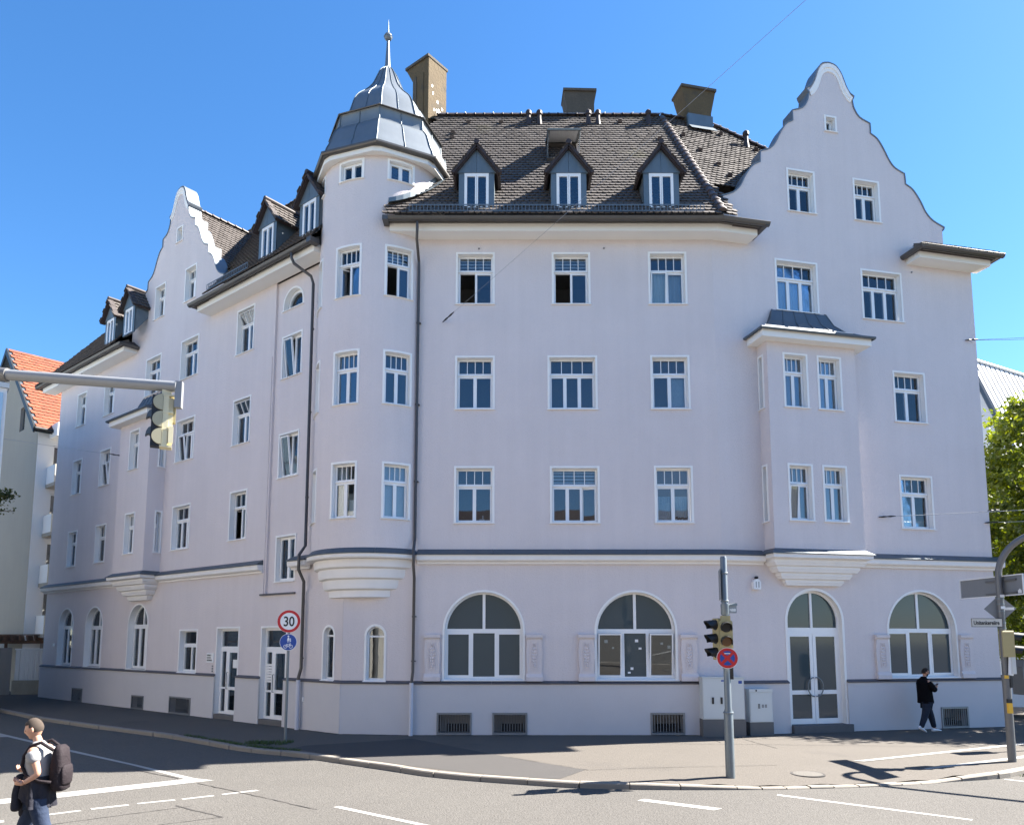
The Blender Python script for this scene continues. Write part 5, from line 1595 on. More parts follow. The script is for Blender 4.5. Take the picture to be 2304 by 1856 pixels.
# lettered little box on the pole
Gb = Fr(TP, *yaw(16))
mb = MB(); mb.box(Gb, .03, .235, -.03, .05, 3.20, 3.345); bx = mb.build('info_box', M_sgnback, tl)
mb = MB(); mb.prism(Gb, [(.02, 3.345), (.24, 3.345), (.24, 3.39), (.21, 3.40), (.02, 3.35)], -.05, .07); mb.build('lid', M_steel, bx)
text_obj('lettering', 'NBB', Gb, .07, 3.235, .075, M_sgnw, bx, y=.053, bold=.002)
mb = MB(); mb.lathe(TP, [(.085, 3.17), (.085, 3.38)], 16); mb.build('sleeve', M_steel, tl)
# long narrow street-name plates seen almost edge on
Gp = Fr(TP, *yaw(-102))
mb = MB(); mb.box(Gp, -.35, .12, .075, .085, 3.47, 4.08); mb.build('plate', M_sgnback, tl)
# round sign: absolute no stopping
Gn = Fr(TP + Z * 2.31, *yaw(-12))
mb = MB(); disc(mb, Gn, .205, .235, .240); ns = mb.build('no_stopping_sign', M_sgnw, tl)
mb = MB(); disc(mb, Gn, .196, .240, .243); mb.build('red_disc', M_red, ns)
mb = MB()
for q in range(4):
    a0 = R(45 + 90 * q) + R(11); a1 = R(135 + 90 * q) - R(11); rr0 = .142
    pts = [(.045 * math.cos((a0 + a1) / 2), .045 * math.sin((a0 + a1) / 2))] + [(rr0 * math.cos(a0 + (a1 - a0) * i / 10), rr0 * math.sin(a0 + (a1 - a0) * i / 10)) for i in range(11)]
    mbq = MB(); mbq.prism(Gn, pts, .243, .246); mbq.build('blue_field', M_blue, ns)
mb = MB(); mb.box(Gn, -.055, .055, .246, .248, .082, .098); mb.build('sticker', M_sgnw, ns)
mb = MB(); mb.box(Gn, -.05, .05, .06, .235, -.02, .02); mb.build('bracket', M_steel, ns)
mb = MB(); mb.box(Gn, .055, .12, -.06, .04, -.42, -.18); mb.build('junction_box', M_black, tl)
mb = MB(); mb.lathe(TP + Vector((0, 0, .02)), [(.38, -.005), (.36, .012), (.2, .03), (.07, .04)], 16); 

# --- 30 km/h sign post
SP = Vector((-5.94, 19.99, 0))
sp30 = thing('road_sign_post', 'slim grey post with red-ringed 30 sign above a blue foot and cycle sign', 'road sign', SP)
mb = MB(); mb.lathe(SP, [(.036, -.05), (.036, 3.40), (.001, 3.41)], 12); mb.build('pole', M_steel, sp30, smooth=True)
xd, nd = yaw(8)
G = Fr(SP + Z * 3.135, xd, nd)
mb = MB(); disc(mb, G, .302, .045, .05); s1 = mb.build('speed_sign', M_sgnw, sp30)
mb = MB(); annulus(mb, G, .296, .225, .05, .053); mb.build('red_ring', M_red, s1)
text_obj('number', '30', G, 0, -.125, .36, M_text, s1, y=.053, align='CENTER', bold=.006, sx=.82)
G = Fr(SP + Z * 2.585, xd, nd)
mb = MB(); disc(mb, G, .222, .045, .05); s2 = mb.build('path_sign', M_sgnw, sp30)
mb = MB(); disc(mb, G, .212, .05, .053); mb.build('blue_disc', M_blue, s2)
# pedestrian (woman and child) over a bicycle
mb = MB()
disc(mb, G, .022, .053, .056, 12, .0, .155)
mb.prism(G, [(-.035, .045), (-.012, .125), (.018, .125), (.04, .05)], .053, .056)
mb.prism(G, [(-.025, -.005), (-.01, -.005), (.0, .05), (-.015, .05)], .053, .056); mb.prism(G, [(.01, -.005), (.025, -.005), (.025, .05), (.01, .05)], .053, .056)
disc(mb, G, .015, .053, .056, 10, .055, .085); mb.prism(G, [(.042, .01), (.05, .07), (.062, .07), (.07, .01)], .053, .056)
mb.build('walker_symbol', M_sgnw, s2)
mb = MB()
for cx in (-.07, .07):
    mb.ring(G, [(cx + .05 * math.cos(i * .524), -.115 + .05 * math.sin(i * .524)) for i in range(12)], [(cx + .037 * math.cos(i * .524), -.115 + .037 * math.sin(i * .524)) for i in range(12)], .053, .056)
def bar(mb, G, a, b, w):
    d = (Vector(b) - Vector(a)).normalized(); nx, nz = -d.y * w, d.x * w
    mb.prism(G, [(a[0] - nx, a[1] - nz), (b[0] - nx, b[1] - nz), (b[0] + nx, b[1] + nz), (a[0] + nx, a[1] + nz)], .053, .056)
for a, b in (((-.07, -.115), (-.035, -.05)), ((-.035, -.05), (.05, -.05)), ((.05, -.05), (.07, -.115)), ((-.035, -.05), (.0, -.115)), ((.0, -.115), (.05, -.05)), ((-.07, -.115), (0, -.115)), ((.05, -.05), (.045, -.025)), ((.045, -.025), (.065, -.02))): bar(mb, G, a, b, .005)
mb.build('bicycle_symbol', M_sgnw, s2)
for z in (3.25, 3.0, 2.65, 2.5):
    mb = MB(); mb.lathe(SP, [(.045, z - .02), (.045, z + .02)], 10); mb.build('clamp', M_steel, sp30)

# --- curved pole on the right
LP = Vector((10.95, 16.76, 0))
lpz = thing('curved_signal_pole', 'thick dull steel pole bending over at the top, carrying signs and a cream signal', 'signal pole', LP)
# the arm bends towards the carriageway
arm = Vector((.60, -.80, 0)).normalized()
arm = Vector((math.cos(R(-38)), math.sin(R(-38)), 0))
path = [LP + Z * -.05, LP + Z * 1.84]
mb = MB(); mb.tube(path, .085, 16); tpole = mb.build('lower_pole', M_steeld, lpz, smooth=True)
rb = .95
path = [LP + Z * 1.84, LP + Z * 4.05] + [LP + Z * (4.05 + rb * math.sin(t)) + arm * (rb * (1 - math.cos(t))) for t in [R(9 * i) for i in range(1, 11)]] + [LP + Z * (4.05 + rb) + arm * (rb + 5.2)]
mb = MB(); mb.tube(path, .07, 14); mb.build('upper_pole', M_steeld, lpz, smooth=True)
mb = MB(); mb.lathe(LP, [(.1, 1.80), (.1, 1.88)], 16); mb.build('collar', M_steeld, lpz)
# back of a long direction sign
Gd = Fr(LP, (.113, -.9936, 0), (-.9936, -.113, 0))
def tilt_rect(F, x0, x1, z0, z1, dz): return [(x0, z0), (x1, z0 + dz), (x1, z1 + dz), (x0, z1)]
q = rect(-1.36, .60, 3.62, 4.08)
mb = MB(); mb.prism(Gd, q, -.13, -.10); ds = mb.build('direction_sign', M_sgnback, lpz)
mb = MB(); mb.ring(Gd, q, [(x + (.022 if x < 0 else -.022), z + (.022 if z < 3.8 else -.022)) for x, z in q], -.10, -.075); mb.build('rim', M_sgnw, ds)
for z in (3.97, 3.68):
    mb = MB(); mb.box(Gd, -.50, .40, -.10, -.06, z - .02, z + .02); mb.build('rail', M_steeld, ds)
mb = MB(); mb.prism(Gd, [(.42, 3.66), (.52, 3.66), (.52, 3.72), (.47, 3.76), (.42, 3.72)], -.098, -.095); mb.build('sticker', M_sgnw, ds)
# diamond plate seen from behind
Gdm = Fr(LP + Z * 3.34, *yaw(-24))
mb = MB(); mb.prism(Gdm, [(0, -.31), (.31, 0), (0, .31), (-.31, 0)], -.115, -.10); dm = mb.build('diamond_sign', M_sgnback, lpz)
mb = MB(); mb.box(Gdm, .06, .27, -.10, -.096, -.03, .03); mb.build('sticker', M_sgnw, dm)
# street name plate
Gst = Fr(LP, *yaw(4))
mb = MB(); mb.box(Gst, -.76, -.03, .05, .065, 2.93, 3.12); st = mb.build('street_name_sign', mat('name plate', (0.55, 0.52, 0.47), .5), lpz)
text_obj('lettering', 'Unitenkereiire', Gst, -.71, 2.98, .128, M_text, st, y=.068, bold=.003, sx=.80)
mb = MB(); mb.ring(Gst, rect(-.76, -.03, 2.93, 3.12), rect(-.75, -.04, 2.94, 3.11), .065, .069); mb.build('rim', M_text, st)
for z in (3.56, 3.44, 3.02, 2.90, 3.28):
    mb = MB(); mb.lathe(LP, [(.078, z - .018), (.078, z + .018)], 14); mb.build('clamp', M_steel, lpz)
for z in (3.62, 3.36):
    mb = MB(); mb.box(Gst, -.05, .05, .068, .08, z - .03, z + .03); mb.build('sticker', M_sgnw, lpz)
# signals on it: cream head seen from the side, hoods to the right
Gr = Fr(LP, *yaw(72))
signal_head(Gr, .02, .18, 2.27, lpz, 2, .30, .29, .22, vis=.24)
mb = MB(); mb.box(Gr, -.12, .10, .10, .18, 1.90, 2.27); mb.build('signal_box', M_cab, lpz)
mb = MB(); mb.prism(Gst, [(-.02, 1.88), (.08, 1.86), (.12, 2.28), (.02, 2.30)], .10, .13); mb.build('paper_flyer', M_sgnw, lpz)
mb = MB(); mb.box(Gst, -.09, .01, .075, .13, 1.05, 1.27); bt = mb.build('push_button_box', M_yel, lpz)
mb = MB(); mb.box(Gst, -.09, .01, .075, .125, 1.27, 1.36); mb.build('cap', M_black, bt)
mb = MB(); mb.box(Gst, -.10, -.01, .08, .10, 1.80, 1.87); mb.build('yellow_tag', M_yel, lpz)
mb = MB(); mb.box(Gst, .02, .07, .05, .10, 1.60, 1.86); mb.build('black_strap', M_black, lpz)

# --- signal on a long arm, upper left
ms = thing('mast_arm_signal', 'light grey mast arm carrying a cream three-lens signal seen from its side and back', 'traffic signal', (-9.5, 9.9, -.1))
E1 = Vector((-4.63, 10.0, 6.12)); E0 = Vector((-9.5, 10.0, 6.478))
dd = (E1 - E0).normalized()
mb = MB(); mb.tube([E0, E0 + (E1 - E0) * .515], .094, 16); mb.build('arm_sleeve', M_steeld, ms, smooth=True)
M_arm = mat('pale arm paint', (.26, .27, .28), .45, .2, noise=.06, nscale=5)
mb = MB(); mb.tube([E0 + (E1 - E0) * .505, E1], .075, 16); mb.build('arm', M_arm, ms, smooth=True)
mb = MB(); mb.tube([Vector((-9.5, 10.0, -.2)), Vector((-9.5, 10.0, 6.6))], .13, 16); mb.build('mast', M_steeld, ms, smooth=True)
mb = MB(); Ge = Fr(E1, *yaw(10)); mb.box(Ge, -.02, .07, -.05, .05, -.30, .07); mb.build('end_box', M_arm, ms)
# the head faces away to the left rear: we see the round hoods' backs and the housing's side
Gm = Fr(Vector((-4.86, 10.0, 0)), *yaw(-125 + 180))
hd = None
M_cr2 = mat('pale signal cream', (.66, .60, .40), .5, noise=.05, nscale=8)
zb_ = 5.27
xa, na = yaw(24)
Gm = Fr(Vector((-4.815, 10.0, 0)), xa, na)
mb = MB(); mb.box(Gm, .003, .075, -.10, .07, zb_, 6.0); hh_ = mb.build('signal_head', M_cr2, ms)
mb = MB(); mb.box(Gm, .075, .13, -.08, .04, zb_ + .05, 5.96); mb.build('rear_housing', M_cr2, ms)
mb = MB(); mb.box(Gm, .085, .145, .04, .09, zb_ + .05, zb_ + .28); mb.build('terminal_box', M_cr2, ms)
mb = MB(); mb.box(Gm, .13, .165, -.06, .03, 5.62, 5.95); mb.build('clip_box', M_sigcream, ms)
mb = MB(); mb.box(Gm, -.135, .0, -.10, .055, zb_, 5.98); mb.build('back_plate', M_black, ms)
M_pc = mat('plate cream', (.40, .37, .25), .5)
for i in range(3):
    zc = zb_ + .135 + .24 * i
    mb = MB(); mb.prism(Gm, [(.0, zc - .112)] + [(-.122 * math.sin(math.pi * k / 16), zc - .112 * math.cos(math.pi * k / 16)) for k in range(1, 16)] + [(.0, zc + .112)], .056, .085)
    mb.build('round_plate', M_pc, ms)
    if i < 2:
        mb = MB(); mb.prism(Gm, [(-.136, zc + .01), (-.136, zc + .13), (-.165, zc + .11), (-.19, zc + .06), (-.20, zc + .0), (-.165, zc + .03)], -.06, .05); mb.build('hood', M_zincd, ms)
for i in range(4):
    mb = MB(); mb.box(Gm, -.02, .135, -.105, .075, zb_ - .010 + .24 * i, zb_ + .010 + .24 * i); mb.build('band', M_cr2, ms)
mb = MB(); mb.box(Gm, -.02, .10, -.05, .05, 5.99, 6.07); mb.build('hanger', M_cr2, ms)

# --- switch cabinets by the wall
cb = thing('switch_cabinet', 'wide pale grey two-door utility cabinet on a dark base against the wall', 'utility cabinet', (5.85, 21.2, 0))
G = Fr((5.27, 20.95, 0), (1, .02, 0))
mb = MB(); mb.box(G, -.01, 1.17, -.36, .0, -.02, .47); mb.build('base', M_cabb, cb)
mb = MB(); mb.box(G, .0, 1.16, -.36, -.012, .47, 1.60); mb.build('body', M_cab, cb)
mb = MB(); mb.box(G, -.015, 1.175, -.38, .012, 1.60, 1.625); mb.build('lid', M_cab, cb)
for a, b in ((.02, .655), (.667, 1.14)):
    mb = MB(); mb.box(G, a, b, -.012, .004, .49, 1.585); dr = mb.build('door', M_cab, cb)
    if a < .5:
        for u in (.25, .49):
            mb = MB(); mb.box(G, u, u + .055, .004, .02, .89, 1.07); mb.build('handle', M_text, dr)
        mb = MB(); mb.box(G, .52, .62, .004, .006, 1.50, 1.54); mb.build('label_plate', M_blue, dr)
    else:
        mb = MB(); mb.box(G, 1.0, 1.10, .004, .006, 1.44, 1.52); mb.build('label_plate', M_blue, dr)
cb2 = thing('switch_cabinet', 'small narrow pale grey utility cabinet on a dark base left of the arched door', 'utility cabinet', (6.98, 21.35, 0))
G = Fr((6.64, 21.2, 0), (.985, .17, 0))
mb = MB(); mb.box(G, -.01, .70, -.32, .0, -.02, .36); mb.build('base', M_cabb, cb2)
mb = MB(); mb.box(G, .0, .69, -.32, -.012, .36, 1.19); mb.build('body', M_cab, cb2)
mb = MB(); mb.box(G, -.012, .70, -.33, .012, 1.19, 1.275); mb.build('lid', M_cab, cb2)
mb = MB(); mb.box(G, .02, .67, -.012, .003, .375, 1.18); dr = mb.build('door', M_cab, cb2)
mb = MB(); mb.box(G, .25, .30, .003, .02, .74, .87); mb.build('handle', M_steel, dr)
for u in (.36, .45):
    mb = MB(); mb.box(G, u, u + .06, .003, .008, .76, .85); mb.build('label_plate', M_sgnback, dr)
mb = MB(); mb.sphere(G.pt(.2, .012, 1.235), .025, 8, 5); mb.build('lock', M_black, cb2)

# --- waste bin on a post and the white car beyond the corner
wb = thing('litter_bin', 'dark grey litter bin hanging on a post beside the building corner', 'litter bin', (12.5, 18.45, 0))
mb = MB(); mb.tube([(12.72, 18.5, -.02), (12.72, 18.5, 2.2)], .04, 10); mb.build('post', M_steeld, wb)
M_bin = mat('bin grey', (.10, .11, .12), .5, .2, noise=.1, nscale=5)
G = Fr((12.53, 18.5, 0), *yaw(10))
mb = MB(); mb.prism(G, [(-.17, 1.32), (.15, 1.32), (.17, 1.98), (-.20, 1.98)], -.18, .18); mb.build('bin_body', M_bin, wb)
mb = MB(); mb.prism(G, [(-.20, 1.985), (.17, 1.985), (.12, 2.14), (-.14, 2.16), (-.16, 2.2), (.10, 2.2), (.12, 2.14)][:4], -.19, .19); mb.build('hood', M_bin, wb)
mb = MB(); mb.box(G, -.03, .1, .181, .186, 2.0, 2.08); mb.build('sticker', M_sgnw, wb)

# --- manhole done above; overhead wires
def wire(label, pts, r, ends=()):
    p0 = Vector(pts[0])
    w = thing('overhead_wire', label, 'wire', p0, 'overhead wires')
    mb = MB(); mb.tube(pts, r, 5); mb.build('cable', M_wire, w, smooth=True)
    for (a, b) in ends:
        a, b = Vector(a), Vector(b); d = (b - a)
        mb = MB(); mb.tube([a, a + d * .3, a + d * .5, a + d * .7, b], [.012, .03, .016, .03, .012], 6); mb.build('tensioner', M_text, w)
def line(a, b, n=10, sag=0.0):
    a, b = Vector(a), Vector(b)
    return [a.lerp(b, i / n) - Z * sag * 4 * (i / n) * (1 - i / n) for i in range(n + 1)]
wA = FC.pt(-2.07, .02, 12.06); camv = Vector((0, 0, 2.65))
def on_ray(px, py, k):
    f_ = 1680.0; D_ = 2304 / 2155
    q = Vector(((px * D_ - 1152) / f_, -(py * D_ - 1242.3) / f_, -1))
    m = Euler((R(90) + 0.1163, 0, 0)).to_matrix()
    return camv + (m @ q) * k
wB = on_ray(1690, 0, 11.5); wE = wA + (wB - wA) * 1.5
wire('taut span wire running from the centre facade up across the sky', line(wA, wE, 14, .05), .004, [(wA, wA + (wE - wA).normalized() * .75)])
a = FL.pt(-12.93, .03, 10.33); b = a + Vector((-9.5, -7.0, .35))
wire('thin wire from the left facade out to the left edge', line(a, b, 10, .06), .0075, [(a, a + (b - a).normalized() * .55)])
a = FR.pt(5.26, .03, 6.36); b = Vector((24, 21.6, 7.0))
wire('wire across the lower right window fixed to the right facade', line(a, b, 10, .05), .009, [(a, a + (b - a).normalized() * .5), (a + (b - a).normalized() * 3.2, a + (b - a).normalized() * 3.55)])
a = FR.pt(9.12, .03, 6.32); b = Vector((24, 22.6, 6.7))
wire('short wire running off from the right corner below the tree crown', line(a, b, 8, .05), .008, [(a, a + (b - a).normalized() * .4)])
a = FR.pt(8.88, .03, 12.30)
for k, b in enumerate((Vector((26, 22.5, 12.9)), Vector((26, 22.5, 12.55)))):
    wire(('upper of two wires leaving the right facade into the sky', 'lower of two wires leaving the right facade into the sky')[k], line(a, b, 8, .12), .008, [(a, a + (b - a).normalized() * .4)] if k == 0 else [])
# ------------------------------------------------------------------ neighbouring houses
M_beige = mat('beige render', (0.37, 0.34, 0.285), .9, noise=.06, nscale=.5, spec=.2, streak=.05)
M_whitew = mat('white render', (0.80, 0.80, 0.78), .9, noise=.04, nscale=.8, spec=.2)
M_orange = mat('orange roof tile', (0.19, 0.052, 0.022), .8, noise=.15, nscale=1.0, island=.22)
M_balc = mat('balcony panel', (0.62, 0.56, 0.44), .8, noise=.05, nscale=2)
M_pglass = mat('pale facade glass', (.42, .60, .74), .15, .0, noise=.05, nscale=.6)
M_wood = mat('pergola wood', (.13, .075, .05), .8, noise=.25, nscale=5)
M_fence = mat('pale fence sheet', (.62, .62, .60), .7, noise=.06, nscale=3)
M_conc = mat('concrete base', (.30, .27, .21), .95, noise=.25, nscale=2.0, fine=.2, fscale=40)
M_greyw = mat('grey boundary wall', (.24, .22, .20), .9, noise=.1, nscale=2, streak=.15)
rd = Vector((.66, .75, 0)).normalized(); gd = Vector((.75, -.66, 0)).normalized()
C0_ = Vector((-24.92, 38.3, 0))
lh = thing('apartment_house', 'beige neighbouring house with a steep orange tiled roof and balconies on its sunlit side', 'house', C0_)
ez = 14.1; hw = 5.55; rz = 19.35; dl = 12.0
Fg = Fr(C0_, gd, Vector((gd.y, -gd.x, 0)))           # gable end, x runs to the right up to the corner at x=0
Fs = Fr(C0_, rd, Vector((rd.y, -rd.x, 0)))           # sunlit long side
holes = [rect(-3.35, -2.5, 14.1, 15.45)]
apex = (-hw, rz - .15)
mb = wall_sheet(Fg, [(-2 * hw, 0), (0, 0), (0, ez), apex, (-2 * hw, ez)], holes); mb.build('gable_wall', M_beige, lh)
mb = MB()
x0, x1, z0, z1 = sh(holes[0]); mb.ring(Fg, rect(x0, x1, z0, z1), rect(x0 + .05, x1 - .05, z0 + .05, z1 - .05), -.16, -.10)
n_ = 4; q = rect(x0, x1, z0, z1); mb.add([Fg.pt(x, 0, z) for x, z in q] + [Fg.pt(x, -.16, z) for x, z in q], [(i, (i + 1) % 4, (i + 1) % 4 + 4, i + 4) for i in range(4)])
w = mb.build('window', M_greyw, lh); glaze(Fg, rect(x0 + .05, x1 - .05, z0 + .05, z1 - .05), -.13, w)
sd_h = [rect(.75, 2.45, z, z + 2.15) for z in (.35, 2.95, 5.55, 8.15, 10.75)] + [rect(5.2, 6.9, z, z + 2.15) for z in (.35, 2.95, 5.55, 8.15, 10.75)]
mb = wall_sheet(Fs, rect(0, dl, 0, ez), sd_h); mb.build('side_wall', M_whitew, lh)
mb = MB(); B_ = Fg.pt(-2 * hw, 0, 0)
for a, b in ((B_, B_ + rd * dl), (B_ + rd * dl, C0_ + rd * dl)): mb.quad(a, b, b + Z * ez, a + Z * ez)
mb.build('rear_wall', M_beige, lh)
for i, h in enumerate(sd_h):
    x0, x1, z0, z1 = sh(h)
    mb = MB(); mb.ring(Fs, rect(x0, x1, z0, z1), rect(x0 + .06, x1 - .06, z0 + .06, z1 - .06), -.16, -.06); mb.box(Fs, (x0 + x1) / 2 - .04, (x0 + x1) / 2 + .04, -.15, -.07, z0 + .06, z1 - .06)
    w = mb.build('window', M_pvc, lh)
    for a, b in ((x0 + .06, (x0 + x1) / 2 - .04), ((x0 + x1) / 2 + .04, x1 - .06)): glaze(Fs, rect(a, b, z0 + .06, z1 - .06), -.11, w)
    mb = MB(); mb.box(Fs, x0, x1, -.8, -.75, z0, z1); mb.build('curtain', M_greyw, w)
# balconies
for z in (2.75, 5.35, 7.95, 10.55):
    for xb in (.5, 4.8):
        mb = MB(); mb.box(Fs, xb, xb + 2.6, 0, 1.35, z, z + .18); b = mb.build('balcony', M_beige, lh)
        mb = MB(); mb.box(Fs, xb, xb + 2.6, 1.27, 1.35, z + .185, z + 1.12); mb.build('front_panel', M_balc, b)
        mb = MB(); mb.box(Fs, xb, xb + .08, .0, 1.265, z + .185, z + 1.12); mb.build('side_panel', M_whitew, b)
        mb = MB(); mb.box(Fs, xb + 2.52, xb + 2.6, .0, 1.265, z + .185, z + 1.12); mb.build('side_panel', M_whitew, b)
mb = MB(); mb.box(Fs, .5, 3.1, 0, 1.3, 13.2, 13.9); mb.build('balcony_lintel', M_whitew, lh)
# roof
oh = .35; ov = .55
mb = MB()
for sg in (1, -1):
    e0 = C0_ + gd * (-hw + sg * (hw + ov)); r0 = C0_ - gd * hw
    zz = ez - ov * (rz - ez) / hw
    a = e0 - rd * oh + Z * zz; b = r0 - rd * oh + Z * rz; c = r0 + rd * (dl + oh) + Z * rz; d_ = e0 + rd * (dl + oh) + Z * zz
    mb.quad(a, b, c, d_)
    mb.quad(a - Z * .22, b - Z * .22, c - Z * .22, d_ - Z * .22)
    if sg > 0: slope_pts = (a, b, c, d_)
rfh = mb.build('roof', M_zincd, lh, fix=False)
a, b, c, d_ = slope_pts
mb = MB()
ux = (d_ - a).normalized(); up = (b - a); L_ = up.length; up = up.normalized(); nn = ux.cross(up); nn = nn if nn.z > 0 else -nn
tiles_on(mb, lambda x, w, l: a + ux * x + up * w + nn * (l + .02), [(.22, 0), (9.5, 0), (9.5, L_), (.22, L_)], tw=.30, ex=.34)
t = mb.build('roof_tiles', M_orange, rfh, fix=False); t['kind'] = 'stuff'
for sg in (1, -1):
    e0 = C0_ + gd * (-hw + sg * (hw + ov)) - rd * (oh + .02) + Z * (ez - ov * (rz - ez) / hw); r0 = C0_ - gd * hw - rd * (oh + .02) + Z * rz
    mb = MB(); dd = (r0 - e0).normalized(); G = Fr(e0, dd, -rd); mb.box(G, 0, (r0 - e0).length, -.04, .04, -.28, .10); mb.build('verge_board', M_text, lh)
mb = MB(); mb.tube([a + Z * -.05 + gd * .06, d_ + Z * -.05 + gd * .06], .10, 8); mb.build('gutter', M_text, lh)
# dormer on the orange roof
G = Fr(Fs.pt(3.3, -.9, 0), Fs.x, Fs.n)
mb = MB(); mb.box(G, -1.0, 1.2, -3.2, -.12, 14.6, 16.6); dm = mb.build('dormer', M_text, lh)
mb = MB(); mb.ring(G, rect(-.9, 1.1, 14.75, 16.5), rect(-.75, .95, 14.9, 16.35), -.12, -.02); mb.build('frame', M_pvc, dm); glaze(G, rect(-.75, .95, 14.9, 16.35), -.06, dm)
mb = MB(); mb.box(G, -.75, .95, -.11, -.10, 14.9, 16.35); mb.build('blind', M_curt, dm)
mb = MB(); mb.lathe(a.lerp(d_, .18).lerp(b.lerp(c, .18), .62), [(.09, 0), (.09, .5), (.14, .52), (.001, .6)], 10); mb.build('vent', M_text, rfh)

# pale glazed building edge at the far left
ob = thing('office_building', 'pale blue glazed building whose corner edge shows at the far left', 'office building', (-24.5, 28, 0))
f = Fr((-19.55, 28.0, 0), (.78, .626, 0))
mb = MB(); mb.box(f, -8, 0, -9, 0, 0, 12.3); mb.build('wall', M_whitew, ob)
for i in range(5):
    for j in range(5):
        mb = MB(); mb.box(f, -7.9 + i * 1.57, -6.4 + i * 1.57, .005, .06, .2 + j * 2.4, 2.5 + j * 2.4); mb.build('glass_panel', M_pglass, ob)
mb = MB(); mb.box(f, -8.05, .05, -9.05, .1, 12.3, 12.5); mb.build('roof_edge', M_cab, ob)

# fence, low wall and pergola in the gap on the left
fw = thing('boundary_wall', 'low concrete footing carrying a pale corrugated metal fence left of the lilac building', 'wall', (-24.4, 36.9, 0))
pA = Vector((-24.30, 36.75, 0)); pB = Vector((-22.0, 35.9, 0))
pB = pA + Vector((3.4, .9, 0))
f = Fr(pA, pB - pA)
mb = MB(); mb.box(f, 0, 3.5, -.22, 0, -.05, .68); mb.build('footing', M_conc, fw)
for i in range(34):
    mb = MB(); mb.box(f, .06 + i * .1, .145 + i * .1, -.12 + (.02 if i % 2 else 0), -.09 + (.02 if i % 2 else 0), .68, 2.15); mb.build('fence_sheet', M_fence, fw)
mb = MB(); mb.box(f, .02, 3.5, -.15, -.04, 2.15, 2.22); mb.build('top_rail', M_fence, fw)
gw = thing('garden_wall', 'dull grey solid boundary fence at the left edge beyond the junction', 'fence', (-26.5, 36.2, 0))
f2 = Fr((-24.36, 36.70, 0), (.93, .35, 0))
for i in range(9):
    mb = MB(); mb.box(f2, -.5 - i * .5, -.02 - i * .5, -.14, -.06 + .01 * (i % 2), -.05, 2.25); mb.build('panel', M_greyw, gw)
pg = thing('pergola', 'brown timber pergola roof with slats behind the pale fence', 'pergola', (-25, 38.2, 0))
f3 = Fr((-28.5, 36.9, 0), (.96, .28, 0))
for x in (.2, 2.6, 5.0, 7.3):
    for y in (-.2, -1.9):
        mb = MB(); mb.box(f3, x - .06, x + .06, y - .06, y + .06, 0, 2.45); mb.build('post', M_wood, pg)
for y in (-.2, -1.9):
    mb = MB(); mb.box(f3, -.3, 7.8, y - .05, y + .05, 2.45, 2.6); mb.build('beam', M_wood, pg)
for i in range(24):
    mb = MB(); G = f3.sub(-.2 + i * .34, 0, 2.60, 'y', R(12)); mb.box(G, -.03, .03, -2.4, .3, .0, .26); mb.build('slat', M_wood, pg)
for k, y in enumerate((.1, -.6, -1.3, -2.0)):
    mb = MB(); mb.box(f3, -.3, 7.9, y - .03, y + .03, 2.87, 2.92); mb.build('batten', M_wood, pg)

# metal-roofed building behind the trees on the right
M_mroof = mat('bright metal roof', (.62, .64, .66), .45, .3, noise=.05, nscale=1)
rb_ = thing('metal_roof_building', 'building with a bright standing-seam metal roof behind the trees at right', 'building', (42, 52, 0))
rdir = Vector((.876, .48, 0)).normalized(); gdr = Vector((.48, -.876, 0)).normalized()
R0 = Vector((31.9, 50, 21.9)); 
f = Fr((R0.x, R0.y, 0), rdir, gdr)
hwid = 2.7; zlow = 14.0
mb = MB()
mb.poly([f.pt(0, -.25, 21.6), f.pt(0, hwid - .25, zlow), f.pt(0, hwid - .25, 0), f.pt(0, -hwid, 0), f.pt(0, -hwid, zlow)])
mb.quad(f.pt(0, hwid, zlow), f.pt(16, hwid, zlow), f.pt(16, hwid, 0), f.pt(0, hwid, 0))
mb.quad(f.pt(0, -hwid, zlow), f.pt(16, -hwid, zlow), f.pt(16, -hwid, 0), f.pt(0, -hwid, 0))
mb.quad(f.pt(16, -hwid, 0), f.pt(16, hwid, 0), f.pt(16, hwid, zlow), f.pt(16, -hwid, zlow))
mb.build('wall', M_whitew, rb_)
mb = MB()
for sg in (1, -1):
    a, b, c, d_ = f.pt(-.4, 0, 21.9), f.pt(16, 0, 21.9), f.pt(16, sg * (hwid + .4), zlow - .6), f.pt(-.4, sg * (hwid + .4), zlow - .6)
    mb.quad(a, b, c, d_); mb.quad(a - Z * .25, b - Z * .25, c - Z * .25, d_ - Z * .25)
rr_b = mb.build('roof', M_mroof, rb_, fix=False)
for i in range(27):
    x = -.2 + i * .6; mb = MB(); mb.tube([f.pt(x, 0, 21.95), f.pt(x, hwid + .4, zlow - .56)], .035, 4); mb.build('seam', M_zincd, rr_b)
mb = MB(); mb.tube([f.pt(-.45, 0, 21.8), f.pt(-.45, hwid + .42, zlow - .72)], .2, 6); mb.build('verge', M_zincd, rb_)
mb = MB(); mb.tube([f.pt(-.4, 0, 22.0), f.pt(16, 0, 22.0)], .12, 6); mb.build('ridge_rail', M_mroof, rb_)
mb = MB(); mb.tube([f.pt(1.2, 1.25, 18.45), f.pt(16, 1.25, 18.45)], .06, 6); mb.build('snow_rail', M_zincd, rb_)
mb = MB(); G = Fr(f.pt(3.0, 1.6, 0), rdir, gdr); mb.box(G, -.7, .7, -1.5, .9, 15.0, 17.2); mb.build('dormer', M_text, rb_)

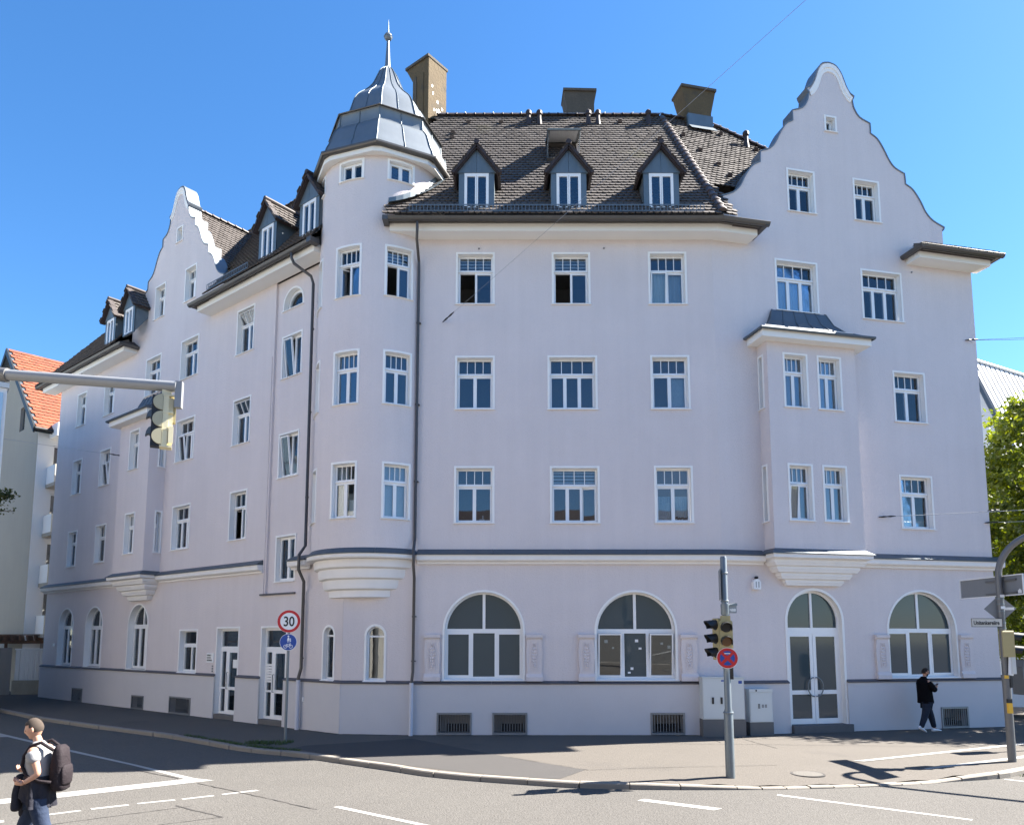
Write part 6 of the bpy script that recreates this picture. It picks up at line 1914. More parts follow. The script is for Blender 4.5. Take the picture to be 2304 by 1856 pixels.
# unseen houses added across the street for pane reflections and bounce light
oh_ = thing('added_opposite_house', 'unseen long plain house added across the street for the shop windows to mirror', 'house', (0, -22, 0))
f = Fr((40, -20, 0), (-1, 0, 0), (0, 1, 0))
M_oppw = mat('opposite render', (.26, .25, .23), .9, noise=.1, nscale=.5)
hs = [rect(2 + 3.2 * i, 3.3 + 3.2 * i, 1.2 + 3.1 * j, 2.9 + 3.1 * j) for i in range(24) for j in range(3)]
mb = wall_sheet(f, rect(0, 80, 0, 10.2), []); mb.box(f, 0, 80, -9, -.02, 10.2, 10.4); mb.build('wall', M_oppw, oh_)
mb = MB(); mb.box(f, 0, 80, -.4, -.35, .2, 10); mb.build('room_backs', M_dark, oh_)
mb = MB(); mb.quad(f.pt(0, .5, 10.1), f.pt(80, .5, 10.1), f.pt(80, -5, 14.5), f.pt(0, -5, 14.5)); mb.quad(f.pt(0, -10, 10.1), f.pt(80, -10, 10.1), f.pt(80, -5, 14.5), f.pt(0, -5, 14.5)); mb.build('roof', M_verge, oh_, fix=False)

cr2 = thing('added_opposite_house', 'unseen long cream house added across the street to light and mirror in the left wing', 'house', (-30, 11.2, 0))  # added out of view so its sunlit wall bounces light onto the left wing
f = Fr((-50, 27.2, 0), (.7804, -.6252, 0), (.6252, .7804, 0))
M_crw = mat('cream render', (.50, .46, .40), .9, noise=.06, nscale=.5)
hs = [rect(1.2 + 2.9 * i, 2.4 + 2.9 * i, 1.1 + 3.1 * j, 2.8 + 3.1 * j) for i in range(15) for j in range(4)]
mb = wall_sheet(f, rect(0, 46, 0, 13), hs); mb.box(f, 0, 46, -9, -.02, 13, 13.3); mb.build('wall', M_crw, cr2)
mb = MB(); mb.box(f, 0, 46, -.5, -.45, .2, 12.8); mb.build('room_backs', M_zincd, cr2)
mb = MB(); mb.quad(f.pt(0, .5, 12.9), f.pt(46, .5, 12.9), f.pt(46, -4.5, 16.5), f.pt(0, -4.5, 16.5)); mb.quad(f.pt(0, -9.5, 12.9), f.pt(46, -9.5, 12.9), f.pt(46, -4.5, 16.5), f.pt(0, -4.5, 16.5)); mb.build('roof', M_verge, cr2, fix=False)

# ------------------------------------------------------------------ trees
def leaf_mat(name, c1, c2):
    m = bpy.data.materials.new(name); m.use_nodes = True
    nt = m.node_tree; N, L = nt.nodes, nt.links; b = N['Principled BSDF']
    geo = N.new('ShaderNodeNewGeometry'); mx = N.new('ShaderNodeMix'); mx.data_type = 'RGBA'
    mx.inputs[6].default_value = (*c1, 1); mx.inputs[7].default_value = (*c2, 1)
    L.new(geo.outputs['Random Per Island'], mx.inputs[0]); L.new(mx.outputs[2], b.inputs['Base Color'])
    b.inputs['Roughness'].default_value = .55
    out = [n for n in N if n.type == 'OUTPUT_MATERIAL'][0]
    tr = N.new('ShaderNodeBsdfTranslucent'); 
    hs_ = N.new('ShaderNodeMix'); hs_.data_type = 'RGBA'; hs_.blend_type = 'MULTIPLY'; hs_.inputs[0].default_value = 1; hs_.inputs[7].default_value = (2.3, 1.75, .2, 1)
    L.new(mx.outputs[2], hs_.inputs[6]); L.new(hs_.outputs[2], tr.inputs[0])
    ms_ = N.new('ShaderNodeMixShader'); ms_.inputs[0].default_value = .5
    L.new(b.outputs[0], ms_.inputs[1]); L.new(tr.outputs[0], ms_.inputs[2]); L.new(ms_.outputs[0], out.inputs[0])
    return m
M_leaf = leaf_mat('maple leaf', (.045, .085, .012), (.085, .125, .018))
M_leaf2 = leaf_mat('conifer sprig', (.02, .04, .015), (.05, .06, .02))
M_bark = mat('bark', (.07, .055, .045), .95, noise=.3, nscale=6, bump=.02, bscale=20)
def tree(name, label, base, h, r, seed, nclump, per, group, trunk_r=.22, lo=.25, leaf=.17):
    rg = random.Random(seed); base = Vector(base)
    t = thing(name, label, 'tree', base, group)
    mb = MB()
    top = base + Z * h * .82
    pts = [base + Z * -.05]
    for i in range(1, 7): pts.append(base.lerp(top, i / 6) + Vector((rg.uniform(-.15, .15), rg.uniform(-.15, .15), 0)))
    mb.tube(pts, [trunk_r * (1.25 if i == 0 else 1 - .13 * i) for i in range(7)], 10)
    ends = []
    for i in range(14):
        k = rg.uniform(.25, .9); p = base.lerp(top, k); a = rg.uniform(0, 6.28)
        L_ = r * rg.uniform(.55, .9) * (1.2 - k * .6)
        q = p + Vector((math.cos(a) * L_, math.sin(a) * L_, L_ * rg.uniform(.3, .7)))
        m_ = p.lerp(q, .5) + Z * .2
        rr0 = trunk_r * (1 - .8 * k) * .6
        mb.tube([p, m_, q], [rr0, rr0 * .6, rr0 * .2], 6)
    mb.build('trunk', M_bark, t, smooth=True)
    mb = MB(); V_ = mb.v; F_ = mb.f
    c = base + Z * h * (lo + 1) / 2; hz = h * (1 - lo) / 2
    for _ in range(nclump):
        while True:
            d = Vector((rg.uniform(-1, 1), rg.uniform(-1, 1), rg.uniform(-1, 1)))
            if .25 < d.length < 1: break
        if d.length < .62 and rg.random() < .6: d = d.normalized() * rg.uniform(.65, 1)
        wob = 1 + .14 * math.sin(3 * math.atan2(d.y, d.x) + seed) + .1 * math.sin(5 * d.z + seed)
        cc = c + Vector((d.x * r * wob, d.y * r * wob, d.z * hz * (1.0 if d.z > 0 else .9)))
        cr = rg.uniform(.32, .62)
        for _ in range(per):
            e = Vector((rg.gauss(0, .5), rg.gauss(0, .5), rg.gauss(0, .32))) * cr
            p = cc + e
            s_ = leaf * rg.uniform(.6, 1.15)
            nrm = Vector((rg.uniform(-1, 1), rg.uniform(-1, 1), rg.uniform(-.1, 1.3))).normalized()
            x = nrm.orthogonal().normalized(); x = Matrix.Rotation(rg.uniform(0, 6.28), 3, nrm) @ x; y = nrm.cross(x)
            n0 = len(V_)
            V_.extend([p - y * s_ * .5, p + x * s_ * .42 - y * s_ * .05 + nrm * s_ * .1, p + x * s_ * .2 + y * s_ * .45, p + y * s_ * .62 - nrm * s_ * .08, p - x * s_ * .2 + y * s_ * .45, p - x * s_ * .42 - y * s_ * .05 + nrm * s_ * .1])
            F_.append([n0, n0 + 1, n0 + 2, n0 + 3, n0 + 4, n0 + 5]); mb.mi.append(0)
    cr_ = mb.build('crown', M_leaf, t, fix=False); cr_['kind'] = 'stuff'
    return t
tree('maple_tree', 'sunlit yellow-green maple just behind the right end of the lilac building', (20.7, 25.9, 0), 12.3, 4.2, 4, 480, 110, 'trees beyond the right corner', lo=.16)
tree('maple_tree', 'darker green maple standing further back on the right edge', (25.2, 33.5, 0), 12.0, 4.4, 9, 380, 95, 'trees beyond the right corner', lo=.05)
tree('maple_tree', 'low bushy maple behind the lower right corner and the litter bin', (29.0, 40.0, 0), 9.5, 4.2, 15, 380, 90, 'trees beyond the right corner', lo=.0)

# conifer at the left edge: only one branch tip reaches the frame
ct = thing('conifer_tree', 'conifer branch tip poking in at the left edge of the view', 'tree', (-19.5, 22.5, 0))
rg = random.Random(2)
mb = MB(); mb.tube([(-19.5, 22.5, -.05), (-19.5, 22.5, 9)], [.2, .05], 8)
br = []
for i in range(26):
    z = 2.5 + i * .25; a = rg.uniform(0, 6.28); L_ = 2.6 * (1 - (z - 2.5) / 8)
    br.append((Vector((-19.5, 22.5, z)), Vector((-19.5 + math.cos(a) * L_, 22.5 + math.sin(a) * L_, z - .3))))
br.append((Vector((-19.5, 22.5, 6.6)), Vector((-14.85, 22.0, 6.45)))); br.append((Vector((-18, 22.4, 6.5)), Vector((-15.05, 22.0, 6.95))))
for p, q in br: mb.tube([p, q], [.035, .01], 5)
mb.build('trunk', M_bark, ct)
mb = MB()
for p, q in br:
    for k in range(70 if p.z != 6.6 and p.z != 6.5 else 700):
        u = rg.uniform(.25, 1.0) if rg.random() < .4 else rg.uniform(.75, 1.02); s_ = rg.uniform(.05, .12)
        c = p.lerp(q, u) + Vector((rg.gauss(0, .10), rg.gauss(0, .10), rg.gauss(0, .08)))
        d = Vector((rg.uniform(-1, 1), rg.uniform(-1, 1), rg.uniform(-.6, 1))).normalized(); o_ = d.orthogonal().normalized() * s_ * .3
        mb.add([c - o_, c + d * s_, c + o_], [(0, 1, 2)])
cr_ = mb.build('crown', M_leaf2, ct, fix=False); cr_['kind'] = 'stuff'

# ------------------------------------------------------------------ white car at the right edge
M_carw = mat('white car paint', (.72, .74, .76), .15, 0, spec=.6)
M_tyre = mat('tyre rubber', (.02, .02, .02), .8)
cart = thing('parked_car', 'white car parked beyond the right corner, only its nose in view', 'car', (17.6, 26.2, 0))
f = Fr((17.8, 26.5, 0), *yaw(-14))
prof = [(-2.05, .38), (-2.1, .62), (-2.0, .82), (-1.6, .95), (-1.05, 1.02), (-.45, 1.42), (.1, 1.52), (.9, 1.48), (1.6, 1.15), (2.0, 1.0), (2.12, .7), (2.08, .38)]
mb = MB(); hwc = .86
secs = []
for y, k in ((-hwc, .94), (-hwc * .9, 1.0), (hwc * .9, 1.0), (hwc, .94)):
    secs.append([f.pt(x * k, y, .38 + (z - .38) * k) for x, z in prof])
n_ = len(prof)
mb.add([p for s_ in secs for p in s_], [(i * n_ + k, i * n_ + (k + 1) % n_, (i + 1) * n_ + (k + 1) % n_, (i + 1) * n_ + k) for i in range(3) for k in range(n_)] + [tuple(range(n_)), tuple(range(4 * n_ - 1, 3 * n_ - 1, -1))])
mb.build('body', M_carw, cart, smooth=True)
for y in (-hwc * .97, hwc * .97):
    mb = MB(); mb.prism(f, [(-.85, 1.06), (-.40, 1.36), (.1, 1.44), (.85, 1.40), (1.3, 1.12)], y - .02, y + .02); mb.build('window', M_black, cart)
for x in (-1.35, 1.3):
    for y in (-.8, .8):
        mb = MB(); disc(mb, Fr(f.pt(x, 0, .33), f.x, f.n), .33, y - .1, y + .1, 24); w = mb.build('wheel', M_tyre, cart)
        mb = MB(); disc(mb, Fr(f.pt(x, 0, .33), f.x, f.n), .2, y + .1 * (1 if y > 0 else -1), y + .115 * (1 if y > 0 else -1), 20); mb.build('rim', M_steel, w)
for y in (-.62, .62):
    mb = MB(); mb.sphere(f.pt(-1.98, y, .72), .12, 10, 6, (.6, 1.2, .7)); mb.build('headlight', M_steel, cart)
# ------------------------------------------------------------------ people
M_skin = mat('skin', (.42, .22, .15), .55, noise=.06, nscale=12)
M_skin2 = mat('fair skin', (.46, .25, .17), .55, noise=.06, nscale=12)
M_hair = mat('dark hair', (.010, .008, .007), .95, noise=.2, nscale=60)
M_hair2 = mat('short grey fair hair', (.075, .06, .05), .95, noise=.25, nscale=60, spec=.1)
M_blackcloth = mat('black jacket cloth', (.0045, .0045, .006), .95, noise=.2, nscale=8, spec=.1)
M_jean = mat('dark blue jeans', (.020, .026, .042), .9, noise=.25, nscale=7, bump=.01, bscale=18, spec=.2)
M_jean2 = mat('blue jeans', (.026, .037, .066), .9, noise=.3, nscale=8, bump=.012, bscale=16, spec=.2)
M_shoe = mat('white trainer', (.70, .71, .74), .6)
M_shirt = mat('white cotton shirt', (.25, .25, .255), .9, noise=.05, nscale=8, bump=.008, bscale=14)
M_navy = mat('navy jacket cloth', (.022, .022, .030), .9, noise=.3, nscale=6, bump=.02, bscale=14, spec=.2)
M_pack = mat('dark plum backpack', (.016, .011, .014), .8, noise=.3, nscale=9, bump=.01, bscale=22, spec=.3)

def skin_mesh(joints, edges, sub=2):
    """joints {name:(pos, r)}; returns verts, faces of the skinned surface"""
    names = list(joints); me = bpy.data.meshes.new('tmp_skin')
    me.from_pydata([Vector(joints[n][0]) for n in names], [(names.index(a), names.index(b)) for a, b in edges], [])
    o = bpy.data.objects.new('tmp_skin', me); COL.objects.link(o)
    o.modifiers.new('s', 'SKIN'); 
    sv = me.skin_vertices[0].data
    for i, n in enumerate(names):
        r = joints[n][1]; sv[i].radius = (r, r) if not isinstance(r, tuple) else r
        sv[i].use_root = (i == 0)
    m = o.modifiers.new('u', 'SUBSURF'); m.levels = sub; m.render_levels = sub
    dg = bpy.context.evaluated_depsgraph_get(); dg.update()
    ev = bpy.data.meshes.new_from_object(o.evaluated_get(dg))
    V_ = [v.co.copy() for v in ev.vertices]; F_ = [tuple(p.vertices) for p in ev.polygons]
    bpy.data.objects.remove(o); bpy.data.meshes.remove(me); bpy.data.meshes.remove(ev)
    return V_, F_

def head_surface(mb, c, fw, up, k=1.0, part='head'):
    """head of ellipsoid form with brow, nose, chin and ears; fw faces forward"""
    sd_ = fw.cross(up).normalized(); n, m = 28, 20
    P = []; ids = {}
    for i in range(m + 1):
        ph = -math.pi / 2 + math.pi * i / m
        for j in range(n):
            t = 2 * math.pi * j / n
            x, y, z = math.cos(ph) * math.cos(t), math.cos(ph) * math.sin(t), math.sin(ph)
            rx, ry, rz_ = .098, .076, .122
            # jaw narrows, back of the skull is fuller
            if z < 0: ry *= 1 - .28 * min(1, -z); rx *= (1 - .10 * -z) if x > 0 else (1 - .35 * -z)
            px, py, pz = x * rx, y * ry, z * rz_
            if x > 0:
                nose = math.exp(-((y / .16) ** 2) - (((z + .12) / .22) ** 2)); px += .024 * nose
                brow = math.exp(-(((z - .17) / .09) ** 2)) * math.exp(-((y / .6) ** 2)); px += .006 * brow
                sock = math.exp(-(((z - .03) / .09) ** 2)) * math.exp(-(((abs(y) - .38) / .18) ** 2)); px -= .010 * sock
                chin = math.exp(-(((z + .80) / .16) ** 2)) * math.exp(-((y / .35) ** 2)); px += .022 * chin
                lips = math.exp(-(((z + .47) / .07) ** 2)) * math.exp(-((y / .3) ** 2)); px += .008 * lips
            P.append((px * k, py * k, pz * k, x, y, z)); ids[i, j] = len(P) - 1
    grow_ = {'head': 1.0, 'hair': 1.075, 'beard': 1.05}[part]
    ok = lambda q: True
    if part == 'hair': ok = lambda q: (q[5] > .42 and q[3] > .3) or (q[3] <= .3 and q[5] > .12 - .55 * (-q[3] if q[3] < 0 else 0)) or (q[3] < -.2 and q[5] > -.35)
    if part == 'beard': ok = lambda q: q[3] > .12 and q[5] < -.22 and not (q[5] > -.56 and q[3] > .75 and abs(q[4]) < .2 and q[5] > -.5)
    V_ = [c + fw * (p[0] * grow_) + sd_ * (p[1] * grow_) + up * (p[2] * grow_) for p in P]
    fs = []
    for i in range(m):
        for j in range(n):
            q = (ids[i, j], ids[i, (j + 1) % n], ids[i + 1, (j + 1) % n], ids[i + 1, j])
            if all(ok(P[a]) for a in q): fs.append(q)
    mb.add(V_, fs)
    if part == 'head':
        for s_ in (1, -1): mb.sphere(c + sd_ * (.075 * k * s_) - fw * .008 + up * -.01, .03 * k, 8, 6, (.6, .6, 1.1))

def hand(mb, wrist, d, palm_n, size=1.0, curl=.6):
    """palm and five bent fingers; d points from the wrist to the knuckles"""
    d = Vector(d).normalized(); pn = Vector(palm_n); pn = (pn - d * pn.dot(d)).normalized(); s_ = d.cross(pn)
    mb.tube([wrist, wrist + d * .03 * size, wrist + d * .09 * size], [.024 * size, .034 * size, .036 * size], 8)
    for k, ln in enumerate((.072, .080, .076, .060)):
        b = wrist + d * .085 * size + s_ * ((k - 1.5) * .019 * size)
        a1 = d * math.cos(curl * .5) + pn * math.sin(curl * .5); a2 = d * math.cos(curl * 1.5) + pn * math.sin(curl * 1.5)
        mb.tube([b, b + a1 * ln * .5 * size, b + (a1 * .5 + a2 * .5) * ln * size], [.0095 * size, .009 * size, .007 * size], 6)
    b = wrist + d * .03 * size - s_ * .03 * size
    t = (d * .7 - s_ * .5 + pn * .5).normalized(); t2 = (d * .9 + pn * .4).normalized()
    mb.tube([b, b + t * .035 * size, b + t * .035 * size + t2 * .03 * size], [.012 * size, .011 * size, .008 * size], 6)

def person(label, base, fw, J, clothes, skin, face, hands):
    """J joints in (forward, side, up); clothes: list of (name, material, joints, edges)"""
    base = Vector(base); fw = Vector(fw).normalized(); sd_ = fw.cross(Z).normalized()
    T = lambda p: base + fw * p[0] + sd_ * p[1] + Z * p[2]
    t = thing('person', label, 'person', base)
    E_ = [('pelvis', 'waist'), ('waist', 'chest'), ('chest', 'neck'), ('neck', 'skull'), ('chest', 'sh_r'), ('sh_r', 'el_r'), ('el_r', 'wr_r'), ('chest', 'sh_l'), ('sh_l', 'el_l'), ('el_l', 'wr_l'),
          ('pelvis', 'hip_r'), ('hip_r', 'kn_r'), ('kn_r', 'an_r'), ('an_r', 'toe_r'), ('pelvis', 'hip_l'), ('hip_l', 'kn_l'), ('kn_l', 'an_l'), ('an_l', 'toe_l')]
    R_ = dict(pelvis=.115, waist=.10, chest=.12, neck=.05, skull=.05, sh_r=.055, el_r=.038, wr_r=.026, sh_l=.055, el_l=.038, wr_l=.026, hip_r=.08, kn_r=.055, an_r=.036, toe_r=.03, hip_l=.08, kn_l=.055, an_l=.036, toe_l=.03)
    V_, F_ = skin_mesh({k: (T(J[k]), R_[k]) for k in R_}, E_)
    mb = MB(); mb.add(V_, F_)
    hc = T(J['head']); fwh = (fw * math.cos(face[0]) - Z * math.sin(face[0])).normalized(); fwh = Matrix.Rotation(face[1], 3, 'Z') @ fwh; uph = (Z - fwh * Z.dot(fwh)).normalized()
    head_surface(mb, hc, fwh, uph, face[2])
    for (w, d, pn, cu) in hands: hand(mb, T(J[w]), fw * d[0] + sd_ * d[1] + Z * d[2], fw * pn[0] + sd_ * pn[1] + Z * pn[2], 1.0, cu)
    b = mb.build('body', skin, t, smooth='all')
    for nm, m, js, es in clothes:
        if isinstance(js, tuple):
            levels, arms = js; mb = loft(T, levels)
            for ja in arms:
                ks = list(ja); V_, F_ = skin_mesh({k: (T(p), r) for k, (p, r) in ja.items()}, list(zip(ks, ks[1:]))); mb.add(V_, F_)
        else:
            V_, F_ = skin_mesh({k: (T(p), r) for k, (p, r) in js.items()}, es); mb = MB(); mb.add(V_, F_)
        mb.build(nm, m, t, smooth='all')
    sdh = fwh.cross(uph)
    for s_ in (1, -1):
        mb = MB(); mb.sphere(hc + fwh * .083 * face[2] + sdh * .03 * s_ + uph * .004, .011, 8, 6); mb.build('eye', M_text, t)
    return t, T, hc, fwh, uph

# --- man walking along the right facade, phone in his hands
J = dict(pelvis=(-.02, 0, .92), waist=(-.04, 0, 1.08), chest=(-.06, 0, 1.34), neck=(-.035, 0, 1.555), skull=(.0, 0, 1.66), head=(.015, 0, 1.705),
         sh_r=(-.06, .19, 1.47), el_r=(.06, .25, 1.20), wr_r=(.23, .12, 1.27), sh_l=(-.06, -.19, 1.47), el_l=(.05, -.24, 1.18), wr_l=(.22, -.06, 1.25),
         hip_r=(-.04, .09, .88), kn_r=(-.17, .10, .48), an_r=(-.34, .10, .15), toe_r=(-.22, .10, .06), hip_l=(.0, -.09, .88), kn_l=(.20, -.09, .47), an_l=(.27, -.09, .11), toe_l=(.40, -.09, .05))
torso = {'p': ((-.03, 0, .93), .20), 'w': ((-.05, 0, 1.08), .195), 'c': ((-.07, 0, 1.33), .19), 'n': ((-.06, 0, 1.53), .085), 'sr': ((-.07, .20, 1.46), .095), 'er': ((.06, .26, 1.19), .08), 'wr': ((.20, .14, 1.255), .062), 'sl': ((-.07, -.20, 1.46), .095), 'el': ((.05, -.25, 1.17), .08), 'wl': ((.19, -.08, 1.24), .06)}
te = [('w', 'p'), ('w', 'c'), ('c', 'n'), ('c', 'sr'), ('sr', 'er'), ('er', 'wr'), ('c', 'sl'), ('sl', 'el'), ('el', 'wl')]
def loft(T, levels, n=22):
    mb = MB()
    for (u, z, ru, rv) in levels: mb.v += [T((u + math.cos(2 * math.pi * k / n) * ru, math.sin(2 * math.pi * k / n) * rv, z)) for k in range(n)]
    for i in range(len(levels) - 1):
        for k in range(n): mb.f.append([i * n + k, i * n + (k + 1) % n, (i + 1) * n + (k + 1) % n, (i + 1) * n + k]); mb.mi.append(0)
    mb.f += [list(range(n))[::-1], list(range(len(mb.v) - n, len(mb.v)))]; mb.mi += [0, 0]
    return mb
def reorder(js, first): return {first: js[first], **{k: v for k, v in js.items() if k != first}}
legs = {'p': ((-.02, 0, .90), .155), 'hr': ((-.07, .08, .78), .125), 'kr': ((-.175, .10, .47), .098), 'ar': ((-.335, .10, .13), .07), 'hl': ((.05, -.08, .78), .125), 'kl': ((.195, -.09, .46), .098), 'al': ((.285, -.09, .10), .072)}
le = [('p', 'hr'), ('hr', 'kr'), ('kr', 'ar'), ('p', 'hl'), ('hl', 'kl'), ('kl', 'al')]
man, T, hc, fh, uh = person('bearded man in a black jacket and dark jeans walking past with a phone', (12.02, 22.0, 0), XR, J,
    [('jacket', M_blackcloth, ([(-.03, .83, .215, .20), (-.035, .845, .225, .21), (-.035, .95, .215, .205), (-.045, 1.1, .205, .20), (-.055, 1.25, .20, .205), (-.07, 1.38, .175, .215), (-.075, 1.47, .135, .20), (-.065, 1.53, .09, .12), (-.05, 1.585, .07, .075)], [dict(a=torso['sr'], b=torso['er'], c=torso['wr']), dict(a=torso['sl'], b=torso['el'], c=torso['wl'])]), te), ('jeans', M_jean, legs, le)], M_skin, (R(8), R(-14), 1.0),
    [('wr_r', (.75, -.35, .5), (-.3, -.8, .5), .7), ('wr_l', (.75, .3, .5), (-.3, .8, .5), .7)])
def shoe(T, a, b, up_, parent, m=None):
    a, b = Vector(a), Vector(b); d = (b - a).normalized(); L_ = (b - a).length
    nz = Vector((-d.z, 0, d.x)); mb = MB(); rings = []
    for u, w, h in ((0, .030, .085), (.08, .042, .10), (.25, .045, .105), (.45, .047, .085), (.7, .052, .06), (.9, .045, .042), (1.0, .018, .025)):
        c = a + d * (L_ * u)
        ring_ = []
        for k in range(12):
            t = 2 * math.pi * k / 12; y = math.cos(t) * w; z = (math.sin(t) * .5 + .5) * h
            ring_.append(T(c + nz * z + Vector((0, y, 0))))
        rings.append(ring_)
    n_ = 12
    mb.add([p for r in rings for p in r], [(i * n_ + k, i * n_ + (k + 1) % n_, (i + 1) * n_ + (k + 1) % n_, (i + 1) * n_ + k) for i in range(len(rings) - 1) for k in range(n_)] + [tuple(range(n_)), tuple(range(len(rings) * n_ - 1, len(rings) * n_ - n_ - 1, -1))])
    return mb.build('shoe', m or M_shoe, parent, smooth='all')
shoe(T, (-.43, .10, .13), (-.16, .10, .0), 0, man); shoe(T, (.20, -.09, .0), (.52, -.09, .012), 0, man)
mb = MB(); head_surface(mb, hc, fh, uh, 1.0, 'hair'); mb.build('hair', M_hair, man, smooth='all')
mb = MB(); head_surface(mb, hc, fh, uh, 1.0, 'beard'); mb.build('beard', M_hair, man, smooth='all')
sdh = fh.cross(uh)
mb = MB(); G = Fr(hc + fh * .098 + uh * .006, sdh, fh, uh)
for s_ in (1, -1): mb.prism(G, [(s_ * .012, -.018), (s_ * .058, -.014), (s_ * .062, .014), (s_ * .012, .016)], -.012, .0)
for s_ in (1, -1): mb.tube([G.pt(s_ * .06, -.006, .006), G.pt(s_ * .079, -.1, .008)], .004, 5)
mb.build('sunglasses', M_black, man)
ph = thing('phone', 'dark mobile phone held up in the walking man\'s hands', 'phone', T((.33, .03, 1.31)))
G = Fr(T((.325, .03, 1.315)), sd_x := XR.cross(Z), None)
G = Fr(T((.335, .03, 1.33)), XR.cross(Z), (XR * -.75 + Z * .66), (XR * .66 + Z * .75))
mb = MB(); mb.box(G, -.037, .037, -.004, .004, -.075, .075); mb.build('case', M_black, ph)
mb = MB(); mb.box(G, -.034, .034, .0042, .0048, -.07, .07); mb.build('screen', M_zincd, ph)

# --- pedestrian crossing at the lower left
FWL = Vector((-1, -.06, 0)).normalized()
bz = RZ
J = dict(pelvis=(.0, 0, .95), waist=(.01, 0, 1.10), chest=(.02, 0, 1.32), neck=(.045, 0, 1.53), skull=(.08, 0, 1.62), head=(.095, 0, 1.665),
         sh_r=(.0, .19, 1.44), el_r=(.02, .25, 1.17), wr_r=(.22, .17, 1.15), sh_l=(.0, -.19, 1.44), el_l=(-.13, -.26, 1.17), wr_l=(.05, -.24, 1.06),
         hip_r=(.03, .09, .90), kn_r=(.20, .10, .50), an_r=(.26, .10, .10), toe_r=(.40, .10, .04), hip_l=(-.03, -.09, .90), kn_l=(-.14, -.10, .52), an_l=(-.42, -.10, .22), toe_l=(-.34, -.10, .08))
shirt = {'w': ((.01, 0, 1.10), .15), 'p': ((.0, 0, .98), .145), 'c': ((.02, 0, 1.31), .15), 'n': ((.03, 0, 1.49), .075), 'sr': ((.0, .20, 1.43), .085), 'er': ((.01, .235, 1.27), .075), 'sl': ((.0, -.20, 1.43), .088), 'el': ((-.07, -.235, 1.28), .078)}
se = [('w', 'p'), ('w', 'c'), ('c', 'n'), ('c', 'sr'), ('sr', 'er'), ('c', 'sl'), ('sl', 'el')]
legs = {'p': ((.0, 0, .93), .15), 'hr': ((.05, .09, .80), .115), 'kr': ((.20, .10, .49), .088), 'ar': ((.26, .10, .14), .068), 'hl': ((-.05, -.09, .80), .115), 'kl': ((-.14, -.10, .51), .09), 'al': ((-.40, -.10, .25), .07)}
pb = Vector((-5.76, 9.35, bz))
wal, T, hc, fh, uh = person('pedestrian in white shirt and jeans with a jacket round the waist crossing the road', pb, FWL, J,
    [('shirt', M_shirt, ([(0, .93, .135, .165), (.0, 1.05, .14, .165), (.005, 1.18, .14, .17), (.015, 1.32, .135, .18), (.01, 1.42, .115, .18), (.02, 1.485, .075, .10), (.03, 1.52, .058, .062)], [dict(a=shirt['sr'], b=shirt['er']), dict(a=shirt['sl'], b=shirt['el'])]), se), ('jeans', M_jean2, legs, le)], M_skin2, (R(14), R(4), 1.03),
    [('wr_r', (.9, -.2, .1), (0, -.3, 1), .8), ('wr_l', (.9, .25, .1), (0, .4, 1), .9)])
shoe(T, (.17, .10, .0), (.46, .10, .012), 0, wal, M_pack); shoe(T, (-.52, -.10, .17), (-.27, -.10, .02), 0, wal, M_pack)
mb = MB(); head_surface(mb, hc, fh, uh, 1.03, 'hair'); mb.build('hair', M_hair2, wal, smooth='all')
# jacket knotted round the waist: a hanging skirt with folds and two sleeve ends
mb = MB(); n_ = 48; rows = 9; P = []; rg = random.Random(4)
for j in range(rows):
    f_ = j / (rows - 1)
    for i in range(n_):
        a = 2 * math.pi * i / n_
        fold = .022 * math.sin(a * 7 + 1.2 * f_) * f_ + .014 * math.sin(a * 11 + 2.0) * f_
        r1, r2 = .155 + .02 * f_ + fold, .185 + .03 * f_ + fold
        hem = .34 + .07 * math.sin(a * 2 + .6) + .05 * math.sin(3 * a)
        P.append(T((math.cos(a) * r1 + .0, math.sin(a) * r2, 1.12 - f_ * hem)))
mb.add(P, [(j * n_ + i, j * n_ + (i + 1) % n_, (j + 1) * n_ + (i + 1) % n_, (j + 1) * n_ + i) for j in range(rows - 1) for i in range(n_)])
for s_, L_ in ((-.09, .40), (.06, .50)):
    V_, F_ = skin_mesh({'a': (T((.19, s_ * .3, 1.08)), .05), 'b': (T((.20, s_, .95)), .052), 'c': (T((.19, s_ * 1.2, 1.1 - L_)), .06)}, [('a', 'b'), ('b', 'c')]); mb.add(V_, F_)
V_, F_ = skin_mesh({'a': (T((.20, -.08, 1.09)), .055), 'b': (T((.22, .08, 1.08)), .055)}, [('a', 'b')]); mb.add(V_, F_)
mb.build('tied_jacket', M_navy, wal, smooth='all', fix=True)
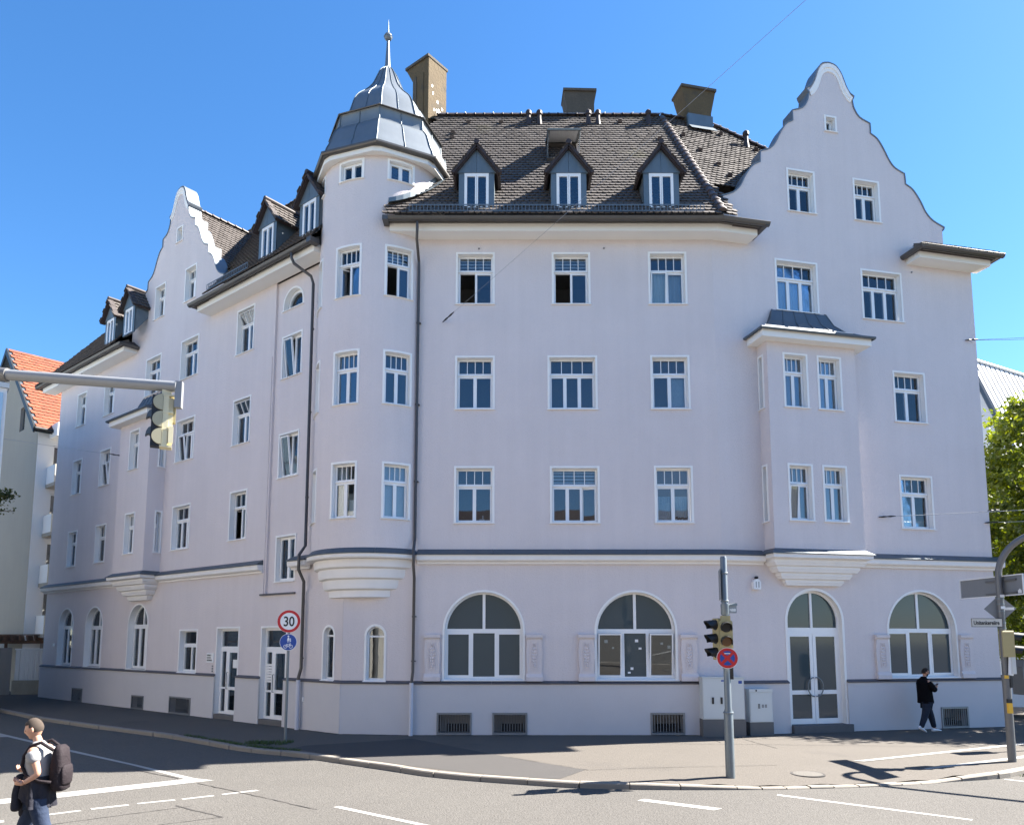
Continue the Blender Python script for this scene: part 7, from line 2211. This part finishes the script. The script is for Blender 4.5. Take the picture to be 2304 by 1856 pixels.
# backpack with straps
bp_ = thing('backpack', 'dark plum backpack worn by the pedestrian crossing at lower left', 'backpack', T((-.30, 0, 1.0)))
mb = MB(); rings = []
for z, dx, w, d_ in ((.93, .02, .08, .04), (.955, .02, .125, .075), (1.04, .035, .135, .085), (1.2, .04, .135, .09), (1.34, .045, .125, .075), (1.43, .04, .11, .06), (1.475, .05, .07, .03)):
    ring_ = []
    for k in range(20):
        t = 2 * math.pi * k / 20; e = .65
        cx, cy = math.copysign(abs(math.cos(t)) ** e, math.cos(t)), math.copysign(abs(math.sin(t)) ** e, math.sin(t))
        ring_.append(T((-.285 + dx + cx * d_, cy * w, z)))
    rings.append(ring_)
mb.add([p for r in rings for p in r], [(i * 20 + k, i * 20 + (k + 1) % 20, (i + 1) * 20 + (k + 1) % 20, (i + 1) * 20 + k) for i in range(len(rings) - 1) for k in range(20)] + [tuple(range(20)), tuple(range(len(rings) * 20 - 1, len(rings) * 20 - 21, -1))])
mb.build('bag', M_pack, bp_, smooth='all')
mb = MB(); rings = []
for z, w, d_ in ((1.0, .09, .03), (1.03, .12, .045), (1.15, .125, .05), (1.22, .11, .035), (1.24, .08, .015)):
    rings.append([T((-.325 - d_ * math.cos(t) * .8, math.sin(t) * w, z)) for t in [2 * math.pi * k / 16 for k in range(16)]])
mb.add([p for r in rings for p in r], [(i * 16 + k, i * 16 + (k + 1) % 16, (i + 1) * 16 + (k + 1) % 16, (i + 1) * 16 + k) for i in range(len(rings) - 1) for k in range(16)] + [tuple(range(16)), tuple(range(len(rings) * 16 - 1, len(rings) * 16 - 17, -1))])
mb.build('pocket', M_pack, bp_, smooth='all')
for s_ in (1, -1):
    mb = MB(); mb.tube([T((-.2, s_ * .10, 1.42)), T((-.06, s_ * .12, 1.515)), T((.055, s_ * .125, 1.475)), T((.125, s_ * .125, 1.36)), T((.135, s_ * .13, 1.24)), T((.06, s_ * .165, 1.13)), T((-.09, s_ * .165, 1.07)), T((-.22, s_ * .14, 1.05))], .021, 8); mb.build('strap', M_pack, bp_, smooth='all')
